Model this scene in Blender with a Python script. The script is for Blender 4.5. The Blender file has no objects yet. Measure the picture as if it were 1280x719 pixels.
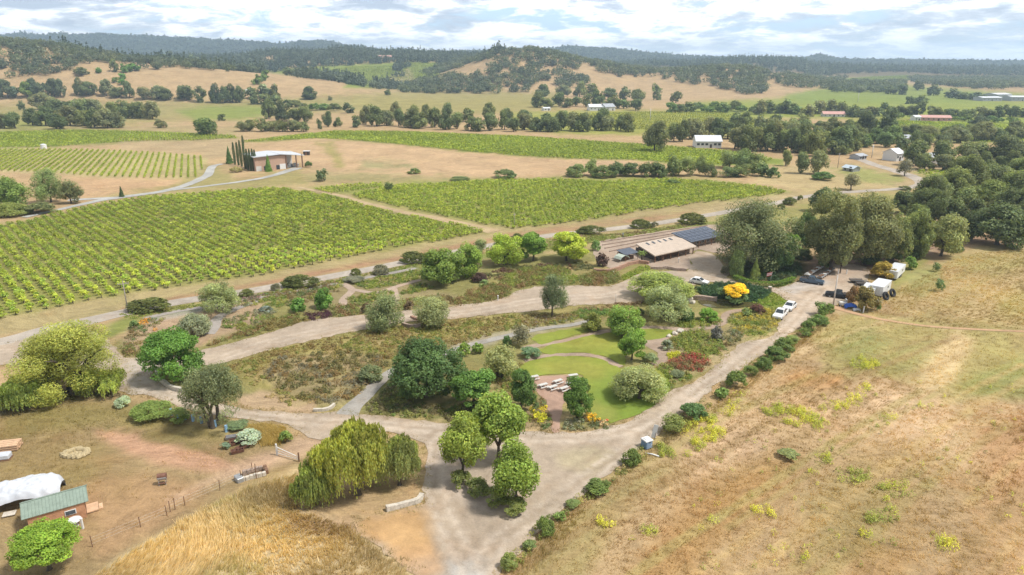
import bpy, bmesh, math, random
import numpy as np
from mathutils import Vector, Matrix, geometry

rng = np.random.default_rng(7)
random.seed(7)
S = bpy.context.scene
COL = S.collection
R = math.radians
# ------------------------------------------------------------------ camera, sky, sun, exposure
CAMZ, F, CX, CY, PITCH = 50.0, 853.0, 640.0, 359.5, R(18.14)
cam = bpy.data.cameras.new('camera')
cam.sensor_width = 36.0
cam.lens = F / 1280.0 * 36.0
cam.clip_start = 1.0
cam.clip_end = 40000.0
camo = bpy.data.objects.new('camera', cam)
COL.objects.link(camo)
camo.location = (0, 0, CAMZ)
camo.rotation_euler = (R(90) - PITCH, 0, 0)
S.camera = camo

SUN_EL, SUN_AZ = R(58), R(105)            # azimuth clockwise from +Y
sun = bpy.data.lights.new('sun', 'SUN')
sun.energy = 3.8
sun.angle = R(8)
sun.color = (1.0, 0.955, 0.88)
suno = bpy.data.objects.new('sun', sun)
COL.objects.link(suno)
sv = Vector((math.sin(SUN_AZ) * math.cos(SUN_EL), math.cos(SUN_AZ) * math.cos(SUN_EL), math.sin(SUN_EL)))
suno.rotation_euler = sv.to_track_quat('Z', 'Y').to_euler()
suno.location = (0, 0, 300)

S.view_settings.view_transform = 'Standard'
S.view_settings.look = 'None'
S.view_settings.gamma = 1.0
S.view_settings.use_curve_mapping = False
S.view_settings.exposure = 0.40
S.cycles.use_denoising = True
S.cycles.max_bounces = 6
S.cycles.diffuse_bounces = 2
S.cycles.glossy_bounces = 1
S.cycles.transmission_bounces = 3
S.cycles.volume_bounces = 0
S.cycles.transparent_max_bounces = 4
S.cycles.use_adaptive_sampling = True
S.cycles.adaptive_threshold = 0.02


class NT:
    """small wrapper to wire nodes"""
    def __init__(s, tree):
        s.t = tree
        tree.nodes.clear()

    def n(s, typ, ins=None, **kw):
        nd = s.t.nodes.new(typ)
        for k, v in kw.items():
            setattr(nd, k, v)
        for k, v in (ins or {}).items():
            sock = nd.inputs[k]
            if hasattr(v, 'is_output') or isinstance(v, bpy.types.NodeSocket):
                s.t.links.new(v, sock)
            else:
                sock.default_value = v
        return nd

    def math(s, op, a, b=0.0, c=None):
        ins = {0: a, 1: b}
        if c is not None:
            ins[2] = c
        return s.n('ShaderNodeMath', ins, operation=op).outputs[0]

    def mix(s, fac, a, b, mode='MIX'):
        nd = s.n('ShaderNodeMix', data_type='RGBA', blend_type=mode)
        for sock, v in ((nd.inputs[0], fac), (nd.inputs[6], a), (nd.inputs[7], b)):
            if isinstance(v, bpy.types.NodeSocket):
                s.t.links.new(v, sock)
            else:
                sock.default_value = v if not isinstance(v, tuple) or len(v) == 4 else (*v, 1)
        return nd.outputs[2]

    def noise(s, vec, scale, detail=4, rough=0.55, dist=0.0):
        nd = s.n('ShaderNodeTexNoise', {'Scale': scale, 'Detail': detail, 'Roughness': rough, 'Distortion': dist})
        if vec is not None:
            s.t.links.new(vec, nd.inputs['Vector'])
        return nd.outputs[0]

    def ramp(s, fac, stops):
        nd = s.n('ShaderNodeValToRGB', {0: fac})
        cr = nd.color_ramp
        while len(cr.elements) < len(stops):
            cr.elements.new(0.5)
        for e, (p, c) in zip(cr.elements, stops):
            e.position = p
            e.color = c if len(c) == 4 else (*c, 1)
        return nd.outputs[0]


W = bpy.data.worlds.new('World')
S.world = W
W.use_nodes = True
w = NT(W.node_tree)
sky = w.n('ShaderNodeTexSky', sky_type='NISHITA', sun_disc=False, sun_elevation=SUN_EL, sun_rotation=SUN_AZ)
sky.altitude = 400
sky.air_density = 1.0
sky.dust_density = 1.5
tc = w.n('ShaderNodeTexCoord')
sep = w.n('ShaderNodeSeparateXYZ', {0: tc.outputs['Generated']})
zc = w.math('MAXIMUM', sep.outputs[2], 0.0)
den = w.math('ADD', zc, 0.19)
cvec = w.n('ShaderNodeCombineXYZ', {0: w.math('DIVIDE', sep.outputs[0], den), 1: w.math('DIVIDE', sep.outputs[1], den), 2: 3.7}).outputs[0]
# a broken deck of cumulus: closed and open stretches, bright tops, grey-blue bases
n1 = w.noise(cvec, 0.9, 5, 0.55, 0.4)
n2 = w.noise(cvec, 3.6, 9, 0.62, 0.3)
n3 = w.noise(w.n('ShaderNodeVectorMath', {0: cvec, 1: (31, 17, 5)}, operation='ADD').outputs[0], 1.9, 8, 0.62, 0.3)
cover = w.ramp(w.math('ADD', w.math('MULTIPLY', n1, 0.6), w.math('MULTIPLY', n2, 0.4)), [(0.39, (0, 0, 0)), (0.46, (1, 1, 1))])
body = w.ramp(w.math('ADD', w.math('MULTIPLY', n2, 0.45), w.math('MULTIPLY', n3, 0.55)), [(0.42, (4.2, 4.9, 5.9)), (0.475, (6.2, 6.8, 7.6)), (0.515, (9.6, 9.8, 10.0)), (0.575, (12.6, 12.5, 12.2))])
blue = w.mix(0.7, sky.outputs[0], (5.4, 7.4, 9.6, 1))
cl = w.mix(cover, blue, body)
# pale band of air just above the horizon
low = w.ramp(zc, [(0.0, (1, 1, 1)), (0.045, (0.0, 0.0, 0.0))])
cl = w.mix(w.math('MULTIPLY', low, 0.7), cl, (8.0, 9.4, 10.6, 1))
# grey underside of the deck overhead, out of view, dimmed to deepen the shadows
ovh = w.ramp(zc, [(0.10, (1, 1, 1)), (0.45, (0.50, 0.50, 0.51))])
cl = w.mix(1.0, cl, ovh, 'MULTIPLY')
bg = w.n('ShaderNodeBackground', {0: cl, 1: 0.12})
out = w.n('ShaderNodeOutputWorld', {0: bg.outputs[0]})


# ------------------------------------------------------------------ the lie of the land
def sm(a, b, t):
    t = np.clip((t - a) / (b - a), 0, 1)
    return t * t * (3 - 2 * t)


RANGES = [  # bearing knots, crest heights, foot, crest, back, share kept behind
    ([-1500, -200, 0, 60, 110, 180, 250, 330, 420, 480, 520, 560], [66, 90, 88, 80, 70, 54, 47, 36, 24, 10, 3, 0], 850, 1130, 1600, 0.3),
    ([-1500, -200, 200, 300, 350, 440, 560, 600, 700, 800, 900, 1000], [50, 66, 58, 62, 72, 80, 70, 66, 44, 36, 28, 0], 1250, 2000, 2700, 0.4),
    ([470, 510, 540, 580, 620, 650, 690, 740, 800, 850, 890, 930, 970, 1010, 1060, 1200, 1900], [0, 5, 22, 47, 70, 77, 68, 48, 31, 34, 41, 36, 23, 12, 7, 4, 2], 1180, 1500, 1950, 0.3),
    ([500, 700, 800, 850, 900, 945, 975, 1000, 1060, 1200, 1280, 1900], [34, 44, 47, 50, 58, 62, 57, 42, 32, 27, 25, 22], 1700, 2600, 3600, 0.35),
    ([-1500, 0, 60, 150, 200, 260, 330, 370, 395, 415, 440, 480, 560, 640, 690, 720, 760, 800, 860, 960, 990, 1003, 1016, 1040, 1150, 1280, 1900],
     [205, 200, 202, 202, 196, 180, 164, 150, 166, 168, 150, 118, 108, 118, 132, 136, 124, 103, 80, 74, 78, 94, 78, 66, 61, 54, 50], 3100, 4200, 5600, 0.6),
]
_ph = rng.uniform(0, 6.28, (14, 2))
_kd = rng.uniform(0, 6.28, 14)


def wav(x, y, wl, k):
    s = 0
    for i in range(k, k + 4):
        a = 2 * math.pi / (wl * (0.7 + 0.22 * (i - k)))
        s = s + np.sin((x * math.cos(_kd[i]) + y * math.sin(_kd[i])) * a + _ph[i, 0])
    return s / 4.0


def H(x, y):
    x = np.asarray(x, float)
    y = np.asarray(y, float)
    b = np.clip(CX + F * x / np.maximum(y, 5.0), -1500, 1900)
    h = np.zeros_like(x + y)
    for bk, hk, y0, y1, y2, keep in RANGES:
        hh = np.interp(b, bk, hk) * sm(y0, y1, y) * (1 - (1 - keep) * sm(y1 + 60, y2, y))
        h = np.maximum(h, hh)
    h = h + h * 0.07 * wav(x, y, 210, 0) + 0.5 * sm(260, 480, y) * wav(x, y, 190, 4)
    # the knoll of tall grass in the foreground, left of the yard
    h = h + 1.6 * np.exp(-(((x + 26) / 16) ** 2 + ((y - 58) / 13) ** 2))
    return h


def proj(x, y, z):
    x = np.asarray(x, float); y = np.asarray(y, float); z = np.asarray(z, float)
    zz = z - CAMZ
    d = y * math.cos(PITCH) - zz * math.sin(PITCH)
    u = y * math.sin(PITCH) + zz * math.cos(PITCH)
    d = np.where(np.abs(d) < 1e-3, 1e-3, d)
    return CX + F * x / d, CY - F * u / d, d


_T = np.exp(np.linspace(math.log(40), math.log(14000), 900))


def unproj(px, py):
    """picture point (1280 x 719) -> the ground point seen there"""
    px = np.atleast_1d(np.asarray(px, float)); py = np.atleast_1d(np.asarray(py, float))
    a = (px - CX) / F; v = (py - CY) / F
    dy = math.cos(PITCH) - v * math.sin(PITCH)
    dz = -math.sin(PITCH) - v * math.cos(PITCH)
    out = np.zeros((len(px), 3))
    for i in range(len(px)):
        X, Y, Z = a[i] * _T, dy[i] * _T, CAMZ + dz[i] * _T
        g = Z - H(X, Y)
        k = np.argmax(g < 0) if (g < 0).any() else len(_T) - 1
        lo, hi = _T[max(k - 1, 0)], _T[k]
        for _ in range(18):
            m = 0.5 * (lo + hi)
            if CAMZ + dz[i] * m - H(a[i] * m, dy[i] * m) < 0:
                hi = m
            else:
                lo = m
        out[i] = (a[i] * hi, dy[i] * hi, 0)
    out[:, 2] = H(out[:, 0], out[:, 1])
    return out


def G(px, py):
    p = unproj([px], [py])[0]
    return Vector(p)


def inpoly(x, y, poly):
    poly = np.asarray(poly, float)
    inside = np.zeros(np.shape(x), bool)
    n = len(poly)
    for i in range(n):
        x0, y0 = poly[i]; x1, y1 = poly[(i + 1) % n]
        if y0 == y1:
            continue
        c = ((y0 > y) != (y1 > y)) & (x < (x1 - x0) * (y - y0) / (y1 - y0) + x0)
        inside ^= c
    return inside


def sdist(x, y, poly):
    """signed distance to a polygon, positive inside"""
    poly = np.asarray(poly, float)
    d = np.full(np.shape(x), 1e18)
    n = len(poly)
    for i in range(n):
        ax, ay = poly[i]; bx, by = poly[(i + 1) % n]
        ex, ey = bx - ax, by - ay
        t = np.clip(((x - ax) * ex + (y - ay) * ey) / (ex * ex + ey * ey + 1e-12), 0, 1)
        d = np.minimum(d, (x - ax - t * ex) ** 2 + (y - ay - t * ey) ** 2)
    d = np.sqrt(d)
    return np.where(inpoly(x, y, poly), d, -d)


# ------------------------------------------------------------------ materials
MATS = {}


def mat(name):
    m = bpy.data.materials.new(name)
    m.use_nodes = True
    MATS[name] = m
    return m, NT(m.node_tree)


def plain(name, c, rough=0.6, metal=0.0, var=0.12, scale=2.0, spec=0.35, bump=0.0):
    if name in MATS:
        return MATS[name]
    m, t = mat(name)
    co = t.n('ShaderNodeTexCoord').outputs['Object']
    nz = t.noise(co, scale, 5, 0.6)
    f = t.n('ShaderNodeMapRange', {0: nz, 1: 0.3, 2: 0.7, 3: 1 - var, 4: 1 + var}).outputs[0]
    colr = t.mix(1.0, (*c, 1), t.n('ShaderNodeCombineColor', {0: f, 1: f, 2: f}).outputs[0], 'MULTIPLY')
    b = t.n('ShaderNodeBsdfPrincipled', {'Base Color': colr, 'Roughness': rough, 'Metallic': metal, 'Specular IOR Level': spec})
    if bump:
        bp = t.n('ShaderNodeBump', {'Strength': 0.6, 'Distance': bump, 'Height': t.noise(co, scale * 4, 4)})
        t.t.links.new(bp.outputs[0], b.inputs['Normal'])
    t.n('ShaderNodeOutputMaterial', {0: b.outputs[0]})
    return m


def leafmat(name, trans=0.28, absolute=False, spec=0.25, gain=1.0):
    m, t = mat(name)
    at = t.n('ShaderNodeAttribute', attribute_name='Col').outputs[0]
    if absolute:
        c = at
    else:
        oi = t.n('ShaderNodeObjectInfo')
        c = t.mix(1.0, oi.outputs['Color'], at, 'MULTIPLY')
    if gain != 1.0:
        c = t.mix(1.0, c, (gain, gain, gain, 1), 'MULTIPLY')
    d = t.n('ShaderNodeBsdfPrincipled', {'Base Color': c, 'Roughness': 0.55, 'Specular IOR Level': spec})
    warm = t.mix(1.0, c, (1.15, 1.1, 0.55, 1), 'MULTIPLY')
    tr = t.n('ShaderNodeBsdfTranslucent', {0: warm})
    mx = t.n('ShaderNodeMixShader', {0: trans, 1: d.outputs[0], 2: tr.outputs[0]})
    t.n('ShaderNodeOutputMaterial', {0: mx.outputs[0]})
    return m


LEAF = leafmat('leaf', 0.44, gain=1.95)
LEAFABS = leafmat('leaf_mixed', 0.36, True, gain=1.6)
GRASSM = leafmat('dry_grass_blade', 0.4, True, 0.15, gain=1.12)
BARK = plain('bark', (0.10, 0.08, 0.06), 0.9, var=0.3, scale=3, bump=0.05)
BARKPALE = plain('bark_pale', (0.22, 0.19, 0.16), 0.9, var=0.3, scale=3, bump=0.05)


# ------------------------------------------------------------------ object plumbing
def tag(o, label=None, cat=None, group=None, kind=None):
    if label: o['label'] = label
    if cat: o['category'] = cat
    if group: o['group'] = group
    if kind: o['kind'] = kind
    return o


def link(name, data, parent=None):
    o = bpy.data.objects.new(name, data)
    COL.objects.link(o)
    if parent is not None:
        o.parent = parent
    return o


def empty(name, loc, rz=0.0, label=None, cat=None, group=None):
    o = link(name, None)
    o.empty_display_size = 0.5
    o.location = loc
    o.rotation_euler = (0, 0, rz)
    return tag(o, label, cat, group)


def mesh_np(name, verts, faces, mats, midx=None, col=None, smooth=False):
    """faces: an (n,k) array or a list of such arrays"""
    me = bpy.data.meshes.new(name)
    fl = faces if isinstance(faces, list) else [faces]
    fl = [np.asarray(f, np.int32) for f in fl if len(f)]
    nv = len(verts)
    me.vertices.add(nv)
    me.vertices.foreach_set('co', np.asarray(verts, np.float32).ravel())
    loops = np.concatenate([f.ravel() for f in fl])
    tot = np.concatenate([np.full(len(f), f.shape[1], np.int32) for f in fl])
    start = np.concatenate([[0], np.cumsum(tot)[:-1]]).astype(np.int32)
    me.loops.add(len(loops))
    me.loops.foreach_set('vertex_index', loops)
    me.polygons.add(len(tot))
    me.polygons.foreach_set('loop_start', start)
    me.polygons.foreach_set('loop_total', tot)
    for m in mats:
        me.materials.append(m)
    if midx is not None:
        me.polygons.foreach_set('material_index', np.asarray(midx, np.int32))
    me.polygons.foreach_set('use_smooth', np.full(len(tot), smooth))
    if col is not None:
        a = me.color_attributes.new('Col', 'FLOAT_COLOR', 'POINT')
        c = np.ones((nv, 4), np.float32)
        c[:, :3] = col
        a.data.foreach_set('color', c.ravel())
    me.update(calc_edges=True)
    return me


class MB:
    """collects boxes, tubes and prisms for ONE mesh object"""
    def __init__(s):
        s.v = []; s.f = []; s.m = []

    def add(s, vs, fs, mi=0):
        o = len(s.v)
        s.v += [tuple(v) for v in vs]
        s.f += [tuple(i + o for i in f) for f in fs]
        s.m += [mi] * len(fs)
        return s

    def box(s, c, d, rz=0.0, mi=0, taper=1.0):
        x, y, z = d[0] / 2, d[1] / 2, d[2] / 2
        ca, sa = math.cos(rz), math.sin(rz)
        vs = []
        for k, t in ((-1, 1.0), (1, taper)):
            for i, j in ((-1, -1), (1, -1), (1, 1), (-1, 1)):
                a, b = i * x * t, j * y * t
                vs.append((c[0] + a * ca - b * sa, c[1] + a * sa + b * ca, c[2] + k * z))
        return s.add(vs, [(3, 2, 1, 0), (4, 5, 6, 7), (0, 1, 5, 4), (1, 2, 6, 5), (2, 3, 7, 6), (3, 0, 4, 7)], mi)

    def tube(s, pts, rad, n=8, mi=0, cap=True):
        pts = [Vector(p) for p in pts]
        if not hasattr(rad, '__len__'):
            rad = [rad] * len(pts)
        vs = []
        for i, p in enumerate(pts):
            t = (pts[min(i + 1, len(pts) - 1)] - pts[max(i - 1, 0)]).normalized()
            a = t.orthogonal().normalized() if abs(t.z) > 0.9 else t.cross(Vector((0, 0, 1))).normalized()
            b = t.cross(a)
            for k in range(n):
                th = 2 * math.pi * k / n
                vs.append(p + (a * math.cos(th) + b * math.sin(th)) * rad[i])
        fs = []
        for i in range(len(pts) - 1):
            for k in range(n):
                fs.append((i * n + k, i * n + (k + 1) % n, (i + 1) * n + (k + 1) % n, (i + 1) * n + k))
        if cap:
            fs.append(tuple(range(n - 1, -1, -1)))
            fs.append(tuple(range((len(pts) - 1) * n, len(pts) * n)))
        return s.add(vs, fs, mi)

    def prism(s, prof, y0, y1, mi=0):
        """side profile [(x,z)] pulled from y0 to y1"""
        n = len(prof)
        vs = [(x, y0, z) for x, z in prof] + [(x, y1, z) for x, z in prof]
        fs = [tuple(range(n)), tuple(range(2 * n - 1, n - 1, -1))]
        for i in range(n):
            j = (i + 1) % n
            fs.append((j, i, n + i, n + j))
        return s.add(vs, fs, mi)

    def quad(s, a, b, c, d, mi=0):
        return s.add([a, b, c, d], [(0, 1, 2, 3)], mi)

    def slab(s, a, b, c, d, th, mi=0):
        """a four-cornered sheet with thickness th (downwards along its normal)"""
        a, b, c, d = map(Vector, (a, b, c, d))
        n = (b - a).cross(d - a).normalized() * th
        return s.add([a, b, c, d, a - n, b - n, c - n, d - n],
                     [(0, 1, 2, 3), (7, 6, 5, 4), (1, 0, 4, 5), (2, 1, 5, 6), (3, 2, 6, 7), (0, 3, 7, 4)], mi)

    def build(s, name, mats, parent=None, bevel=0.0, smooth=False):
        me = bpy.data.meshes.new(name)
        me.from_pydata(s.v, [], s.f)
        for m in (mats if isinstance(mats, (list, tuple)) else [mats]):
            me.materials.append(m)
        me.polygons.foreach_set('material_index', s.m)
        me.polygons.foreach_set('use_smooth', [smooth] * len(s.f))
        bm = bmesh.new(); bm.from_mesh(me)
        bmesh.ops.recalc_face_normals(bm, faces=bm.faces)
        if bevel:
            bmesh.ops.bevel(bm, geom=list(bm.edges), offset=bevel, segments=1, affect='EDGES', clamp_overlap=True)
        bm.to_mesh(me); bm.free()
        return link(name, me, parent)
# ------------------------------------------------------------------ ground colours
STRAW = (0.44, 0.31, 0.17); GOLD = (0.45, 0.31, 0.13); SOIL = (0.36, 0.21, 0.125); PINKSOIL = (0.47, 0.31, 0.21)
OLIVE = (0.22, 0.20, 0.07); GREENF = (0.20, 0.24, 0.07); VINEG = (0.22, 0.26, 0.055); VSOIL = (0.36, 0.29, 0.15)
HAY = (0.52, 0.39, 0.21); MULCH = (0.24, 0.15, 0.10); TAN = (0.46, 0.37, 0.27)
PATCH = []          # polygon in the picture's own pixels, colour, feather in px, strength, wobble in px


def patch(poly, c, fe=5, st=1.0, wob=4):
    PATCH.append((poly, c, fe, st, wob))


# far land
patch([(-300, 131), (0, 131), (100, 128), (230, 127), (420, 120), (520, 112), (700, 116), (700, 134), (600, 142), (440, 140), (300, 146), (0, 165), (-300, 168)], (0.30, 0.27, 0.10), 4, .8)
patch([(220, 138), (260, 133), (345, 132), (345, 143), (300, 150), (245, 151)], (0.23, 0.27, 0.06), 3, .9, 2)
patch([(0, 152), (60, 148), (60, 160), (0, 166)], (0.24, 0.27, 0.06), 3, .7)
patch([(325, 89), (400, 82), (520, 76), (560, 79), (545, 98), (520, 111), (430, 110), (440, 95), (380, 96)], (0.21, 0.26, 0.05), 2, .95, 1)
patch([(462, 104), (482, 98), (500, 91), (512, 84), (520, 100), (528, 103), (508, 104)], (0.42, 0.33, 0.2), 1.5, .8, 1)
patch([(440, 122), (700, 120), (700, 136), (560, 146), (440, 138)], (0.31, 0.27, 0.09), 4, .6)
patch([(640, 140), (760, 137), (900, 139), (960, 150), (960, 170), (870, 170), (700, 168), (640, 160)], (0.29, 0.30, 0.07), 3, .95, 2)
patch([(860, 128), (960, 124), (1020, 118), (1300, 128), (1300, 156), (1130, 150), (960, 148), (860, 150)], (0.25, 0.29, 0.06), 3, .95, 2)
patch([(985, 118), (1040, 108), (1130, 106), (1240, 114), (1300, 118), (1300, 128), (1000, 130), (980, 122)], (0.22, 0.27, 0.06), 3, .95, 2)
patch([(1036, 100), (1080, 96), (1135, 93), (1140, 99), (1110, 107), (1060, 106)], (0.26, 0.31, 0.06), 1.5, 1, 1)
patch([(1060, 150), (1300, 150), (1300, 178), (1230, 180), (1170, 176), (1060, 168)], (0.24, 0.29, 0.05), 3, .95, 2)
patch([(0, 160), (90, 158), (300, 160), (300, 168), (0, 168)], (0.30, 0.27, 0.12), 3, .6)
patch([(-300, 163), (0, 165), (100, 162), (200, 165), (290, 169), (300, 173), (250, 176), (180, 177), (120, 181), (60, 185), (0, 186), (-300, 190)], VINEG, 2, .9, 2)
patch([(150, 176), (300, 172), (300, 195), (262, 200), (250, 192), (150, 187)], (0.40, 0.31, 0.18), 4, .7)
patch([(-300, 186), (0, 186), (60, 186), (140, 188), (210, 192), (257, 196), (259, 205), (246, 223), (200, 224), (120, 222), (60, 217), (0, 215), (-300, 212)], (0.44, 0.37, 0.18), 2, .95, 2)
patch([(90, 222), (240, 224), (225, 236), (160, 242), (100, 246), (60, 240)], (0.50, 0.33, 0.19), 4, .85)
patch([(225, 228), (258, 205), (272, 208), (300, 225), (375, 210), (385, 232), (300, 236), (220, 242), (160, 248), (120, 250)], (0.29, 0.27, 0.10), 4, .75)
patch([(280, 198), (380, 170), (470, 178), (540, 186), (640, 195), (790, 200), (800, 212), (760, 224), (640, 224), (500, 228), (420, 225), (380, 205), (300, 210)], (0.49, 0.34, 0.20), 4, .9)
patch([(395, 178), (415, 178), (432, 208), (424, 210), (412, 195)], (0.30, 0.27, 0.09), 3, .8)
patch([(455, 200), (500, 203), (520, 208), (490, 211), (450, 209)], (0.27, 0.27, 0.12), 4, .7)
patch([(380, 214), (450, 216), (580, 222), (560, 228), (440, 230), (380, 226)], (0.27, 0.26, 0.11), 4, .7)
patch([(300, 178), (360, 170), (420, 164), (520, 165), (660, 171), (735, 176), (800, 180), (905, 188), (980, 200), (980, 207), (872, 207), (797, 200), (735, 199), (660, 196), (600, 191), (540, 185), (470, 178), (400, 173), (350, 176)], VINEG, 2, 1, 1.5)
# the two big vine blocks and their margins
patch([(-300, 300), (-80, 300), (0, 279), (35, 274), (122, 255), (217, 241), (320, 234), (380, 234), (470, 228), (590, 224), (700, 222), (840, 221), (900, 226), (1000, 238), (1090, 236), (1000, 252), (830, 280), (640, 300), (560, 318), (300, 370), (0, 420), (-300, 460)], (0.36, 0.29, 0.145), 3, .95, 2)
patch([(-300, 300), (0, 281), (35, 276), (122, 257), (217, 243), (320, 236), (380, 239), (424, 247), (452, 256), (497, 267), (553, 277), (612, 290), (540, 302), (440, 320), (320, 344), (210, 358), (29, 391), (-300, 440)], (0.25, 0.25, 0.07), 3, .9, 2)
patch([(385, 235), (470, 229), (590, 224), (700, 222), (840, 221), (900, 226), (985, 240), (940, 246), (880, 252), (820, 260), (760, 270), (700, 279), (640, 285), (553, 270), (497, 260), (452, 249), (435, 243)], (0.28, 0.29, 0.08), 3, .95, 2)
patch([(150, 385), (300, 357), (440, 331), (560, 308), (640, 293), (760, 278), (870, 264), (872, 267), (762, 282), (640, 299), (560, 313), (440, 336), (300, 362), (150, 389)], (0.36, 0.19, 0.12), 3, .75, 2)
patch([(870, 262), (960, 247), (1010, 240), (1085, 230), (1140, 226), (1140, 236), (1085, 241), (1000, 250), (972, 258), (880, 275)], (0.42, 0.33, 0.18), 3, .8, 2)
patch([(960, 210), (1060, 205), (1120, 217), (1140, 226), (1085, 232), (1010, 240), (940, 230)], (0.44, 0.35, 0.18), 4, .8)
patch([(1040, 212), (1080, 210), (1130, 222), (1120, 230), (1070, 228)], (0.27, 0.29, 0.09), 3, .8)
patch([(960, 262), (1010, 250), (1080, 242), (1140, 238), (1140, 262), (1010, 280), (960, 290)], (0.28, 0.27, 0.09), 5, .85)
patch([(1140, 212), (1300, 210), (1300, 226), (1190, 226), (1145, 219)], (0.28, 0.30, 0.08), 3, .9)
patch([(1080, 205), (1130, 200), (1200, 205), (1200, 215), (1130, 216)], (0.40, 0.30, 0.18), 3, .7)
# verge between the road and the garden
patch([(100, 420), (165, 396), (222, 384), (335, 366), (490, 337), (620, 312), (763, 292), (890, 273), (960, 262), (960, 275), (800, 297), (640, 320), (500, 345), (330, 376), (200, 398), (140, 425)], (0.20, 0.23, 0.06), 4, .9, 3)
# garden ground
patch([(140, 430), (230, 395), (340, 372), (500, 345), (640, 322), (760, 305), (870, 300), (900, 330), (960, 350), (1000, 360), (990, 395), (950, 430), (880, 470), (800, 520), (740, 538), (560, 528), (450, 518), (300, 500), (200, 480), (150, 450)], (0.235, 0.225, 0.08), 6, .9)
patch([(150, 445), (160, 410), (215, 395), (290, 378), (330, 380), (330, 400), (260, 430), (190, 446)], (0.42, 0.29, 0.20), 5, .8)
patch([(180, 396), (260, 380), (340, 362), (440, 347), (520, 333), (523, 337), (440, 352), (340, 370), (262, 388), (190, 404)], (0.30, 0.31, 0.30), 2, .5, 1)
patch([(400, 350), (480, 345), (560, 365), (600, 380), (560, 388), (440, 395), (380, 385)], (0.30, 0.235, 0.13), 5, .7)
patch([(270, 462), (340, 436), (460, 412), (570, 400), (640, 393), (725, 390), (725, 405), (640, 415), (560, 438), (490, 462), (440, 500), (400, 512), (330, 498), (300, 480)], (0.29, 0.25, 0.09), 6, .95)
patch([(330, 468), (350, 445), (440, 440), (490, 448), (470, 475), (430, 505), (390, 510), (350, 490)], (0.30, 0.24, 0.14), 6, .8)
patch([(300, 496), (325, 490), (352, 496), (390, 506), (392, 515), (345, 513), (300, 508)], (0.46, 0.325, 0.21), 4, .85)
patch([(560, 430), (640, 412), (730, 398), (730, 408), (670, 414), (600, 432), (570, 440)], (0.40, 0.35, 0.28), 3, .6)
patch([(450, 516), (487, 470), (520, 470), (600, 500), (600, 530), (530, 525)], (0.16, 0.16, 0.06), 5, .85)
patch([(640, 500), (690, 495), (700, 540), (650, 538)], (0.30, 0.22, 0.13), 5, .8)
patch([(700, 385), (760, 380), (800, 378), (800, 398), (760, 400), (700, 400)], (0.30, 0.24, 0.10), 4, .8)
patch([(905, 405), (935, 383), (985, 380), (985, 395), (972, 415), (950, 424), (925, 422)], (0.24, 0.25, 0.07), 4, .9)
patch([(935, 372), (968, 364), (990, 379), (975, 384), (930, 386), (905, 384)], (0.20, 0.27, 0.05), 3, .95)
patch([(900, 400), (940, 412), (935, 428), (905, 448), (880, 462), (850, 466), (830, 458), (840, 430), (860, 415)], (0.27, 0.22, 0.12), 4, .9)
# under the oaks on the right
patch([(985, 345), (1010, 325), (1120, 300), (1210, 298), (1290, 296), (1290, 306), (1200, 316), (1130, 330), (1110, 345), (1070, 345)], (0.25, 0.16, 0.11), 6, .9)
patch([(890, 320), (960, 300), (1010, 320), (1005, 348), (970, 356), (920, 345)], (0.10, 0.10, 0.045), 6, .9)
patch([(1110, 340), (1130, 322), (1150, 318), (1160, 325), (1130, 360), (1115, 372)], (0.25, 0.26, 0.07), 5, .8)
# right-hand field
patch([(1110, 372), (1200, 310), (1300, 300), (1700, 300), (1700, 412), (1280, 410), (1180, 400), (1110, 392)], (0.44, 0.33, 0.16), 6, .9)
patch([(1130, 340), (1170, 330), (1180, 355), (1150, 372), (1130, 365)], (0.29, 0.29, 0.11), 6, .8)
patch([(1190, 320), (1300, 312), (1300, 335), (1200, 345)], (0.36, 0.32, 0.13), 8, .6)
patch([(1240, 370), (1300, 350), (1300, 400), (1250, 395)], (0.36, 0.29, 0.12), 8, .7)
patch([(1010, 420), (1060, 388), (1180, 402), (1290, 415), (1290, 470), (1180, 500), (1120, 470), (1040, 470)], (0.36, 0.31, 0.12), 8, .8)
patch([(1050, 425), (1090, 415), (1110, 430), (1080, 448), (1050, 440)], (0.27, 0.30, 0.11), 8, .8)
patch([(1185, 500), (1215, 470), (1300, 440), (1420, 440), (1420, 500), (1300, 505), (1240, 498)], (0.28, 0.29, 0.10), 7, .8)
patch([(1130, 470), (1160, 430), (1200, 415), (1215, 425), (1200, 460), (1180, 490), (1150, 490)], (0.60, 0.45, 0.25), 7, .85)
patch([(975, 480), (1000, 465), (1050, 468), (1060, 480), (1040, 492), (990, 490)], (0.46, 0.24, 0.09), 8, .85)
patch([(900, 500), (980, 485), (1100, 480), (1200, 500), (1350, 520), (1350, 640), (1200, 560), (1000, 540), (900, 560), (840, 580)], (0.53, 0.37, 0.22), 14, .7)
patch([(850, 640), (930, 580), (1000, 570), (960, 620), (880, 700), (820, 760), (760, 760)], (0.40, 0.26, 0.11), 14, .75)
patch([(980, 640), (1080, 560), (1150, 560), (1150, 700), (1100, 780), (960, 780)], (0.42, 0.29, 0.14), 16, .7)
patch([(1200, 560), (1360, 500), (1360, 760), (1220, 760)], (0.44, 0.28, 0.14), 20, .6)
patch([(650, 719), (720, 640), (790, 590), (850, 560), (840, 590), (780, 640), (740, 700), (720, 760), (640, 760)], (0.36, 0.29, 0.13), 10, .8)
patch([(860, 600), (1000, 575), (1010, 590), (880, 690), (800, 740), (780, 720)], (0.36, 0.21, 0.09), 12, .5, 9)
patch([(1000, 600), (1020, 590), (960, 650), (900, 730), (880, 730), (940, 650)], (0.36, 0.24, 0.11), 7, .6, 5)
patch([(1060, 480), (1110, 476), (1180, 520), (1240, 580), (1200, 580), (1120, 530)], (0.56, 0.40, 0.25), 12, .6, 8)
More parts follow.
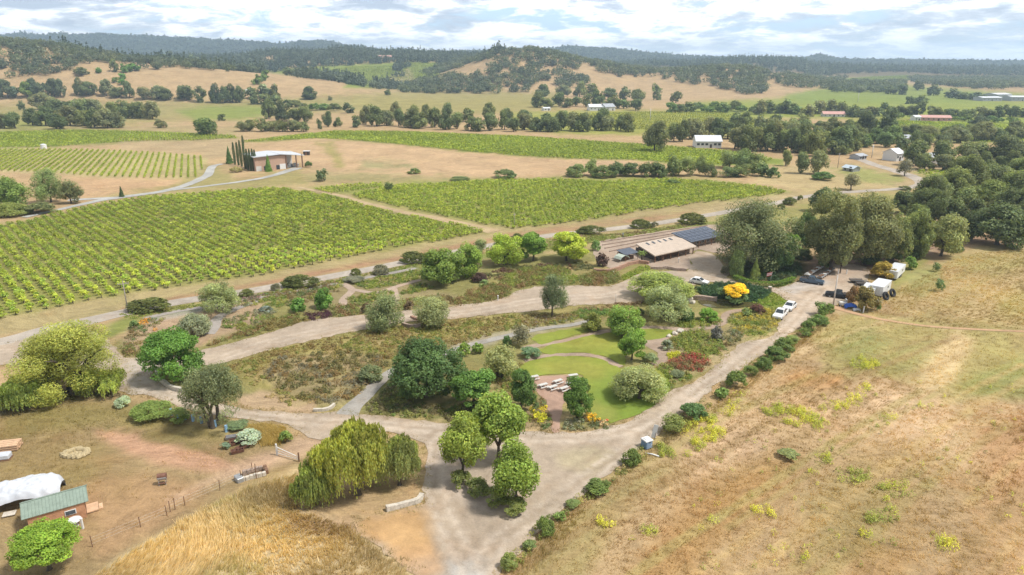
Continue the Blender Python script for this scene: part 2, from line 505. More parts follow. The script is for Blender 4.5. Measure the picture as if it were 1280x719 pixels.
patch([(1215, 520), (1290, 510), (1310, 600), (1250, 620)], (0.42, 0.24, 0.12), 14, .6, 8)
patch([(860, 560), (960, 545), (950, 575), (870, 600)], (0.56, 0.39, 0.25), 10, .6, 8)
patch([(1000, 620), (1080, 580), (1120, 620), (1100, 690), (1020, 700)], (0.34, 0.29, 0.13), 14, .4, 8)
patch([(1060, 440), (1180, 425), (1150, 470), (1060, 470)], (0.31, 0.29, 0.11), 8, .6, 6)
patch([(1095, 395), (1180, 402), (1290, 412), (1290, 418), (1180, 409), (1095, 402)], (0.33, 0.27, 0.11), 3, .7, 3)
# left field and the yard round the shed
patch([(-300, 510), (0, 505), (100, 495), (170, 500), (280, 530), (380, 545), (420, 560), (340, 600), (250, 660), (150, 740), (-300, 800)], (0.31, 0.225, 0.115), 8, .9)
patch([(0, 515), (100, 500), (180, 508), (270, 535), (300, 560), (220, 545), (150, 530), (60, 540), (0, 548)], (0.26, 0.21, 0.08), 8, .85)
patch([(110, 535), (165, 540), (250, 562), (300, 580), (340, 575), (330, 590), (270, 592), (200, 580), (150, 562)], (0.50, 0.30, 0.19), 6, .95)
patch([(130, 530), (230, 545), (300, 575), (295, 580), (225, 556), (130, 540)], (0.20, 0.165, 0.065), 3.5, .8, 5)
patch([(20, 590), (110, 575), (190, 600), (150, 625), (60, 610)], (0.27, 0.21, 0.085), 8, .7, 7)
patch([(80, 620), (130, 590), (220, 600), (260, 610), (200, 660), (130, 700), (90, 690)], (0.38, 0.23, 0.125), 10, .6)
patch([(0, 560), (60, 545), (150, 560), (120, 590), (0, 600)], (0.29, 0.21, 0.09), 10, .6)
patch([(300, 578), (340, 562), (380, 545), (420, 548), (400, 560), (340, 582), (260, 605), (210, 625)], (0.52, 0.36, 0.24), 5, .8)
patch([(60, 760), (150, 700), (230, 650), (320, 605), (370, 585), (370, 640), (440, 655), (480, 690), (525, 722), (530, 800), (60, 800)], (0.52, 0.41, 0.24), 6, .95)
patch([(270, 640), (320, 625), (330, 650), (290, 665)], (0.33, 0.28, 0.11), 8, .7)
patch([(355, 640), (440, 650), (470, 668), (420, 670), (360, 665)], (0.36, 0.23, 0.14), 6, .7)
patch([(270, 520), (330, 530), (360, 535), (350, 560), (300, 556), (265, 540)], (0.33, 0.27, 0.12), 6, .7)


def vnoise(x, y, wl, seed):
    """cheap value noise on a lattice, for wobbling the patch outlines"""
    xi, yi = x / wl, y / wl
    x0, y0 = np.floor(xi).astype(np.int64), np.floor(yi).astype(np.int64)
    fx, fy = xi - x0, yi - y0
    fx, fy = fx * fx * (3 - 2 * fx), fy * fy * (3 - 2 * fy)

    def h(a, b):
        n = (a * 374761393 + b * 668265263 + seed * 982451653) & 0x7fffffff
        n = ((n ^ (n >> 13)) * 1274126177) & 0x7fffffff
        return (n & 0xffff) / 65535.0
    return (h(x0, y0) * (1 - fx) + h(x0 + 1, y0) * fx) * (1 - fy) + (h(x0, y0 + 1) * (1 - fx) + h(x0 + 1, y0 + 1) * fx) * fy - 0.5


def paint(x, y, z, base):
    px, py, d = proj(x, y, z)
    c = np.tile(np.asarray(base, float), (len(x), 1)) if np.ndim(base) == 1 else base.copy()
    ok = d > 20
    for k, (poly, cc, fe, st, wob) in enumerate(PATCH):
        P = np.asarray(poly, float)
        m = ok & (px > P[:, 0].min() - 30) & (px < P[:, 0].max() + 30) & (py > P[:, 1].min() - 20) & (py < P[:, 1].max() + 20)
        if not m.any():
            continue
        X, Y = px[m], py[m]
        sc = np.maximum(d[m], 50) / 100.0
        nx = (vnoise(x[m], y[m], 5, k) + 0.6 * vnoise(x[m], y[m], 1.9, k + 50)) * 2 * wob
        s = sdist(X, Y, P) + nx
        wgt = st * np.clip(0.5 + s / (2 * fe), 0, 1)
        wgt = wgt * wgt * (3 - 2 * wgt) / np.maximum(st, 0.01) if st >= 1 else wgt
        c[m] = c[m] * (1 - wgt[:, None]) + np.asarray(cc) * wgt[:, None]
    return c


# ------------------------------------------------------------------ the ground: one polar sheet out to the horizon
def make_ground():
    fine = np.linspace(-56, 56, 449)
    coarse = np.linspace(56, 304, 63)[1:-1]
    ang = np.concatenate([fine, coarse])
    rad = [6.0]
    while rad[-1] < 6300:
        r = rad[-1]
        rad.append(r * (1.09 if r < 45 else 1.0078 if r < 260 else 1.011 if r < 3000 else 1.03))
    rad = np.array(rad)
    A, Rr = np.meshgrid(np.radians(ang), rad)
    x, y = (Rr * np.sin(A)).ravel(), (Rr * np.cos(A)).ravel()
    z = H(x, y)
    na, nr = len(ang), len(rad)
    i = np.arange(nr - 1)[:, None] * na + np.arange(na)[None, :]
    j = np.arange(nr - 1)[:, None] * na + (np.arange(na)[None, :] + 1) % na
    q = np.stack([i, i + na, j + na, j], -1).reshape(-1, 4)
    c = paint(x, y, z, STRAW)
    b = CX + F * x / np.maximum(y, 5)
    # far ridges are wooded; seen between the crowns their ground is scrub
    far = sm(3000, 3500, y)[:, None]
    c = c * (1 - far) + np.array((0.05, 0.065, 0.03)) * far
    hill = (sm(1950, 2200, y) * (1 - sm(3000, 3500, y)))[:, None] * 0.75
    c = c * (1 - hill) + np.array((0.09, 0.085, 0.045)) * hill
    verts = np.stack([x, y, z], 1)
    verts = np.vstack([verts, [[0, 0, H(0, 0)]]])
    c = np.vstack([c, [STRAW]])
    tri = np.stack([np.arange(na), (np.arange(na) + 1) % na, np.full(na, len(verts) - 1)], 1)
    me = mesh_np('ground', verts, [q, tri], [ground_mat()], col=c, smooth=True)
    tag(link('ground', me), kind='structure')


def ground_mat():
    m, t = mat('ground_soil_and_grass')
    co = t.n('ShaderNodeNewGeometry').outputs['Position']
    base = t.n('ShaderNodeAttribute', attribute_name='Col').outputs[0]
    warp = t.n('ShaderNodeTexNoise', {'Scale': 0.05, 'Detail': 3})
    t.t.links.new(co, warp.inputs['Vector'])
    wv = t.n('ShaderNodeVectorMath', {0: co, 1: t.n('ShaderNodeVectorMath', {0: warp.outputs[1], 1: (22, 22, 0)}, operation='MULTIPLY').outputs[0]}, operation='ADD').outputs[0]
    big = t.noise(wv, 0.045, 6, 0.65)
    mid = t.noise(wv, 0.42, 5, 0.65)
    fin = t.noise(co, 3.2, 4, 0.7)
    # combed straw: noise drawn out along the direction the field was cut
    mp = t.n('ShaderNodeMapping', {0: wv})
    mp.inputs['Rotation'].default_value = (0, 0, R(-38))
    mp.inputs['Scale'].default_value = (0.22, 1.7, 1)
    comb = t.noise(mp.outputs[0], 1.0, 5, 0.7, 0.6)
    v = t.math('ADD', t.math('MULTIPLY', big, 0.50), t.math('ADD', t.math('MULTIPLY', mid, 0.45), t.math('ADD', t.math('MULTIPLY', fin, 0.42), t.math('MULTIPLY', comb, 0.55))))
    f = t.n('ShaderNodeMapRange', {0: v, 1: 0.68, 2: 1.26, 3: 0.42, 4: 1.32}).outputs[0]
    c = t.mix(1.0, base, t.n('ShaderNodeCombineColor', {0: f, 1: f, 2: f}).outputs[0], 'MULTIPLY')
    # greener and redder drifts
    gsel = t.ramp(t.noise(wv, 0.11, 5, 0.6), [(0.54, (0, 0, 0)), (0.68, (1, 1, 1))])
    c = t.mix(t.math('MULTIPLY', gsel, 0.16), c, t.mix(1.0, c, (0.72, 0.95, 0.55, 1), 'MULTIPLY'))
    off = t.n('ShaderNodeVectorMath', {0: wv, 1: (310, 120, 0)}, operation='ADD').outputs[0]
    rsel = t.ramp(t.noise(off, 0.14, 5, 0.6), [(0.55, (0, 0, 0)), (0.70, (1, 1, 1))])
    c = t.mix(t.math('MULTIPLY', rsel, 0.35), c, t.mix(1.0, c, (0.92, 0.72, 0.58, 1), 'MULTIPLY'))
    b = t.n('ShaderNodeBsdfPrincipled', {'Base Color': c, 'Roughness': 0.95, 'Specular IOR Level': 0.05})
    bp = t.n('ShaderNodeBump', {'Strength': 0.8, 'Distance': 0.35, 'Height': t.math('ADD', t.math('MULTIPLY', mid, 0.8), t.math('MULTIPLY', fin, 0.5))})
    t.t.links.new(bp.outputs[0], b.inputs['Normal'])
    t.n('ShaderNodeOutputMaterial', {0: b.outputs[0]})
    return m



# ------------------------------------------------------------------ sheets laid on the ground: roads, paths, lawns, water
def smooth_line(pts, step):
    pts = np.asarray(pts, float)
    out = []
    n = len(pts)
    for i in range(n - 1):
        p0, p1, p2, p3 = pts[max(i - 1, 0)], pts[i], pts[i + 1], pts[min(i + 2, n - 1)]
        k = max(2, int(np.linalg.norm(p2 - p1) / step))
        for t in np.arange(k) / k:
            out.append(0.5 * ((2 * p1) + (-p0 + p2) * t + (2 * p0 - 5 * p1 + 4 * p2 - p3) * t * t + (-p0 + 3 * p1 - 3 * p2 + p3) * t ** 3))
    out.append(pts[-1])
    return np.array(out)


def ribbon(px, width, step=2.0):
    """picture centreline -> a closed outline on the ground, width in metres (number or one per point)"""
    P = unproj([p[0] for p in px], [p[1] for p in px])[:, :2]
    wd = np.full(len(px), width, float) if np.ndim(width) == 0 else np.asarray(width, float)
    L = smooth_line(np.column_stack([P, wd]), step)
    t = np.gradient(L[:, :2], axis=0)
    t /= np.linalg.norm(t, axis=1)[:, None] + 1e-9
    n = np.stack([-t[:, 1], t[:, 0]], 1)
    wob = 1 + 0.10 * np.sin(np.arange(len(L)) * 0.7) * np.sin(np.arange(len(L)) * 0.23 + 1)
    a = L[:, :2] + n * (L[:, 2] * wob / 2)[:, None]
    b = L[:, :2] - n * (L[:, 2] / wob / 2)[:, None]
    return np.vstack([a, b[::-1]])


def outline(px, step=1.2, jit=0.22, smoothed=True):
    P = unproj([p[0] for p in px], [p[1] for p in px])[:, :2]
    Q = smooth_line(np.vstack([P[-1:], P, P[:2]]), step)
    # keep the closed stretch only
    k0 = int(np.argmin(np.linalg.norm(Q[:len(Q) // 2] - P[0], axis=1)))
    k1 = len(Q) // 2 + int(np.argmin(np.linalg.norm(Q[len(Q) // 2:] - P[0], axis=1)))
    Q = Q[k0:k1]
    Q = Q + rng.normal(0, jit, Q.shape)
    return Q


def sheet(name, polys, lift, m, grid=2.5, holes=(), base=None, kind='structure', label=None, cat=None, patches=()):
    vs, es = [], []
    for poly in list(polys) + list(holes):
        o = len(vs)
        vs += [Vector((float(p[0]), float(p[1]))) for p in poly]
        es += [(o + i, o + (i + 1) % len(poly)) for i in range(len(poly))]
    allp = np.array([[v.x, v.y] for v in vs])
    lo, hi = allp.min(0), allp.max(0)
    gx, gy = np.meshgrid(np.arange(lo[0], hi[0], grid), np.arange(lo[1], hi[1], grid))
    gx = gx.ravel() + rng.uniform(-.3, .3, gx.size) * grid
    gy = gy.ravel() + rng.uniform(-.3, .3, gy.size) * grid
    keep = np.zeros(gx.shape, bool)
    for poly in polys:
        keep |= inpoly(gx, gy, poly)
    for h in holes:
        keep &= ~inpoly(gx, gy, h)
    vs += [Vector((float(a), float(b))) for a, b in zip(gx[keep], gy[keep])]
    ov, oe, of, *_ = geometry.delaunay_2d_cdt(vs, es, [], 0, 1e-4)
    V = np.array([[v.x, v.y] for v in ov])
    T = np.array([f for f in of if len(f) == 3])
    cen = V[T].mean(1)
    ok = np.zeros(len(T), bool)
    for poly in polys:
        ok |= inpoly(cen[:, 0], cen[:, 1], poly)
    for h in holes:
        ok &= ~inpoly(cen[:, 0], cen[:, 1], h)
    T = T[ok]
    a, b, c = V[T[:, 0]], V[T[:, 1]], V[T[:, 2]]
    area = (b[:, 0] - a[:, 0]) * (c[:, 1] - a[:, 1]) - (b[:, 1] - a[:, 1]) * (c[:, 0] - a[:, 0])
    T[area < 0] = T[area < 0][:, ::-1]
    T = T[np.abs(area) > 1e-6]
    z = H(V[:, 0], V[:, 1]) + (lift(V[:, 0], V[:, 1]) if callable(lift) else lift)
    col = None
    if base is not None:
        global PATCH
        keepP, PATCH[:] = PATCH[:], list(patches)
        col = paint(V[:, 0], V[:, 1], z, base)
        PATCH[:] = keepP
    me = mesh_np(name, np.column_stack([V, z]), T, [m], col=col, smooth=True)
    return tag(link(name, me), label, cat, kind=kind)


def gravel_mat(name, fine=5.0, contrast=0.28, track=0.0):
    m, t = mat(name)
    co = t.n('ShaderNodeNewGeometry').outputs['Position']
    base = t.n('ShaderNodeAttribute', attribute_name='Col').outputs[0]
    big = t.noise(co, 0.13, 6, 0.62, 0.4)
    mid = t.noise(co, 0.9, 5, 0.65)
    fin = t.noise(co, fine, 4, 0.75)
    v = t.math('ADD', t.math('MULTIPLY', big, 0.8), t.math('ADD', t.math('MULTIPLY', mid, 0.5), t.math('MULTIPLY', fin, 0.5)))
    f = t.n('ShaderNodeMapRange', {0: v, 1: 0.65, 2: 1.15, 3: 1 - contrast, 4: 1 + contrast}).outputs[0]
    c = t.mix(1.0, base, t.n('ShaderNodeCombineColor', {0: f, 1: f, 2: f}).outputs[0], 'MULTIPLY')
    sel = t.ramp(t.noise(co, 0.22, 5, 0.6, 0.8), [(0.52, (0, 0, 0)), (0.66, (1, 1, 1))])
    c = t.mix(t.math('MULTIPLY', sel, 0.4), c, t.mix(1.0, c, (0.95, 0.84, 0.74, 1), 'MULTIPLY'))
    b = t.n('ShaderNodeBsdfPrincipled', {'Base Color': c, 'Roughness': 0.92, 'Specular IOR Level': 0.1})
    bp = t.n('ShaderNodeBump', {'Strength': 0.5, 'Distance': 0.08, 'Height': t.math('ADD', mid, fin)})
    t.t.links.new(bp.outputs[0], b.inputs['Normal'])
    t.n('ShaderNodeOutputMaterial', {0: b.outputs[0]})
    return m


def tracks(px, offs, width, c, st=.55):
    """wheel tracks: bands beside a driving line, given to a sheet as colour patches"""
    P = unproj([p[0] for p in px], [p[1] for p in px])[:, :2]
    L = smooth_line(P, 3.0)
    t = np.gradient(L, axis=0); t /= np.linalg.norm(t, axis=1)[:, None] + 1e-9
    n = np.stack([-t[:, 1], t[:, 0]], 1)
    out = []
    for o in offs:
        wob = (vnoise(L[:, 0], L[:, 1], 9, 81) * .5)[:, None]
        for i in range(0, len(L) - 1, 8):
            a = L[i:i + 10] + n[i:i + 10] * (o + wob[i:i + 10] + width / 2); b = L[i:i + 10] + n[i:i + 10] * (o + wob[i:i + 10] - width / 2)
            q = np.vstack([a, b[::-1]])
            X, Y, _ = proj(q[:, 0], q[:, 1], H(q[:, 0], q[:, 1]))
            out.append((list(zip(X, Y)), c, 1.0, st, .5))
    return out


# mowing swaths of the hay field, lighter and darker by turns
def ground_first():
    for o in np.arange(-34, 78, 2.6):
        c_ = [(0.58, 0.43, 0.24), (0.34, 0.23, 0.11), (0.50, 0.36, 0.17), (0.36, 0.30, 0.12)][int(rng.integers(0, 4))]
        for p in tracks([(640, 716), (760, 640), (880, 575), (1000, 510), (1110, 455), (1200, 420)], (o + rng.uniform(-.6, .6),), rng.uniform(.8, 2.0), c_, rng.uniform(.2, .6)):
            if rng.random() < .75:
                PATCH.append((p[0], p[1], 2.2, p[3], 1.5))
    for o in np.arange(-14, 60, 2.4):
        c_ = [(0.58, 0.44, 0.26), (0.36, 0.25, 0.12), (0.36, 0.31, 0.12)][int(rng.integers(0, 3))]
        for p in tracks([(1110, 396), (1160, 365), (1220, 334), (1270, 312)], (-o,), rng.uniform(.8, 1.8), c_, rng.uniform(.12, .4)):
            PATCH.append((p[0], p[1], 1.6, p[3], 1.2))
    make_ground()


ground_first()
GRAVEL = gravel_mat('gravel', 5.0, 0.3)
LAWNM = gravel_mat('mown_grass', 7.0, 0.26)
MULCHM = gravel_mat('bark_mulch', 6.0, 0.3)

# main road past the vines
ROADC = [(-80, 446), (0, 430), (60, 413), (120, 399), (165, 389), (222, 377.5), (280, 369), (335, 360), (420, 344.5), (490, 331.5), (560, 317), (620, 306), (677, 296), (763, 286.5), (832, 277.5), (888, 268.5), (972, 253.5), (997, 247.5), (1040, 242), (1085, 238.5), (1120, 236.5), (1143, 233.5), (1153, 229), (1146, 223.5), (1133, 218), (1110, 211), (1093, 206), (1078, 200.5), (1068, 197)]
sheet('asphalt_road', [ribbon(ROADC, [7, 6.5, 6, 5, 4.6, 4.4] + [4.4] * 16 + [5.5, 6.5, 6.5, 6.5, 6, 6, 6])], 0.05, GRAVEL, 3, base=(0.36, 0.315, 0.265))

LT, DK = (0.47, 0.395, 0.32), (0.26, 0.20, 0.14)
LN1 = [(165, 475), (215, 494), (300, 517), (400, 528), (480, 531), (600, 541), (690, 548), (770, 541), (830, 513), (880, 482), (940, 440), (985, 408), (1010, 380), (1030, 360)]
LN2 = [(600, 715), (620, 680), (660, 650), (720, 605), (770, 570), (820, 530), (880, 484)]
LN3 = [(275, 448), (340, 427), (420, 410), (500, 398), (600, 388), (680, 374), (760, 369), (800, 358), (850, 349), (910, 352), (970, 364), (1020, 358)]
LN4 = [(590, 715), (560, 660), (548, 620), (545, 570), (560, 545), (640, 543)]
TRACKS = []
for ln_ in (LN1, LN2, LN3, LN4):
    TRACKS += tracks(ln_, (-.85, .85), .6, LT, .6) + tracks(ln_, (0, -2.2, 2.3), .7, DK, .34)
# drives: one network of packed gravel
upper = [(150, 450), (185, 447), (225, 445), (258, 437), (290, 429), (320, 421), (350, 412), (380, 402), (430, 396), (455, 394), (500, 390), (530, 386), (560, 385), (580, 381), (610, 377), (632, 371), (645, 365), (665, 360), (678, 358), (725, 357), (760, 358), (772, 355), (785, 349), (795, 344), (812, 340), (860, 339), (880, 340), (907, 347), (930, 354), (968, 359.5), (985, 366), (975, 372), (961, 363.5), (917, 356), (885, 353), (868, 357), (840, 364), (800, 378), (770, 380), (718, 382), (678, 388), (640, 391), (600, 395), (570, 398), (545, 399), (500, 404), (458, 412), (420, 419), (380, 428), (340, 437), (310, 446), (290, 451), (262, 457), (220, 459), (195, 462), (170, 470)]
lower = [(152, 450), (180, 449), (191, 455), (191, 464), (198, 474), (220, 487), (260, 499), (300, 510), (350, 515), (395, 517), (420, 514), (445, 518), (480, 521), (530, 527), (560, 529), (600, 535), (650, 539), (690, 541), (715, 540), (754, 535), (796, 521), (838, 490), (879, 470), (912, 440), (928, 429), (945, 425), (961, 422), (972, 414), (972, 407), (978, 395), (986, 384), (988, 378), (975, 371), (970, 363), (985, 357), (1000, 351), (1012, 340), (1035, 332), (1060, 330), (1085, 336), (1085, 350), (1070, 372), (1046, 380), (1030, 389), (1010, 403), (980, 423), (950, 446), (915, 469), (888, 488), (860, 513), (835, 534), (815, 549), (790, 570), (765, 590), (738, 613), (700, 640), (680, 661), (655, 685), (632, 707), (618, 735), (600, 775), (540, 775), (521, 722), (480, 692), (446, 664), (450, 651), (490, 640), (527, 632), (529, 610), (530, 590), (533, 562), (522, 550), (480, 540), (440, 545), (400, 549), (375, 540), (360, 531), (325, 527), (287, 522), (235, 513), (210, 503), (185, 495), (160, 490), (152, 470)]
entry = [(-60, 440), (0, 432), (60, 418), (110, 412), (150, 440), (165, 470), (158, 491), (120, 482), (60, 462), (0, 457), (-60, 470)]
plaza = [(860, 341), (866, 330), (862, 322), (872, 314), (890, 318), (907, 336), (910, 346), (890, 346)]
sheet('gravel_drive', [outline(upper), outline(lower), outline(entry), outline(plaza)], 0.06, GRAVEL, 0.75, base=(0.365, 0.295, 0.225),
      patches=[([(430, 640), (530, 632), (540, 690), (500, 700), (450, 672)], (0.42, 0.25, 0.10), 9, .8, 7), ([(490, 690), (545, 680), (560, 720), (520, 722)], (0.44, 0.27, 0.14), 8, .6, 6),
               ([(560, 700), (605, 700), (600, 760), (550, 760)], (0.40, 0.39, 0.37), 8, .7, 5), ([(530, 560), (575, 590), (620, 640), (600, 640), (560, 610), (530, 580)], (0.40, 0.33, 0.28), 6, .6, 4),
               ([(690, 565), (740, 560), (770, 568), (740, 588), (700, 585)], (0.36, 0.31, 0.19), 7, .6, 5), ([(955, 362), (1010, 350), (1060, 355), (1020, 385), (960, 430), (940, 440), (1000, 390)], (0.46, 0.36, 0.27), 5, .6, 3),
               ([(970, 362), (1020, 347), (1040, 352), (990, 368)], (0.40, 0.38, 0.36), 3, .7, 2), ([(1000, 345), (1060, 330), (1090, 340), (1050, 352)], (0.38, 0.29, 0.22), 4, .8, 3),
               ([(150, 450), (190, 450), (230, 500), (160, 490)], (0.40, 0.36, 0.32), 6, .6, 3), ([(480, 530), (650, 548), (800, 530), (900, 470), (905, 474), (800, 545), (650, 562), (480, 545)], (0.43, 0.355, 0.28), 5, .7, 2),
               ([(660, 372), (800, 360), (840, 350), (840, 355), (800, 368), (660, 380)], (0.44, 0.36, 0.285), 3, .7, 2), ([(380, 410), (560, 390), (640, 380), (640, 385), (560, 394), (380, 416)], (0.44, 0.36, 0.285), 3, .7, 2)] + TRACKS)

GP = (0.30, 0.28, 0.25)
sheet('garden_path', [ribbon([(434, 519), (444, 507), (456, 495), (470, 481), (486, 468), (512, 455), (540, 446), (567, 438.5), (590, 431), (610, 426), (640, 419), (680, 410.5), (712, 407), (738, 401)], [3.6, 2.8, 2.6, 2.4, 2.2, 2, 2, 2, 1.8, 1.8, 1.8, 1.6, 1.5, 1.4], 1.0)], 0.075, GRAVEL, 1.5, base=GP)
TP = (0.33, 0.25, 0.19)
sheet('garden_path', [ribbon([(655, 436), (672, 432), (705, 427), (735, 419.5), (757, 414.5), (785, 411), (815, 409.5), (843, 411), (864, 412.5), (894, 407.5), (905, 402), (908, 394), (918, 389), (935, 388)], 1.7, 1.0),
                      ribbon([(845, 412), (828, 421), (815, 428), (822, 434), (833, 441), (830, 452), (822, 458)], [2.2, 3, 3.4, 3.4, 3, 3.4, 3], 1.0)], 0.05, GRAVEL, 1.5, base=TP)
sheet('garden_path', [ribbon([(655, 451), (683, 445), (707, 443.5), (737, 444), (754, 448.5), (765, 454), (776, 459)], 1.3, 1.0)], 0.055, GRAVEL, 1.5, base=TP)
sheet('garden_path', [ribbon([(336, 373), (300, 384), (272, 398), (268, 410), (262, 418)], [1.6, 2, 2.2, 2.2, 2], 1.0), ribbon([(180, 399), (222, 389), (262, 383), (300, 375), (360, 366), (440, 350.5), (520, 336)], 1.6, 1.0)], 0.05, GRAVEL, 1.5, base=(0.31, 0.28, 0.255))
sheet('garden_path', [ribbon([(420, 352), (440, 362), (428, 378), (448, 392)], 1.8, 1.0), ribbon([(440, 362), (470, 366), (497, 358), (525, 350)], 1.6, 1.0), ribbon([(492, 361), (495, 372), (500, 380)], 1.6, 1.0)], 0.055, GRAVEL, 1.5, base=(0.35, 0.27, 0.21))
sheet('picnic_terrace', [outline([(667, 472), (690, 470), (718, 470), (724, 478), (713, 496), (704, 506), (702, 522), (699, 527), (700, 540), (690, 540), (690, 526), (685, 512), (683, 500), (673, 493), (668, 482)], 1.0, .1)], 0.05, MULCHM, 1.2, base=(0.36, 0.24, 0.18))
LG = (0.205, 0.235, 0.042)
LP = [([(740, 480), (840, 470), (840, 530), (740, 530)], (0.14, 0.21, 0.035), 12, .75, 6), ([(735, 480), (765, 470), (770, 500), (740, 505)], (0.15, 0.21, 0.04), 6, .5, 5), ([(665, 455), (720, 450), (760, 458), (750, 468), (690, 466)], (0.27, 0.26, 0.06), 5, .6, 5), ([(735, 500), (770, 510), (765, 525), (742, 520)], (0.26, 0.25, 0.07), 4, .5, 4), ([(790, 462), (830, 464), (830, 475), (800, 470)], (0.26, 0.26, 0.05), 4, .6, 4), ([(700, 428), (760, 420), (770, 430), (720, 438)], (0.27, 0.265, 0.055), 4, .6, 4)]
sheet('lawn', [outline([(668, 421), (688, 415.5), (718, 411), (730, 410), (734, 415), (707, 422), (688, 427.5), (672, 430)], 1.0, .2)], 0.06, LAWNM, 1.2, base=LG)
sheet('lawn', [outline([(674, 437), (695, 430.5), (714, 425.5), (735, 421), (758, 417), (774, 416), (778, 432), (781, 452), (776, 456.5), (758, 447), (737, 442), (707, 441), (681, 443)], 1.0, .2)], 0.065, LAWNM, 1.2, base=LG, patches=LP)
sheet('lawn', [outline([(803, 411.5), (843, 413.5), (838, 421), (820, 424.5), (806, 424)], 1.0, .2)], 0.06, LAWNM, 1.2, base=LG)
sheet('lawn', [outline([(650, 456), (683, 447), (707, 445.5), (737, 446), (752, 450), (763, 456), (777, 462), (791, 459), (812, 461), (832, 463), (836, 475), (838, 485), (824, 499), (801, 517), (777, 526), (761, 530), (742, 524), (737, 507), (729, 474), (718, 468.5), (690, 468.5), (667, 470), (655, 474)], 1.0, .2)], 0.07, LAWNM, 1.2, base=LG, patches=LP)
# tracks in the fields
sheet('farm_track', [ribbon([(30, 272), (75, 262), (122, 251.5), (150, 247), (215, 237), (255, 222), (263, 213), (266, 208), (278, 205)], [3, 3, 4, 5, 4.5, 4.5, 4, 4, 3], 2), ribbon([(150, 247), (85, 250.5)], 4, 2), ribbon([(215, 238), (300, 227.5), (340, 220), (372, 210)], [3, 3.5, 4, 6], 2)], 0.12, GRAVEL, 3, base=(0.36, 0.355, 0.335))
sheet('farm_track', [ribbon([(372, 234), (424, 244.5), (452, 253), (497, 264), (553, 274.5), (618, 290)], [2.5, 3, 3.4, 3.6, 4.2, 6], 2)], 0.07, GRAVEL, 3, base=(0.38, 0.29, 0.17))
sheet('farm_track', [ribbon([(1040, 383), (1065, 391), (1105, 400), (1160, 408), (1220, 412), (1290, 415), (1400, 420)], [2.6, 1.7, 1.2, 1.0, 1.0, 1.0, 1.0], 1.5)], 0.06, GRAVEL, 1.5, base=(0.42, 0.27, 0.16))
sheet('nursery_yard', [outline([(744, 322), (746, 303), (790, 295), (850, 286), (893, 281), (906, 286), (914, 300), (908, 316), (890, 316), (872, 312), (862, 322), (864, 333), (858, 337), (830, 335), (812, 333), (800, 328), (785, 331), (765, 336)], 1.5, .15)], 0.055, GRAVEL, 2, base=(0.34, 0.265, 0.205))
# pond
m, t = mat('pond_water')
b_ = t.n('ShaderNodeBsdfPrincipled', {'Base Color': (0.085, 0.075, 0.03, 1), 'Roughness': 0.08, 'Specular IOR Level': 0.5})
bp_ = t.n('ShaderNodeBump', {'Strength': 0.15, 'Distance': 0.05, 'Height': t.noise(t.n('ShaderNodeNewGeometry').outputs['Position'], 1.5, 3)})
t.t.links.new(bp_.outputs[0], b_.inputs['Normal'])
t.n('ShaderNodeOutputMaterial', {0: b_.outputs[0]})
sheet('pond_water', [outline([(872, 377), (890, 375), (925, 378), (948, 379), (935, 384), (905, 386), (882, 383)], 1.0, .08)], 0.09, m, 1.5)
# haze: the air of the whole valley
hb = MB().box((0, 0, 112), (13200, 13200, 230))
m, t = mat('valley_air')
pv = t.n('ShaderNodeVolumePrincipled', {'Color': (0.62, 0.81, 1.0, 1), 'Density': 0.00018, 'Anisotropy': 0.2})
t.n('ShaderNodeOutputMaterial', {1: pv.outputs[0]})
tag(hb.build('haze', m), kind='stuff')
# ------------------------------------------------------------------ foliage building blocks
def unit(v):
    return v / (np.linalg.norm(v, axis=1)[:, None] + 1e-9)


def rdir(n):
    return unit(rng.normal(size=(n, 3)))


def cards(c, nrm, size, asp=0.62):
    """diamond-shaped leaf cards: verts (4n,3), quads (n,4)"""
    n = len(c)
    size = np.broadcast_to(np.asarray(size, float), (n,))[:, None]
    t = unit(np.cross(nrm, rdir(n)))
    b = np.cross(nrm, t)
    v = np.stack([c + t * size, c + b * size * asp, c - t * size, c - b * size * asp], 1).reshape(-1, 3)
    return v, np.arange(4 * n).reshape(-1, 4)


def leafcol(n, spread=0.22, clump=None):
    """leaf-to-leaf colour difference: young leaves yellower, old ones darker"""
    k = rng.normal(1, spread, n) if clump is None else clump * rng.normal(1, spread, n)
    k = np.clip(k, 0.4, 1.9)
    y = rng.uniform(-1, 1, n) * 0.10
    c = np.stack([k * (1 + y), k, k * (1 - y)], 1)
    return np.repeat(c, 4, 0)


CROWN = {}


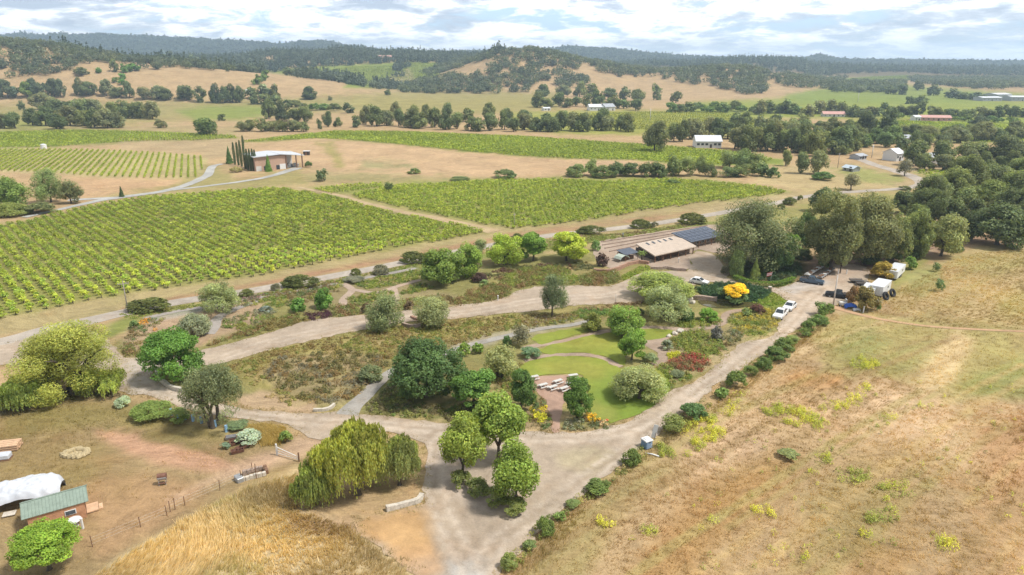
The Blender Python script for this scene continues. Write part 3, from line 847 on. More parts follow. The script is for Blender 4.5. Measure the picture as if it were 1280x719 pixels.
def crown_mesh(kind, det, var):
    """a crown in a unit ball (radius 1, half height 1)"""
    key = (kind, det, var)
    if key in CROWN:
        return CROWN[key]
    nl = {'x': 26000, 'h': 11000, 'm': 3600, 'l': 620}[det]
    ls = {'x': 0.029, 'h': 0.044, 'm': 0.074, 'l': 0.165}[det]
    nc = {'x': 120, 'h': 75, 'm': 42, 'l': 20}[det]
    cw = 1.0
    if kind == 'willow':
        # hanging curtains from a lumpy dome
        ns = {'x': 2600, 'h': 1500, 'm': 420, 'l': 90}[det]
        per = {'x': 18, 'h': 14, 'm': 9, 'l': 7}[det]
        nlb = 30
        lob = rdir(nlb); lob[:, 2] = abs(lob[:, 2]) * 1.15 - 0.30
        lob = lob * np.array([0.68, 0.68, 0.66]) * rng.uniform(.6, 1.1, (nlb, 1))
        k = rng.integers(0, nlb, ns)
        d = rdir(ns); d[:, 2] = np.abs(d[:, 2]) * 0.8
        st = lob[k] + d * (rng.uniform(0.15, 0.32, nlb)[k] * rng.uniform(.75, 1.1, ns))[:, None]
        rr = np.hypot(st[:, 0], st[:, 1])
        ln = rng.uniform(0.15, 0.85, ns) * (0.45 + 0.7 * rng.random(nlb)[k])
        ln = np.maximum(np.minimum(ln, st[:, 2] + rng.uniform(0.8, 1.0, ns)), .05)
        tt = (np.arange(per) / per)[None, :, None]
        outw = np.stack([st[:, 0], st[:, 1], 0 * rr], 1) / (rr[:, None] + 0.2) * 0.07
        c = st[:, None, :] + outw[:, None, :] * np.sqrt(tt) - np.array([0, 0, 1.0]) * (ln[:, None, None] * tt ** 1.25)
        c = (c + rng.normal(0, 0.015, c.shape)).reshape(-1, 3)
        nrm = unit(np.repeat(unit(np.stack([st[:, 0], st[:, 1], 0.3 + 0 * rr], 1)), per, 0) + rng.normal(0, 0.6, (ns * per, 3)))
        size = ls * 0.95
        t = unit(np.array([0, 0, -1.0]) + rng.normal(0, 0.22, c.shape))
        b = unit(np.cross(nrm, t))
        v = np.stack([c + t * size * 1.35, c + b * size * .5, c - t * size * 1.35, c - b * size * .5], 1).reshape(-1, 3)
        f = np.arange(len(v)).reshape(-1, 4)
        cl = np.repeat(rng.normal(1, 0.2, nlb)[k] * rng.normal(1, 0.12, ns), per)
        me = mesh_np('willow_crown', v, f, [LEAF], col=leafcol(len(c), 0.14, cl))
        CROWN[key] = me
        return me
    if kind in ('oak', 'round', 'maple', 'olive', 'sparse', 'feather'):
        if kind == 'feather':
            nl, ls, nc = 46000, .023, 66
        d = rdir(nc)
        lowcut = {'feather': -0.9, 'oak': -0.85, 'round': -0.85, 'maple': -0.7, 'olive': -0.8, 'sparse': -0.5}[kind]
        d[:, 2] = np.where(d[:, 2] < lowcut, np.abs(d[:, 2]), d[:, 2])
        # an uneven outline: slow lobes over the ball
        lobes = rdir(7)
        bump = (np.maximum(d @ lobes.T, 0) ** 3) @ rng.uniform(-0.42, 0.34, 7)
        rad = {'feather': 0.7, 'oak': 0.72, 'round': 0.74, 'maple': 0.73, 'olive': 0.74, 'sparse': 0.66}[kind] * (1 + bump) * rng.uniform(0.8, 1.08, nc)
        cc = d * rad[:, None]
        inner = rng.random(nc) < 0.22
        cc[inner] *= 0.5
        cr = rng.uniform(0.13, 0.36, nc) * {'x': .85, 'h': 1.0, 'm': 1.1, 'l': 1.35}[det]
        k = rng.choice(nc, nl, p=cr ** 2 / (cr ** 2).sum())
        e = rdir(nl)
        if kind == 'maple':
            e[:, 2] *= 0.55
        rr = cr[k] * rng.uniform(0.45, 1.05, nl) ** 0.6
        c = cc[k] + e * rr[:, None]
        nrm = unit(e * 0.7 + d[k] * 0.25 + np.array([0, 0, 0.45]) + rng.normal(0, 0.5, (nl, 3)))
        if kind == 'sparse':
            keep = rng.random(nl) < 0.62
            c, nrm, k = c[keep], nrm[keep], k[keep]
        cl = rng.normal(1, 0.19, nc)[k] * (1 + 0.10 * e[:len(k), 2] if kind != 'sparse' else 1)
        asp = {'feather': 0.3, 'oak': 0.62, 'round': 0.7, 'maple': 0.75, 'olive': 0.38, 'sparse': 0.5}[kind]
    elif kind in ('cypress', 'conifer'):
        z = rng.uniform(-1, 1, nl) if kind == 'cypress' else 1 - 2 * np.sqrt(rng.random(nl))
        if kind == 'cypress':
            prof = np.clip(np.sin((z + 1.25) / 2.45 * math.pi), 0, 1) ** 0.6
        else:
            prof = (1 - z) / 2 * (0.72 + 0.28 * np.abs(np.sin((z + 1) * 9 + rng.uniform(0, 6)))) + 0.04
        th = rng.uniform(0, 2 * math.pi, nl)
        lob = 1 + 0.13 * np.sin(th * 3 + z * 4) + 0.1 * np.sin(th * 5 - z * 7)
        r = prof * lob * rng.uniform(0.5, 1.03, nl) ** 0.5
        c = np.stack([r * np.cos(th), r * np.sin(th), z], 1)
        nrm = unit(np.stack([np.cos(th), np.sin(th), 0 * z + 0.5], 1) + rng.normal(0, 0.5, (nl, 3)))
        cl = 1 + 0.12 * np.sin(z * 11 + th * 2)
        asp = 0.5
    else:   # 'dome': a shrub that reaches the ground
        d = rdir(nc)
        d[:, 2] = np.abs(d[:, 2]) * 1.7 - 0.75
        cc = d * rng.uniform(0.6, 0.82, nc)[:, None]
        cr = rng.uniform(0.2, 0.36, nc)
        k = rng.integers(0, nc, nl)
        e = rdir(nl)
        c = cc[k] + e * (cr[k] * rng.uniform(0.5, 1.05, nl) ** 0.6)[:, None]
        c[:, 2] = np.maximum(c[:, 2], -1.0 + rng.uniform(0, .1, nl))
        nrm = unit(e * 0.6 + d[k] * 0.3 + np.array([0, 0, 0.4]) + rng.normal(0, 0.5, (nl, 3)))
        cl = rng.normal(1, 0.12, nc)[k]
        asp = 0.6
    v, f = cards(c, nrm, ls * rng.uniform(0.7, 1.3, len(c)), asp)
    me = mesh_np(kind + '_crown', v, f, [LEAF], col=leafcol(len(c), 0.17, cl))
    CROWN[key] = me
    return me


TRUNK = {}


def trunk_mesh(var, multi):
    """trunk and limbs of unit height, spreading to radius 1"""
    key = (var, multi)
    if key in TRUNK:
        return TRUNK[key]
    r = random.Random(100 + var + 10 * multi)
    mb = MB()
    for s in range(3 if multi else 1):
        a0 = r.uniform(0, 6.28)
        off = 0.12 if multi else 0.0
        base = Vector((off * math.cos(a0), off * math.sin(a0), -0.02))
        fork = Vector((base.x * 2 + r.uniform(-.05, .05), base.y * 2 + r.uniform(-.05, .05), 0.36))
        mb.tube([base, base.lerp(fork, 0.15), base.lerp(fork, 0.6) + Vector((r.uniform(-.02, .02), r.uniform(-.02, .02), 0)), fork], [0.10, 0.07, 0.058, 0.05], 8)
        for k in range(5):
            a = a0 + k * 1.26 + r.uniform(-.4, .4)
            e = fork + Vector((math.cos(a) * r.uniform(.35, .62), math.sin(a) * r.uniform(.35, .62), r.uniform(0.18, 0.5)))
            mid = fork.lerp(e, 0.5) + Vector((0, 0, 0.06))
            mb.tube([fork - Vector((0, 0, 0.03)), mid, e], [0.042, 0.027, 0.008], 6)
            for q in range(2):
                b = a + r.uniform(-1, 1)
                mb.tube([mid, mid + Vector((math.cos(b) * .16, math.sin(b) * .16, .12)), mid + Vector((math.cos(b) * .3, math.sin(b) * .3, .18))], [0.018, 0.012, 0.004], 5)
    o = mb.build('trunk', BARK, smooth=True)
    me = o.data
    bpy.data.objects.remove(o)
    TRUNK[key] = me
    return me


DARKOAK = (0.070, 0.088, 0.036); OAKG = (0.092, 0.108, 0.042); GREYOAK = (0.118, 0.124, 0.064); MIDG = (0.085, 0.125, 0.030)
LIME = (0.125, 0.175, 0.032); BRIGHT = (0.062, 0.130, 0.022); OLIVEC = (0.135, 0.150, 0.070); WILLOWC = (0.205, 0.225, 0.060)
YGREEN = (0.235, 0.270, 0.030); DARKG = (0.040, 0.075, 0.024); PURPLE = (0.085, 0.030, 0.032); GREYG = (0.135, 0.140, 0.095); BLUEG = (0.165, 0.205, 0.170)
SHRUBG = (0.075, 0.110, 0.028)


def tint(c, a=0.10):
    k = random.uniform(1 - a, 1 + a)
    y = random.uniform(-a, a) * 0.5
    return ((c[0] * 1.05 + .026) * k * (1 + y), (c[1] * 1.05 + .029) * k, (c[2] * 1.05 + .010) * k * (1 - y), 1)


LABELS = {}


def plant(box, kind, c, label, cat, name, group=None, ybase=None, det=None, trunk=True, multi=False, vary=0.05, rz=None, deep=1.0, xbase=None):
    """a tree or shrub whose crown fills the picture box (x0,y0,x1,y1)"""
    x0, y0, x1, y1 = box
    cx = (x0 + x1) / 2 if xbase is None else xbase
    S_ = (y1 - y0) / 2
    yb = ybase if ybase is not None else y1 - 0.22 * S_
    g = G(cx, yb)
    px, py, d = proj(g.x, g.y, g.z)
    dl = math.atan2(CAMZ - g.z, math.hypot(g.x, g.y))
    scale = d / F
    r = (x1 - x0) / 2 * scale
    s = S_ * scale
    rd = min(r * deep, s * 0.92 / max(math.sin(dl), 0.05))
    b = math.sqrt(max(s * s - (rd * math.sin(dl)) ** 2, (0.35 * s) ** 2)) / math.cos(dl)
    zc = (yb - (y0 + y1) / 2) * scale / math.cos(dl)
    zc = max(zc, b * 0.86)
    W_ = max(x1 - x0, y1 - y0)
    det = det or ('x' if W_ > 74 else 'h' if W_ > 42 else 'm' if W_ > 20 else 'l')
    me = crown_mesh(kind, det, random.randrange({'x': 2, 'h': 3, 'm': 3, 'l': 3}[det]))
    rot = random.uniform(0, 6.28) if rz is None else rz
    if W_ < 13 or not trunk:
        o = link(name, me)
        o.location = (g.x, g.y, g.z + zc)
        o.scale = (r, r if deep >= 1 else rd, b)
        o.rotation_euler = (0, 0, rot if deep >= 1 else 0)
        o.color = tint(c, vary)
        return tag(o, label, cat, group)
    root = empty(name, g, 0, label, cat, group)
    o = link('crown', me, root)
    o.location = (0, 0, zc)
    o.scale = (r, r, b)
    o.rotation_euler = (0, 0, rot)
    o.color = tint(c, vary)
    t = link('trunk', trunk_mesh(random.randrange(3), multi), root)
    th = zc + b * 0.45
    t.scale = (r * 0.95, r * 0.95, th) if kind not in ('cypress', 'conifer') else (r * .6, r * .6, th)
    t.rotation_euler = (0, 0, random.uniform(0, 6.28))
    return root


ORD = ['leftmost', 'second', 'third', 'fourth', 'fifth', 'sixth', 'seventh', 'eighth', 'ninth', 'tenth', 'eleventh', 'twelfth', 'thirteenth', 'fourteenth', 'fifteenth', 'sixteenth', 'seventeenth', 'eighteenth', 'nineteenth', 'twentieth']
for _t in ('twenty', 'thirty', 'forty'):
    ORD += [_t + '-' + o for o in ['first', 'second', 'third', 'fourth', 'fifth', 'sixth', 'seventh', 'eighth', 'ninth']] + [{'twenty': 'thirtieth', 'thirty': 'fortieth', 'forty': 'fiftieth'}[_t]]


def ordinal(i):
    return ORD[i] + (' from the left' if i else '')


def belt(items, kind, cols, desc, where, group, cat='tree', name='oak_tree', det=None, trunk=True):
    """a row of separate trees; every one says its place in the row. items: picture boxes"""
    items = sorted(items, key=lambda b: (b[0] + b[2]) / 2)
    for i, b in enumerate(items):
        k = kind if isinstance(kind, str) else random.choice(kind)
        plant(b, k, random.choice(cols), '%s, %s %s' % (desc, ordinal(i), where), cat, name, group, det=det, vary=0.13, trunk=trunk)


def row(line, n, w, h, jx=2, jy=1.5):
    """n boxes along a picture polyline of foot points"""
    L = np.asarray(line, float)
    seg = np.linalg.norm(np.diff(L, axis=0), axis=1)
    cum = np.concatenate([[0], np.cumsum(seg)])
    out = []
    for i in range(n):
        t = (i + 0.5 + random.uniform(-.25, .25)) / n * cum[-1]
        x, y = np.interp(t, cum, L[:, 0]), np.interp(t, cum, L[:, 1]) + random.uniform(-jy, jy)
        ww, hh = random.uniform(*w), random.uniform(*h)
        out.append((x - ww / 2, y - hh, x + ww / 2, y))
    return out


# ------------------------------------------------------------------ "stuff" scatterers
def scatter(poly_px, dens, maxn=200000):
    P = unproj([p[0] for p in poly_px], [p[1] for p in poly_px])[:, :2]
    lo, hi = P.min(0), P.max(0)
    n = min(int((hi[0] - lo[0]) * (hi[1] - lo[1]) * dens), maxn * 4)
    x, y = rng.uniform(lo[0], hi[0], n), rng.uniform(lo[1], hi[1], n)
    k = inpoly(x, y, P)
    return x[k], y[k]


def mounds(name, label, cat, poly_px, cols, dens, rad, hgt, nleaf, leaf, spread=0.15, kind='stuff', group=None, patchy=0.0):
    """low planting over an area: many leafy mounds in one object"""
    x, y = scatter(poly_px, dens * (1.0 if patchy else 1.55))
    if patchy:
        k = vnoise(x, y, 4.0, 77) + 0.5 * vnoise(x, y, 1.7, 78) > patchy - 0.5
        x, y = x[k], y[k]
    n = len(x)
    if n == 0:
        return None
    z = H(x, y) + 0.06
    r = rng.uniform(*rad, n); h = rng.uniform(*hgt, n)
    cols = np.asarray(cols, float)
    # drifts of one colour rather than confetti
    sel = np.clip(((vnoise(x, y, 3.0, 11) + 0.5) + rng.normal(0, 0.13, n)) * len(cols), 0, len(cols) - 1).astype(int)
    ci = cols[sel] * rng.normal(1, 0.10, n)[:, None]
    k = np.repeat(np.arange(n), nleaf)
    e = rdir(n * nleaf); e[:, 2] = np.abs(e[:, 2])
    rr = rng.uniform(0.6, 1.05, n * nleaf)
    c = np.stack([x[k] + e[:, 0] * r[k] * rr, y[k] + e[:, 1] * r[k] * rr, z[k] + e[:, 2] * h[k] * rr + 0.02], 1)
    nrm = unit(e + np.array([0, 0, .4]) + rng.normal(0, 0.45, c.shape))
    v, f = cards(c, nrm, leaf * rng.uniform(0.7, 1.3, len(c)), 0.6)
    col = np.repeat(ci[k] * np.clip(rng.normal(1, spread, len(c)), .5, 1.6)[:, None], 4, 0)
    me = mesh_np(name, v, f, [LEAFABS], col=col)
    return tag(link(name, me), label, cat, group, kind)


def blades(name, label, cat, poly_px, cols, dens, hgt, nb, wid=0.05, lean=0.5, wind=(0.3, -0.2), maxn=90000, patchy=None, falloff=None, pts=None, own=0.35, avoid=()):
    """tufts of grass: thin bent blades, one object; their colour goes with the turf they grow in"""
    x, y = scatter(poly_px, dens, maxn) if pts is None else pts
    d = np.hypot(x, y)
    if falloff:
        k = rng.random(len(x)) < np.clip(falloff / d, 0, 1) ** 2
        x, y = x[k], y[k]
    if patchy is not None:
        q = vnoise(x, y, 9.0, 5) + 0.6 * vnoise(x, y, 3.1, 6)
        k = q + rng.normal(0, 0.12, len(x)) > patchy
        x, y = x[k], y[k]
    for poly in avoid:
        P = unproj([p[0] for p in poly], [p[1] for p in poly])[:, :2]
        k = ~(inpoly(x, y, P) & (rng.random(len(x)) < .7))
        x, y = x[k], y[k]
    n = len(x)
    z = H(x, y)
    cols = np.asarray(cols, float)
    sel = np.clip(((vnoise(x, y, 7.0, 21) * 1.2 + 0.5) + rng.normal(0, 0.16, n)) * len(cols), 0, len(cols) - 1).astype(int)
    base = paint(x, y, z, STRAW) * 1.12
    big = 1 + 0.5 * vnoise(x, y, 14.0, 61) + 0.35 * vnoise(x, y, 5.0, 62)
    cc = (base * (1 - own) + cols[sel] * own) * big[:, None]
    hh = rng.uniform(*hgt, n) * (1 + .7 * vnoise(x, y, 8.0, 63))
    k = np.repeat(np.arange(n), nb)
    m = len(k)
    th = rng.uniform(0, 6.28, m)
    ln = rng.uniform(0.1, 1, m) * lean
    gx = vnoise(x, y, 11.0, 31) * 1.6; gy = vnoise(x, y, 11.0, 32) * 1.6
    tip = np.stack([np.cos(th) * ln + wind[0] + gx[k], np.sin(th) * ln + wind[1] + gy[k], np.ones(m)], 1)
    tip = tip * (hh[k] * rng.uniform(0.6, 1.1, m))[:, None]
    b0 = np.stack([x[k] + rng.normal(0, .2, m), y[k] + rng.normal(0, .2, m), z[k] - 0.02], 1)
    sx = np.stack([np.cos(th + 1.57), np.sin(th + 1.57), 0 * th], 1) * (wid * rng.uniform(.6, 1.4, m))[:, None]
    v = np.stack([b0 - sx, b0 + sx, b0 + tip], 1).reshape(-1, 3)
    col = np.repeat(cc[k] * np.clip(rng.normal(1, 0.14, m), .5, 1.6)[:, None], 3, 0)
    me = mesh_np(name, v, np.arange(3 * m).reshape(-1, 3), [GRASSM], col=col)
    return tag(link(name, me), label, cat, kind='stuff')


# ------------------------------------------------------------------ vineyards
def vine_points(poly_px, rdirv, rowsp, vsp, miss=0.03, jit=0.10):
    P = unproj([p[0] for p in poly_px], [p[1] for p in poly_px])[:, :2]
    r = np.array(rdirv, float); r /= np.linalg.norm(r)
    q = np.array([r[1], -r[0]])
    a, b = P @ r, P @ q
    A, B = np.meshgrid(np.arange(a.min(), a.max(), vsp), np.arange(b.min(), b.max(), rowsp))
    pts = A.ravel()[:, None] * r + B.ravel()[:, None] * q
    pts = pts + rng.normal(0, jit, pts.shape)
    k = inpoly(pts[:, 0], pts[:, 1], P) & (rng.random(len(pts)) > miss)
    return pts[k]


VC = np.array([(0.205, 0.252, 0.034), (0.248, 0.285, 0.040), (0.165, 0.216, 0.031)])


def vines_stuff(name, label, pts, n, size, r=0.75, z0=0.45, h=0.7, cols=VC, along=None, trunkq=True):
    if len(pts) == 0:
        return
    m = len(pts)
    k = np.repeat(np.arange(m), n)
    e = rdir(m * n)
    z = H(pts[:, 0], pts[:, 1])
    sc = rng.uniform(0.75, 1.2, m)
    rx = r * sc[k] * rng.uniform(.5, 1.05, m * n)
    c = np.stack([pts[k, 0] + e[:, 0] * rx, pts[k, 1] + e[:, 1] * rx, z[k] + z0 + (e[:, 2] * .5 + .5) * h * sc[k]], 1)
    if along is not None:
        u = rng.uniform(-.5, .5, m * n) * along[2]
        c[:, 0] += along[0] * u; c[:, 1] += along[1] * u
    nrm = unit(e * .6 + np.array([0, 0, .7]) + rng.normal(0, .5, c.shape))
    v, f = cards(c, nrm, size * rng.uniform(.7, 1.3, len(c)), .7)
    ci = cols[rng.integers(0, len(cols), m)] * rng.normal(1, .1, m)[:, None]
    ci = ci * (1 + 0.25 * vnoise(pts[:, 0], pts[:, 1], 30, 3))[:, None]
    col = np.repeat(ci[k] * np.clip(rng.normal(1, .16, len(c)), .5, 1.6)[:, None], 4, 0)
    if trunkq:   # short dark stocks
        w_ = 0.07
        tb = np.stack([pts[:, 0], pts[:, 1], z], 1)
        tv = np.stack([tb + [-w_, 0, 0], tb + [w_, 0, 0], tb + [w_, 0, z0 + .2], tb + [-w_, 0, z0 + .2], tb + [0, -w_, 0], tb + [0, w_, 0], tb + [0, w_, z0 + .2], tb + [0, -w_, z0 + .2]], 1).reshape(-1, 3)
        tf = np.arange(len(tv)).reshape(-1, 4) + len(v)
        v = np.vstack([v, tv]); f = np.vstack([f, tf]); col = np.vstack([col, np.tile((0.07, 0.05, 0.035), (len(tv), 1))])
    return tag(link(name, mesh_np(name, v, f, [LEAFABS], col=col)), label, 'vines', kind='stuff')


V1 = [(-60, 296), (-60, 408), (0, 399), (29, 393.5), (120, 376), (210, 360), (320, 346), (440, 322), (540, 303), (612, 291), (553, 278), (497, 268), (452, 257), (424, 248), (380, 240), (350, 236), (320, 237), (217, 244), (160, 250), (122, 257), (75, 266), (35, 277), (0, 283)]
V2 = [(437, 244), (452, 249), (497, 260), (553, 270), (600, 279), (640, 287), (700, 281), (760, 272), (820, 262), (880, 254), (940, 247.5), (985, 241.5), (960, 235), (900, 229), (840, 224.5), (800, 226), (760, 228), (700, 225), (640, 225.5), (590, 227), (540, 231), (490, 233), (470, 238)]
RD = (-0.68, 0.73)
p1 = vine_points(V1, RD, 2.65, 2.5)
p2 = vine_points(V2, (0.73, 0.68), 2.6, 2.3)
# the 300 that show largest stand as plants of their own
d1 = np.hypot(p1[:, 0], p1[:, 1])
ppx = proj(p1[:, 0], p1[:, 1], 0 * d1)
inside = (ppx[0] > 4) & (ppx[0] < 640)
near = np.argsort(np.where(inside, d1, 1e9))[:300]
rest = np.setdiff1d(np.arange(len(p1)), near)


def vine_mesh(i):
    n = 90
    e = rdir(n)
    arms = rdir(6); arms[:, 2] = np.abs(arms[:, 2]) * .5
    k = rng.integers(0, 6, n)
    c = arms[k] * np.array([.48, .48, .35]) + e * .36 * rng.uniform(.4, 1.05, (n, 1)) + np.array([0, 0, .78])
    v, f = cards(c, unit(e * .6 + np.array([0, 0, .7]) + rng.normal(0, .5, c.shape)), .17 * rng.uniform(.7, 1.3, n), .75)
    col = leafcol(n, .18)
    w_ = MB().tube([(0, 0, -.03), (.03, .01, .3), (0, .03, .62)], [.1, .08, .06], 6)
    for a in arms:
        w_.tube([(0, .02, .55), tuple(a * .3 + np.array([0, 0, .7]))], [.05, .02], 5)
    fq = [x for x in w_.f if len(x) == 4]
    fo = np.asarray(fq) + len(v)
    v2 = np.vstack([v, np.asarray([tuple(x) for x in w_.v])])
    col = np.vstack([col, np.ones((len(w_.v), 3))])
    mi = np.concatenate([np.zeros(len(f), int), np.ones(len(fo), int)])
    return mesh_np('grapevine', v2, np.vstack([f, fo]), [LEAF, BARK], mi, col)


VM = [vine_mesh(i) for i in range(6)]
for q, i in enumerate(near):
    x, y = p1[i]
    o = link('grapevine', VM[q % 6])
    o.location = (x, y, float(H(x, y)))
    s = random.uniform(1.05, 1.45)
    o.scale = (s, s, s * random.uniform(.9, 1.05))
    o.rotation_euler = (0, 0, random.uniform(0, 6.28))
    o.color = tint(VC[q % 3], .12)
    tag(o, 'separate low grapevine with bright green leaves in the front rows of the left vineyard', 'grapevine', 'front grapevines of the left vineyard')
vines_stuff('vineyard_rows', 'rows of low green grapevines filling the big left vineyard behind its front rows', p1[rest], 56, .26, 1.06, .36, .78)
vines_stuff('vineyard_rows', 'rows of bright green grapevines in the middle vineyard right of the diagonal farm track', p2, 42, .28, 1.0, .36, .78)
VX = [(385, 237), (430, 231.5), (480, 229), (475, 234), (440, 240), (415, 243)]
vines_stuff('vineyard_rows', 'small wedge of grapevines above the top of the diagonal farm track', vine_points(VX, RD, 2.5, 2.2), 22, .3, .75, .4, .6)
V3 = [(-120, 188), (0, 187.5), (60, 187), (140, 189), (210, 193), (256, 197), (258, 205), (245, 222), (200, 223), (120, 221), (60, 216), (0, 214), (-120, 210)]
vines_stuff('vineyard_rows', 'trellised vine rows with pale soil between them on the far left slope', vine_points(V3, (-0.41, 0.91), 3.1, 1.1, .02, .06), 14, .28, .52, .3, .95, trunkq=False)
V4 = [(-120, 164), (0, 166), (100, 163), (200, 166), (290, 170), (298, 173), (250, 176), (180, 176.5), (120, 180), (60, 184), (0, 185), (-120, 186)]
vines_stuff('vineyard_rows', 'vineyard strip below the left oaks, above the trellised slope', vine_points(V4, (0.9, 0.45), 3.2, 1.8, .05, .1), 12, .42, .7, .4, .8, trunkq=False)
V5 = [(300, 178), (360, 170.5), (420, 164.5), (520, 165.5), (660, 171.5), (735, 177), (800, 181), (905, 189), (965, 199), (955, 204), (872, 206.5), (797, 200), (735, 199.5), (660, 196), (600, 191), (540, 185), (470, 178), (400, 173), (350, 176)]
vines_stuff('vineyard_rows', 'long bright vineyard strip crossing the middle of the valley above the dry field', vine_points(V5, (0.5, 0.86), 2.6, 1.8, .03, .1), 10, .45, .75, .4, .8, trunkq=False)
V6 = [(700, 143), (800, 140), (900, 141), (960, 151), (950, 165), (860, 164), (720, 158)]
vines_stuff('vineyard_rows', 'faint vine rows in the flat green field before the white farm sheds', vine_points(V6, (0.96, -0.25), 5, 2.2, .05, .1), 7, .6, .8, .2, .8, (VC * np.array([1.1, 0.95, 1.3])), trunkq=False)
V7 = [(1120, 151), (1290, 158), (1290, 176), (1230, 178), (1180, 173), (1130, 166)]
vines_stuff('vineyard_rows', 'green vineyard at the right edge below the pink-roofed house', vine_points(V7, (0.96, -0.25), 4, 2.2, .05, .1), 8, .6, .8, .2, .9, trunkq=False)
V8 = [(1036, 100), (1080, 97), (1135, 94), (1138, 99), (1110, 106), (1060, 105)]
vines_stuff('vineyard_rows', 'small bright vineyard on the far right hillside among dark woods', vine_points(V8, (0.3, 0.95), 6, 3, .05, .1), 5, 1.0, 1.0, .3, .9, trunkq=False)
V9 = [(1145, 213), (1290, 214), (1290, 223), (1190, 224), (1150, 218)]
vines_stuff('vineyard_rows', 'low vineyard showing between the dark oaks at the right edge', vine_points(V9, (0.8, 0.6), 3, 1.8, .05, .1), 10, .4, .75, .3, .8, trunkq=False)
V10 = [(395, 90), (450, 83), (520, 78), (555, 80), (545, 96), (520, 109), (470, 109), (440, 103), (455, 95), (430, 92)]
vines_stuff('vineyard_rows', 'green vineyard on the hillside below the dark ridge left of the wooded knoll', vine_points(V10, (0.9, 0.4), 7, 3, .05, .1), 4, 1.0, 1.0, .3, .9, VC * 0.8, trunkq=False)
# ------------------------------------------------------------------ garden and drive trees, each one read off the photograph
T = plant
# willow on the left: one dome with a skirt of hanging shoots
T((12, 391, 160, 505), 'feather', (0.21, 0.225, 0.05), 'huge pale yellow-green willow tree beside the road on the left', 'tree', 'willow_tree', ybase=492, multi=True, deep=0.95)
T((93, 452, 160, 498), 'willow', (0.17, 0.205, 0.045), 'weeping willow with hanging shoots at right foot of the huge pale willow', 'tree', 'willow_tree', ybase=492, trunk=True)
T((-6, 466, 66, 520), 'willow', (0.15, 0.185, 0.045), 'low willow thicket at left foot of the huge pale willow', 'tree', 'willow_tree', ybase=508)
T((180, 405, 258, 484), 'maple', BRIGHT, 'deep bright green broadleaf tree behind the curved kerb wall', 'tree', 'broadleaf_tree', ybase=474)
T((229, 441, 307, 528), 'olive', (0.098, 0.112, 0.058), 'grey-green oak with a clear dark trunk beside the yard drive', 'tree', 'oak_tree', ybase=533, multi=True)
T((222, 389, 266, 421), 'dome', (0.165, 0.18, 0.12), 'grey-green shrub dotted white with flowers behind the dark tree', 'shrub', 'flowering_shrub', trunk=False)
T((247, 352, 301, 394), 'olive', (0.15, 0.17, 0.075), 'pale grey-green round tree beside the road below the vineyard', 'tree', 'olive_tree')
T((363, 373, 382, 392), 'round', BRIGHT, 'small round dark green tree in the beds, left of a similar pair', 'shrub', 'round_shrub', trunk=False)
T((391, 362, 417, 388), 'round', BRIGHT, 'small bushy green tree in the beds, right of a similar pair', 'shrub', 'round_shrub', trunk=False)
T((457, 370, 509, 421), 'olive', (0.125, 0.145, 0.068), 'round olive tree beside the drive, left one of two', 'tree', 'olive_tree', ybase=412)
T((518, 370, 571, 414), 'olive', (0.155, 0.17, 0.085), 'paler round olive tree beside the drive, right one of two', 'tree', 'olive_tree', ybase=408)
T((525, 314, 580, 362), 'round', MIDG[:2] + (0.024,), 'large round green tree above the beds with a flattened top', 'tree', 'round_tree', ybase=355)
T((562, 309, 604, 352), 'round', (0.115, 0.165, 0.028), 'lighter green round tree touching the large green one', 'tree', 'round_tree', ybase=345)
T((608, 297, 653, 338), 'round', (0.185, 0.235, 0.03), 'yellow-green round tree, left of three in a row above the beds', 'tree', 'round_tree', ybase=331)
T((645, 292, 688, 334), 'maple', (0.095, 0.16, 0.026), 'mid green round tree between two yellow-green ones', 'tree', 'round_tree', ybase=326)
T((682, 290, 734, 333), 'maple', YGREEN, 'bright yellow-green round tree left of the winery roof', 'tree', 'round_tree', ybase=326)
T((590, 298, 612, 318), 'olive', (0.13, 0.16, 0.08), 'small pale round tree by the road behind the yellow-green trees', 'tree', 'olive_tree')
T((672, 343, 708, 394), 'olive', (0.085, 0.105, 0.06), 'narrow dark grey-green tree standing alone on the drive edge', 'tree', 'narrow_tree', ybase=396)
T((787, 340, 868, 384), 'round', (0.165, 0.20, 0.055), 'broad yellowish willow-like tree behind the grey-green dome tree', 'tree', 'broad_tree', ybase=372)
T((799, 357, 862, 405), 'olive', (0.155, 0.175, 0.085), 'dense grey-green dome tree before the broad yellowish tree', 'tree', 'olive_tree', ybase=398)
T((487, 420, 578, 507), 'round', DARKG, 'large dark green tree at the west end of the garden', 'tree', 'round_tree', ybase=496)
T((558, 457, 624, 516), 'maple', (0.065, 0.13, 0.026), 'fresh green maple right of the large dark tree', 'tree', 'maple_tree', ybase=510)
T((598, 427, 652, 478), 'sparse', (0.19, 0.205, 0.095), 'sparse pale tree with visible branches behind the fresh green maple', 'tree', 'open_tree', ybase=472, multi=True)
T((632, 459, 670, 516), 'maple', (0.055, 0.105, 0.028), 'upright dark green tree left of the picnic tables', 'tree', 'upright_tree', ybase=512)
T((702, 469, 741, 526), 'maple', (0.06, 0.115, 0.024), 'pointed dark green tree right of the picnic tables', 'tree', 'upright_tree', ybase=522)
T((586, 496, 659, 566), 'round', LIME, 'lime-green street tree at the back of the group of three on the drive', 'tree', 'lime_tree', ybase=578)
T((547, 522, 609, 590), 'round', (0.14, 0.18, 0.034), 'lime-green street tree at the left of the group of three on the drive', 'tree', 'lime_tree', ybase=602)
T((611, 556, 677, 630), 'round', (0.125, 0.175, 0.032), 'lime-green street tree at the front of the group of three on the drive', 'tree', 'lime_tree', ybase=634)
T((366, 576, 426, 645), 'willow', (0.145, 0.175, 0.048), 'darker green left part of the weeping willow clump', 'tree', 'weeping_willow', ybase=628)
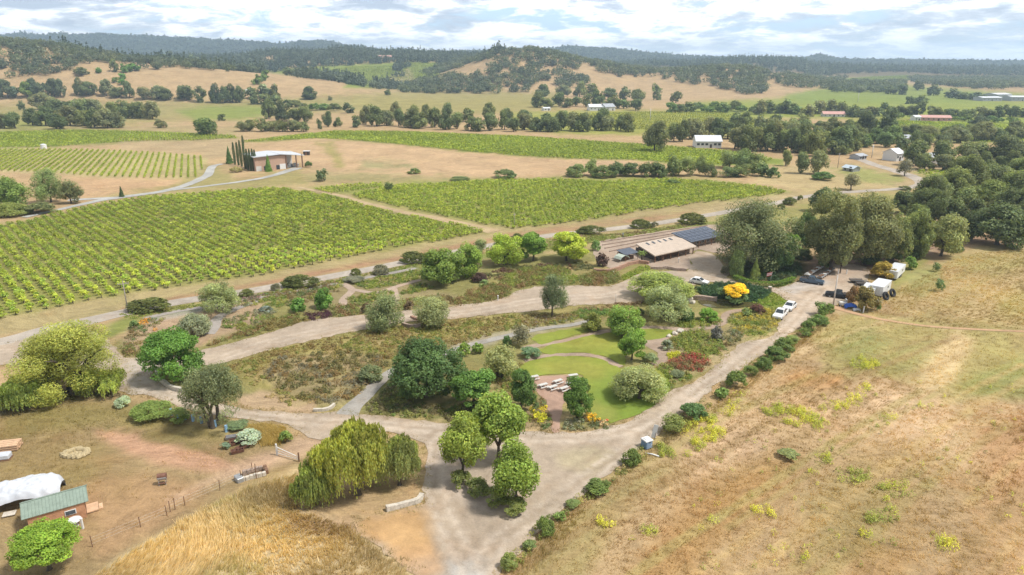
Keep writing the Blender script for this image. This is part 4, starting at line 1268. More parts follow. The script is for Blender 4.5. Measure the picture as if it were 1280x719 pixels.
T((390, 530, 506, 653), 'willow', (0.20, 0.212, 0.045), 'tall yellow-tinged weeping willow by the low stone wall', 'tree', 'weeping_willow', ybase=618)
T((462, 548, 537, 630), 'willow', (0.172, 0.188, 0.065), 'grey-green weeping willow at the right of the willow clump', 'tree', 'weeping_willow', ybase=606)
T((20, 645, 104, 714), 'maple', (0.12, 0.185, 0.02), 'leafy young tree before the green-roofed cabin', 'tree', 'young_tree', ybase=712)
T((727, 391, 754, 416), 'round', (0.12, 0.13, 0.03), 'round bronze-green shrub on the upper lawn edge', 'shrub', 'round_shrub', trunk=False)
T((756, 384, 804, 426), 'round', (0.11, 0.17, 0.032), 'bushy green tree on the middle lawn, upper of two', 'tree', 'round_tree', ybase=420)
T((770, 412, 809, 456), 'maple', (0.105, 0.18, 0.03), 'fresh green tree on the middle lawn, lower of two', 'tree', 'round_tree', ybase=450)
T((762, 455, 836, 508), 'olive', (0.17, 0.185, 0.085), 'wide pale grey-green tree on the lower lawn beside the drive', 'tree', 'olive_tree', ybase=498)
T((636, 402, 669, 436), 'sparse', (0.15, 0.14, 0.10), 'greyish twiggy shrub beside the gravel garden path', 'shrub', 'twiggy_shrub', trunk=False)
T((648, 432, 677, 448), 'dome', (0.10, 0.16, 0.09), 'blue-green grassy clump at the west end of the lawns', 'shrub', 'grass_clump', trunk=False)
T((447, 455, 481, 477), 'dome', (0.095, 0.115, 0.058), 'dark grey-green shrub in the heather meadow by the path', 'shrub', 'meadow_shrub', trunk=False)
T((572, 428, 590, 446), 'dome', (0.12, 0.18, 0.03), 'clipped bright green ball shrub beside the gravel path, left of two', 'shrub', 'ball_shrub', trunk=False)
T((589, 427, 605, 443), 'dome', (0.10, 0.155, 0.03), 'clipped green ball shrub beside the gravel path, right of two', 'shrub', 'ball_shrub', trunk=False)
T((627, 419, 642, 434), 'dome', (0.05, 0.095, 0.03), 'small dark green ball shrub beside the twiggy grey shrub', 'shrub', 'ball_shrub', trunk=False)
T((871, 384, 898, 403), 'dome', (0.10, 0.19, 0.024), 'vivid green rounded shrub below the pond', 'shrub', 'ball_shrub', trunk=False)
T((852, 385, 868, 404), 'round', (0.045, 0.085, 0.024), 'dark green egg-shaped shrub right of the dome tree', 'shrub', 'ball_shrub', trunk=False)
T((887, 409, 904, 427), 'round', (0.085, 0.08, 0.085), 'purplish-grey ball shrub in the flower bed', 'shrub', 'ball_shrub', trunk=False)
T((936, 379, 957, 394), 'dome', PURPLE, 'dark red-purple rounded shrub behind the white pickup', 'shrub', 'ball_shrub', trunk=False)
T((925, 384, 940, 396), 'dome', (0.13, 0.17, 0.06), 'olive-green rounded shrub left of the red-purple one', 'shrub', 'ball_shrub', trunk=False)
T((744, 318, 760, 335), 'round', (0.05, 0.02, 0.028), 'dark purple smoke bush left of the winery', 'shrub', 'ball_shrub', trunk=False)
T((738, 300, 752, 315), 'dome', (0.10, 0.16, 0.05), 'round green shrub right of the yellow-green trees', 'shrub', 'ball_shrub', trunk=False)
T((892, 356, 934, 377), 'dome', (0.07, 0.115, 0.05), 'green shrub crowned by yellow blossom above the pond', 'shrub', 'flowering_shrub', trunk=False, ybase=377)
T((903, 353, 937, 371), 'dome', (0.52, 0.37, 0.02), 'mass of golden yellow blossom above the pond', 'flowers', 'yellow_blossom', trunk=False, ybase=379)
T((911, 313, 929, 348), 'cypress', (0.085, 0.11, 0.04), 'upright grey-green conifer by the hedge, left of two', 'tree', 'conifer_tree', ybase=347)
T((935, 322, 951, 350), 'conifer', (0.13, 0.16, 0.045), 'light green pointed conifer by the hedge, right of two', 'tree', 'conifer_tree', ybase=349)
# the great oaks round the car park
T((886, 246, 992, 338), 'olive', (0.088, 0.098, 0.048), 'great grey-green oak shading the winery yard', 'tree', 'oak_tree', ybase=334)
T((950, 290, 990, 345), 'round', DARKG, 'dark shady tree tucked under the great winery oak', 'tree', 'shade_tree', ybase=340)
T((975, 290, 1000, 322), 'maple', (0.10, 0.17, 0.03), 'bright green sapling between the two great oaks', 'tree', 'young_tree', ybase=322)
T((1000, 246, 1076, 336), 'oak', (0.105, 0.112, 0.05), 'massive grey-green oak at the left of the car park', 'tree', 'oak_tree', ybase=338)
T((1040, 238, 1126, 330), 'oak', (0.112, 0.118, 0.054), 'massive spreading oak over the middle of the car park', 'tree', 'oak_tree', ybase=330)
T((1012, 236, 1046, 268), 'round', (0.055, 0.078, 0.035), 'dark tree top behind the massive car park oaks', 'tree', 'oak_tree')
T((1050, 217, 1077, 240), 'sparse', (0.15, 0.14, 0.09), 'thin half-bare tree behind the car park oaks', 'tree', 'bare_tree')
T((1038, 300, 1062, 342), 'sparse', (0.14, 0.15, 0.075), 'slender weeping tree at the front of the car park', 'tree', 'slender_tree', ybase=342)
T((1096, 270, 1136, 328), 'oak', (0.085, 0.10, 0.038), 'oak right of the massive spreading oak', 'tree', 'oak_tree', ybase=326)
T((1118, 266, 1162, 326), 'oak', (0.09, 0.108, 0.036), 'leafy oak between the car park and the pale front oak', 'tree', 'oak_tree', ybase=322)
T((1150, 262, 1202, 318), 'oak', (0.135, 0.145, 0.062), 'pale grey-green oak at the top corner of the hay field', 'tree', 'oak_tree', ybase=320)
T((1168, 250, 1206, 284), 'round', DARKOAK, 'dark oak behind the pale front oak', 'tree', 'oak_tree')
T((1194, 266, 1224, 306), 'round', (0.03, 0.042, 0.018), 'very dark tree in the gap left of the round corner oak', 'tree', 'oak_tree')
T((1210, 257, 1282, 311), 'round', (0.058, 0.078, 0.034), 'big round dark oak at the right edge of the hay field', 'tree', 'oak_tree', ybase=306)
T((1262, 250, 1330, 306), 'round', DARKOAK, 'dark oak cut by the right edge of the picture', 'tree', 'oak_tree')
T((1110, 239, 1145, 270), 'round', DARKOAK, 'dark round oak top just above the massive spreading oak', 'tree', 'oak_tree')
T((1134, 238, 1174, 282), 'round', (0.055, 0.072, 0.03), 'dark round oak above the leafy front oak', 'tree', 'oak_tree')
T((1138, 221, 1188, 264), 'oak', OAKG, 'spreading oak below the road bend', 'tree', 'oak_tree')
T((1166, 212, 1214, 256), 'oak', (0.10, 0.115, 0.038), 'yellowish oak in the middle of the right oak grove', 'tree', 'oak_tree')
T((1180, 198, 1235, 242), 'oak', (0.075, 0.092, 0.034), 'tallest broad oak at the back of the right oak grove', 'tree', 'oak_tree')
T((1206, 222, 1254, 266), 'oak', (0.095, 0.118, 0.036), 'fresh green oak right of the yellowish oak', 'tree', 'oak_tree')
T((1236, 218, 1292, 266), 'oak', (0.085, 0.105, 0.038), 'broad oak at the right edge above the round corner oak', 'tree', 'oak_tree')
T((1226, 248, 1256, 272), 'olive', (0.12, 0.13, 0.06), 'small pale tree between dark oaks at the right', 'tree', 'oak_tree')
for b_, k_, c_, l_ in [((1060, 268, 1112, 336), 'oak', (0.10, 0.11, 0.05), 'low-hanging oak in front of the massive spreading one'), ((1020, 272, 1056, 334), 'olive', (0.115, 0.122, 0.058), 'dense grey oak low at the left of the car park'),
                       ((988, 268, 1018, 318), 'round', DARKG, 'dark tree in the gap between the two great oaks'), ((1150, 240, 1184, 284), 'round', (0.06, 0.08, 0.034), 'dark oak crown behind the leafy front oak'), ((1186, 236, 1222, 274), 'oak', (0.085, 0.105, 0.04), 'mid green oak in the heart of the right oak grove'),
                       ((1200, 250, 1232, 290), 'round', (0.05, 0.065, 0.03), 'dark oak just above the round corner oak'), ((1240, 236, 1284, 276), 'round', (0.07, 0.09, 0.038), 'round oak between the broad edge oak and the corner oak'), ((1214, 202, 1262, 240), 'oak', (0.08, 0.10, 0.04), 'wide oak at the back right of the oak grove'),
                       ((1250, 200, 1300, 236), 'oak', (0.10, 0.125, 0.045), 'fresh oak at the back edge of the oak grove'), ((1128, 254, 1158, 292), 'oak', (0.08, 0.10, 0.038), 'oak crown over the leafy front oak, left side'), ((1160, 228, 1192, 262), 'oak', (0.075, 0.095, 0.04), 'dark oak below the tallest broad oak')]:
    T(b_, k_, c_, l_, 'tree', 'oak_tree')
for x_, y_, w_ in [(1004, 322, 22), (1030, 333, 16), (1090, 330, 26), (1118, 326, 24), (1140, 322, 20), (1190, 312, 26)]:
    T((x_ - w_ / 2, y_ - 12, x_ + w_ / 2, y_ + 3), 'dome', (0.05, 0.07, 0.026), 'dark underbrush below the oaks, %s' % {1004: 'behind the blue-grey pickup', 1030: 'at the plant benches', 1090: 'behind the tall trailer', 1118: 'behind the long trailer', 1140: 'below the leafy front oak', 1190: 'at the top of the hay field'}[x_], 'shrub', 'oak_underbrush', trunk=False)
# trees along the road bend
T((974, 188, 989, 210), 'oak', (0.115, 0.13, 0.05), 'pale tree alone in the field left of the road bend', 'tree', 'oak_tree')
T((990, 191, 1011, 220), 'oak', (0.075, 0.092, 0.04), 'upright tree in the field, left of a close pair', 'tree', 'oak_tree')
T((1009, 189, 1036, 221), 'oak', (0.11, 0.12, 0.06), 'wider greyish tree in the field, right of a close pair', 'tree', 'oak_tree')
T((1014, 214, 1046, 226), 'dome', (0.06, 0.11, 0.03), 'low green bush at the foot of the close pair', 'shrub', 'field_bush', trunk=False)
T((959, 209, 976, 224), 'dome', (0.07, 0.11, 0.04), 'round green bush at the end of the creek thicket', 'shrub', 'field_bush', trunk=False)
T((1119, 197, 1142, 223), 'sparse', (0.14, 0.13, 0.10), 'grey half-bare tree at the road bend', 'tree', 'bare_tree')
T((1128, 177, 1162, 211), 'oak', (0.07, 0.085, 0.034), 'dark roadside oak left of a pair beside the white house', 'tree', 'oak_tree')
T((1157, 177, 1190, 212), 'oak', (0.062, 0.08, 0.033), 'dark roadside oak right of a pair beside the white house', 'tree', 'oak_tree')
T((1232, 168, 1290, 213), 'oak', (0.05, 0.062, 0.03), 'very broad dark oak at the right edge above the low vines', 'tree', 'oak_tree')
T((1195, 176, 1236, 207), 'oak', OAKG, 'mid green oak left of the very broad dark oak', 'tree', 'oak_tree')
T((1069, 142, 1094, 176), 'round', (0.045, 0.06, 0.028), 'tall dark tree left of a gap above the road', 'tree', 'tall_tree')
T((1094, 141, 1121, 176), 'round', (0.05, 0.07, 0.03), 'tall dark tree right of a gap above the road', 'tree', 'tall_tree')
T((1209, 147, 1236, 162), 'round', (0.065, 0.08, 0.055), 'lone dark clump of trees in the right vineyard', 'tree', 'oak_tree')
T((800, 147, 836, 191), 'oak', (0.088, 0.098, 0.045), 'big drooping oak at the end of the long vineyard strip', 'tree', 'oak_tree', ybase=190)
# open-grown trees on the plain
T((243, 146, 274, 170), 'oak', (0.07, 0.10, 0.032), 'round lone oak in the field above the winery house', 'tree', 'oak_tree', ybase=169)
T((-8, 219, 42, 266), 'oak', (0.10, 0.145, 0.035), 'bushy green tree at the left edge above the vineyard', 'tree', 'creek_tree')
T((46, 212, 82, 258), 'olive', (0.115, 0.15, 0.06), 'leaning grey-green tree at the left, taller of a pair', 'tree', 'creek_tree')
T((74, 226, 105, 258), 'olive', (0.11, 0.12, 0.06), 'grey-green tree at the left, lower of a pair', 'tree', 'creek_tree')
T((-8, 252, 36, 272), 'dome', (0.15, 0.17, 0.05), 'yellowish brush below the left edge tree', 'shrub', 'field_bush', trunk=False)
T((30, 252, 72, 268), 'dome', (0.10, 0.115, 0.05), 'dull green brush below the leaning pair', 'shrub', 'field_bush', trunk=False)
T((149, 233, 156, 248), 'conifer', (0.035, 0.06, 0.025), 'tiny dark conifer beside the pale farm track', 'tree', 'conifer_tree')
T((394, 211, 412, 229), 'olive', (0.075, 0.10, 0.055), 'small grey-green tree in the dry field right of the winery house', 'tree', 'olive_tree')
T((381, 201, 391, 210), 'dome', (0.06, 0.10, 0.035), 'small bush beside the open barn bay', 'shrub', 'field_bush', trunk=False)
T((481, 227, 494, 240), 'olive', (0.05, 0.075, 0.03), 'small dark tree among the vines at the top of the diagonal track', 'tree', 'oak_tree')
T((508, 210, 527, 218), 'dome', (0.09, 0.12, 0.04), 'low round bush in the dry field', 'shrub', 'field_bush', trunk=False)
T((560, 220, 588, 226), 'dome', (0.10, 0.13, 0.05), 'low brush left of the dense bush behind the vines', 'shrub', 'field_bush', trunk=False)
T((613, 211, 647, 224), 'dome', (0.08, 0.105, 0.04), 'dense wide bush behind the middle vineyard', 'shrub', 'field_bush', trunk=False)
T((830, 224, 850, 231), 'dome', (0.08, 0.115, 0.04), 'low bush in the upper edge of the middle vineyard', 'shrub', 'field_bush', trunk=False)
T((303, 171, 306, 189), 'cypress', (0.03, 0.045, 0.02), 'slim dark cypress behind the cypress row', 'tree', 'cypress_tree')
for i, (x, a, b) in enumerate([(294, 182, 208), (298.5, 182, 209), (302.5, 180, 211), (307, 182, 214), (310.5, 190, 215), (314, 190, 216), (317.5, 190, 216), (320.5, 191, 216)]):
    T((x - 1.7, a - 2, x + 1.7, b + 1), 'cypress', (0.04, 0.062, 0.028), 'slim dark cypress before the winery house, %s in its row' % ordinal(i), 'tree', 'cypress_tree', 'cypress row before the winery house')
T((282, 184, 292, 207), 'conifer', (0.05, 0.10, 0.03), 'wide green conifer at the left end of the cypress row', 'tree', 'conifer_tree')
T((331, 194, 341, 217), 'conifer', (0.085, 0.16, 0.03), 'bright green pointed tree before the brick wall of the winery house', 'tree', 'young_tree')
T((287, 208, 304, 216), 'dome', (0.20, 0.18, 0.08), 'dry yellowish shrub at the foot of the cypress row', 'shrub', 'field_bush', trunk=False)

# rows of trees across the valley; every tree its own
OK_ = [DARKOAK, OAKG, GREYOAK, (0.068, 0.085, 0.038)]
belt(row([(448, 158), (520, 163), (620, 166), (700, 167), (795, 166)], 24, (17, 26), (17, 27)), ['oak', 'round'], OK_, 'bushy oak', 'in the tree belt behind the long vineyard strip', 'tree belt behind the long vineyard strip')
belt(row([(455, 150), (540, 155), (600, 154), (700, 159), (790, 160)], 14, (15, 22), (15, 24)), ['oak', 'round'], OK_, 'oak crown', 'in the back line of the middle tree belt', 'back line of the middle tree belt')
belt(row([(836, 181), (870, 178), (880, 170), (900, 176)], 6, (18, 26), (24, 32)), ['oak', 'round'], OK_, 'tall oak', 'around the white barn', 'oaks around the white barn')
belt(row([(912, 186), (960, 192), (1010, 196), (1068, 194)], 15, (22, 32), (26, 36), 3, 4), ['oak', 'round'], OK_, 'oak', 'in the front of the wood left of the road', 'front of the wood left of the road')
belt(row([(905, 176), (960, 174), (1020, 178), (1075, 178)], 13, (20, 30), (20, 28), 3, 4), ['oak', 'round'], OK_, 'oak top', 'in the middle of the wood left of the road', 'middle of the wood left of the road')
belt(row([(890, 160), (960, 162), (1000, 165), (1065, 162)], 10, (16, 24), (12, 18), 3, 2), ['oak', 'round'], OK_, 'oak top', 'at the back of the wood left of the road', 'back of the wood left of the road')
belt(row([(712, 222), (760, 224), (800, 222), (870, 223), (968, 222)], 15, (18, 32), (14, 28), 3, 1), ['dome', 'olive', 'round'], [(0.085, 0.11, 0.042), (0.11, 0.14, 0.055), (0.075, 0.10, 0.04)], 'leafy creek bush', 'in the thicket above the middle vineyard', 'creek thicket above the middle vineyard', 'shrub', 'creek_bush', trunk=False)
belt(row([(905, 213), (960, 218)], 3, (24, 34), (22, 34)), ['olive', 'round'], [(0.13, 0.165, 0.065)], 'pale creek tree', 'at the right end of the creek thicket', 'pale creek trees')
belt(row([(-6, 164), (30, 162)], 2, (24, 30), (18, 22)), 'oak', OK_, 'dark oak', 'at the left edge below the green field', 'left edge oaks')
belt(row([(36, 160), (70, 163), (110, 161), (155, 162)], 8, (22, 34), (20, 28), 2, 2), ['oak', 'round'], [DARKOAK, GREYOAK, OAKG], 'spreading oak', 'in the front of the left oak clump', 'front of the left oak clump')
belt(row([(44, 140), (90, 148), (125, 146), (200, 150)], 9, (24, 34), (18, 25), 2, 3), ['oak', 'round'], [DARKOAK, GREYOAK, OAKG], 'spreading oak', 'in the back of the left oak clump', 'back of the left oak clump')
belt(row([(-6, 125), (40, 124), (84, 124)], 8, (15, 24), (16, 26)), ['oak', 'round'], [DARKOAK, (0.06, 0.08, 0.05), MIDG], 'dense oak', 'in the grove below the left golden slope', 'grove below the left golden slope')
belt(row([(88, 121), (130, 123), (175, 126), (236, 127)], 9, (15, 24), (13, 22)), ['oak', 'round'], OK_, 'oak', 'below the golden hill', 'oak line below the golden hill')
belt(row([(228, 127), (258, 129)], 2, (18, 26), (18, 22)), 'oak', OK_, 'oak', 'left of the dense dark block below the golden hill', 'oaks left of the dense dark block')
belt(row([(264, 131), (304, 131)], 4, (14, 20), (18, 24), 1, .5), 'round', [DARKOAK, (0.05, 0.065, 0.03)], 'dark oak', 'in the dense dark block below the golden hill', 'dense dark block below the golden hill')
belt(row([(312, 126), (350, 125)], 4, (12, 20), (14, 20)), ['round', 'oak'], OK_, 'dark tree', 'around the little white cottage', 'trees around the little white cottage')
belt(row([(315, 131), (345, 131)], 3, (12, 18), (10, 15)), ['round'], [GREYOAK, DARKOAK], 'low tree', 'before the little white cottage', 'low trees before the little white cottage')
belt(row([(318, 109), (326, 103), (334, 97)], 4, (9, 12), (7, 10)), ['round'], [MIDG], 'small green tree', 'climbing the golden slope above the cottage', 'green trees climbing the golden slope')
belt(row([(352, 133), (380, 138), (424, 141)], 6, (14, 22), (8, 12)), ['dome', 'round'], [MIDG, OAKG], 'low green bush', 'in the hedge line right of the cottage', 'hedge line right of the cottage', 'shrub', 'field_bush', trunk=False)
belt(row([(295, 165), (335, 166), (385, 166)], 7, (16, 24), (13, 20), 2, 1), ['oak', 'olive'], [GREYOAK, OAKG], 'greyish oak', 'in the low group below the cottage', 'low oak group below the cottage')
belt(row([(330, 152), (360, 155), (388, 156)], 4, (18, 26), (18, 26)), ['oak', 'round'], [DARKOAK, (0.05, 0.06, 0.028)], 'dark oak', 'at the top of the oak group below the cottage', 'dark oaks below the cottage')
belt([(403, 140, 418, 161), (416, 148, 428, 160), (428, 130, 444, 143), (438, 146, 452, 161), (396, 150, 404, 163), (376, 118, 397, 125)], ['oak'], OK_, 'scattered oak', 'on the slope right of the cottage group', 'scattered oaks right of the cottage group')
belt([(376, 109, 397, 126)], 'round', [DARKOAK], 'lone round dark oak', 'on the golden hillside', 'lone oak on the golden hillside')
belt([(23, 128, 32, 139), (192, 151, 209, 161), (272, 143, 283, 152), (480, 113, 490, 120), (409, 121, 416, 126)], 'round', [DARKOAK, GREYOAK], 'little lone tree', 'standing by itself in the open left fields', 'little lone trees in the left fields')
# right-hand middle distance
belt(row([(668, 136), (700, 134), (740, 136), (800, 138)], 11, (14, 22), (12, 20), 2, 2), ['round', 'oak'], [DARKOAK, OAKG, (0.06, 0.09, 0.035)], 'dark tree', 'around the white farm sheds', 'trees around the white farm sheds')
belt(row([(672, 126), (720, 122), (780, 126), (850, 130)], 9, (14, 24), (14, 22), 3, 2), ['round', 'oak'], OK_, 'oak', 'below the golden slope behind the farm sheds', 'oaks behind the white farm sheds')
belt(row([(835, 142), (900, 141), (960, 142), (1000, 144)], 15, (14, 22), (9, 15), 3, 1), ['round', 'dome'], [MIDG, (0.075, 0.105, 0.04), OAKG], 'green tree', 'in the long hedge line right of the farm sheds', 'long hedge line right of the farm sheds', trunk=False)
belt(row([(940, 145), (1000, 146), (1050, 146), (1075, 150)], 9, (14, 20), (14, 20), 3, 2), ['round', 'oak'], OK_, 'dark tree', 'in the wood left of the pink-roofed farm', 'wood left of the pink-roofed farm')
belt(row([(1062, 148), (1100, 146), (1152, 146)], 9, (12, 20), (11, 17), 3, 1), ['round', 'oak'], OK_, 'dark tree', 'in the grove above the tall pair by the road', 'grove above the tall pair by the road')
belt(row([(1160, 147), (1210, 149), (1290, 148)], 13, (13, 20), (10, 16), 3, 1), ['round', 'oak'], OK_, 'dark tree', 'in the line behind the pink-roofed house', 'line behind the pink-roofed house')
belt(row([(1120, 150), (1200, 152), (1290, 156)], 14, (11, 16), (6, 9), 2, .6), ['dome'], [(0.085, 0.13, 0.04), MIDG], 'low green hedge tree', 'in front of the pink-roofed house', 'hedge before the pink-roofed house', trunk=False)
belt([(1131, 121, 1145, 131), (1142, 121, 1160, 131), (1158, 108, 1175, 121), (1180, 113, 1200, 124), (1196, 116, 1216, 125), (1212, 116, 1232, 126), (1118, 105, 1134, 120), (1106, 108, 1120, 119), (1140, 103, 1154, 114)], 'round', [DARKOAK, (0.055, 0.075, 0.045)], 'dark tree clump', 'standing in the far right vineyards', 'tree clumps in the far right vineyards')
belt(row([(1168, 186), (1200, 182), (1250, 178), (1290, 176)], 9, (20, 30), (18, 26), 3, 3), ['olive', 'oak'], [(0.10, 0.115, 0.065), GREYOAK, OAKG], 'pale blue-green tree', 'in the mixed wood at the right', 'mixed wood at the right')
belt(row([(1075, 185), (1110, 184), (1160, 190)], 7, (16, 26), (16, 24), 3, 3), ['round', 'oak'], [OAKG, DARKOAK, (0.10, 0.14, 0.05)], 'roadside tree', 'beside the houses at the road bend', 'trees beside the houses at the road bend')
belt(row([(1150, 214), (1185, 217), (1240, 218), (1290, 216)], 8, (22, 34), (20, 30), 3, 2), ['oak', 'round'], [OAKG, DARKOAK, GREYOAK], 'leafy oak', 'just above the right oak grove', 'oaks just above the right oak grove')
belt(row([(1040, 196), (1062, 192), (1078, 186)], 5, (16, 24), (16, 24), 2, 2), ['oak', 'round'], [OAKG, (0.10, 0.12, 0.05)], 'bushy tree', 'between the wood and the road bend', 'trees between the wood and the road bend')
belt(row([(1086, 168), (1130, 170), (1180, 172), (1225, 174)], 8, (18, 28), (14, 20), 3, 2), ['oak', 'round', 'olive'], [OAKG, GREYOAK, DARKOAK], 'far oak', 'in the line above the houses at the bend', 'line above the houses at the bend')
belt(row([(205, 80), (245, 80)], 3, (10, 14), (10, 14)), 'round', [DARKOAK], 'dark oak', 'on the crest of the golden hill', 'oaks on the crest of the golden hill')
belt([(299, 83, 309, 90), (315, 84, 325, 92), (282, 85, 287, 90), (355, 85, 369, 96)], 'round', [MIDG, DARKOAK], 'small round tree', 'on the skyline of the golden hill', 'small trees on the golden skyline')
belt([(140, 75, 150, 92), (150, 82, 160, 92), (160, 80, 176, 90), (120, 85, 128, 92), (93, 85, 112, 95), (140, 97, 150, 104), (148, 92, 158, 100), (150, 99, 160, 107)], 'round', [MIDG, DARKOAK, BRIGHT], 'green tree', 'dotted on the golden slope at the left', 'trees dotted on the golden slope')

# ------------------------------------------------------------------ wooded hills: far-off woods that read as one mass
def wood(name, label, regions, y0, y1, xr, dens, rad, hgt, nleaf, leaf, cols, conifer=0.0, clear=-.26):
    """crowns wherever a point of the land shows inside one of the picture regions"""
    n = int((y1 - y0) * 2 * xr * (y0 + y1) / 2 * dens)
    y = np.sqrt(rng.uniform(y0 ** 2, y1 ** 2, n))
    x = rng.uniform(-xr, xr, n) * y
    z = H(x, y)
    px, py, d = proj(x, y, z)
    k = np.zeros(n, bool)
    for poly, pr in regions:
        k |= inpoly(px, py, poly) & (rng.random(n) < pr)
    # clearings
    k &= (vnoise(x, y, 75, 40) + 0.6 * vnoise(x, y, 28, 41)) > clear
    x, y, z = x[k], y[k], z[k]
    n = len(x)
    r = rng.uniform(*rad, n); h = rng.uniform(*hgt, n)
    con = rng.random(n) < conifer
    q = np.repeat(np.arange(n), nleaf)
    e = rdir(n * nleaf)
    lob = rng.normal(0, .22, (n * 1, 3))
    rr = rng.uniform(.55, 1.05, n * nleaf)
    cx_ = e[:, 0] * r[q] * rr + lob[q, 0] * r[q] * (e[:, 0] > 0)
    cy_ = e[:, 1] * r[q] * rr + lob[q, 1] * r[q] * (e[:, 1] > 0)
    cz_ = (e[:, 2] * .5 * rr + .55) * h[q]
    u = 1 - np.sqrt(rng.random(n * nleaf))
    th = rng.uniform(0, 6.28, n * nleaf)
    rc = (1 - u) * r[q] * .55
    cc = con[q]
    cx_ = np.where(cc, np.cos(th) * rc, cx_); cy_ = np.where(cc, np.sin(th) * rc, cy_); cz_ = np.where(cc, (u * 1.6 + .1) * h[q], cz_)
    c = np.stack([x[q] + cx_, y[q] + cy_, z[q] + cz_], 1)
    v, f = cards(c, unit(e * .7 + np.array([0, 0, .4]) + rng.normal(0, .45, c.shape)), leaf * rng.uniform(.7, 1.3, len(c)), .7)
    cols = np.asarray(cols)
    ci = cols[rng.integers(0, len(cols), n)] * rng.normal(1, .15, n)[:, None]
    col = np.repeat(ci[q] * np.clip(rng.normal(1, .15, len(q)), .5, 1.6)[:, None], 4, 0)
    tag(link(name, mesh_np(name, v, f, [LEAFABS], col=col)), label, 'woodland', kind='stuff')
    print(name, n)


WC = [(0.075, 0.095, 0.045), (0.095, 0.115, 0.05), (0.07, 0.09, 0.055), (0.12, 0.13, 0.07)]
WF = [(0.055, 0.075, 0.048), (0.065, 0.085, 0.055), (0.085, 0.105, 0.065)]
wood('oak_woodland', 'dense oak wood on the hill at the upper left', [
    ([(-300, 30), (0, 40), (60, 48), (110, 58), (180, 65), (240, 72), (270, 88), (200, 84), (150, 80), (120, 78), (96, 84), (108, 94), (60, 98), (30, 96), (0, 98), (-300, 100)], .95),
    ([(110, 76), (200, 70), (240, 80), (200, 88), (150, 84)], .25), ([(240, 72), (345, 82), (330, 90), (250, 92)], .12)], 780, 1500, .95, 1 / 105., (5, 9.5), (8, 13), 80, 1.25, WC)
wood('oak_woodland', 'wooded round knoll in the middle of the hills', [
    ([(500, 108), (520, 100), (528, 92), (560, 80), (600, 66), (650, 58), (700, 66), (760, 78), (810, 84), (815, 92), (790, 95), (735, 92), (738, 100), (725, 112), (700, 113), (695, 100), (668, 105), (655, 118), (560, 118), (500, 116)], .95),
    ([(735, 88), (860, 82), (900, 88), (870, 98), (800, 98), (740, 96)], .35), ([(690, 96), (735, 92), (735, 110), (700, 114)], .3),
    ([(826, 100), (850, 90), (890, 84), (940, 84), (965, 96), (956, 118), (935, 119), (900, 112), (860, 105), (836, 102)], .75),
    ([(960, 95), (1040, 96), (1060, 106), (1040, 112), (985, 110), (970, 106)], .6), ([(1035, 106), (1130, 104), (1120, 116), (1040, 116)], .8), ([(1000, 92), (1060, 88), (1060, 98), (1010, 100)], .7),
    ([(1130, 92), (1290, 92), (1290, 112), (1220, 112), (1180, 108), (1140, 104)], .85)], 1100, 2050, .82, 1 / 120., (5, 10), (8, 13), 64, 1.5, WC)
wood('dark_forest', 'dark blue-green forest on the long ridge behind the golden hill', [
    ([(-300, 60), (200, 62), (340, 60), (440, 54), (560, 56), (640, 66), (560, 82), (520, 78), (400, 84), (330, 92), (240, 86), (-300, 80)], .95),
    ([(366, 112), (370, 96), (390, 90), (440, 97), (456, 106), (455, 113), (400, 112)], .9), ([(455, 112), (480, 105), (500, 107), (500, 112)], .7), ([(486, 96), (500, 76), (512, 82), (505, 98)], .9)], 1150, 2350, .8, 1 / 120., (5, 9), (9, 15), 44, 1.9, WF, .3, -.42)
wood('dark_forest', 'dark conifer forest on the ridge at the upper right', [
    ([(640, 66), (800, 66), (850, 70), (920, 66), (1000, 70), (1060, 76), (1150, 78), (1290, 80), (1700, 80), (1700, 100), (1290, 96), (1145, 92), (1060, 92), (1030, 97), (980, 92), (940, 86), (860, 84), (800, 84), (740, 82)], .8)], 1950, 2900, .95, 1 / 190., (5, 9), (9, 16), 34, 2.4, WF, .45)
wood('distant_forest', 'hazy blue forest on the farthest ridges', [([(-2000, -100), (4000, -100), (4000, 110), (-2000, 110)], 1)], 3050, 4700, .85, 1 / 900., (12, 20), (9, 14), 14, 6.0, WF, .3, -.9)
# ------------------------------------------------------------------ hedges and shrubs along the drive
RS = [(776, 558, 800, 583, 'round'), (730, 597, 765, 618, 'low'), (669, 646, 691, 671, 'ball'), (824, 517, 858, 543, 'loose'), (849, 500, 883, 525, 'dark ball'), (894, 482, 911, 498, 'small'),
      (904, 460, 934, 486, 'big leafy'), (927, 454, 947, 471, 'round'), (942, 445, 963, 463, 'leafy'), (952, 432, 986, 452, 'wide'), (966, 422, 992, 440, 'bushy'), (980, 415, 998, 430, 'pale'), (996, 410, 1012, 421, 'low'),
      (1002, 401, 1022, 414, 'rounded'), (1010, 391, 1034, 406, 'big rounded'), (1016, 381, 1034, 396, 'upright'), (1027, 380, 1044, 392, 'end'), (707, 621, 726, 635, 'loose'), (692, 637, 707, 652, 'small'), (650, 671, 671, 687, 'scrubby'), (624, 692, 646, 713, 'scrubby')]
RS = sorted(RS, key=lambda b: -b[3])
for i, (x0, y0, x1, y1, kd) in enumerate(RS):
    c = (0.05, 0.09, 0.03) if 'dark' in kd else (0.12, 0.15, 0.05) if kd in ('pale', 'scrubby', 'loose') else SHRUBG
    plant((x0 + random.uniform(-2, 2), y0 + random.uniform(-2, 2), x1 + random.uniform(-1, 3), y1), ['dome', 'round', 'dome', 'olive'][i % 4], c, '%s green shrub edging the hay field, %s from the near end of its row' % (kd, ORD[i] if i else 'first'), 'shrub', 'drive_shrub', 'shrubs along the hay field edge', trunk=False, vary=.12)
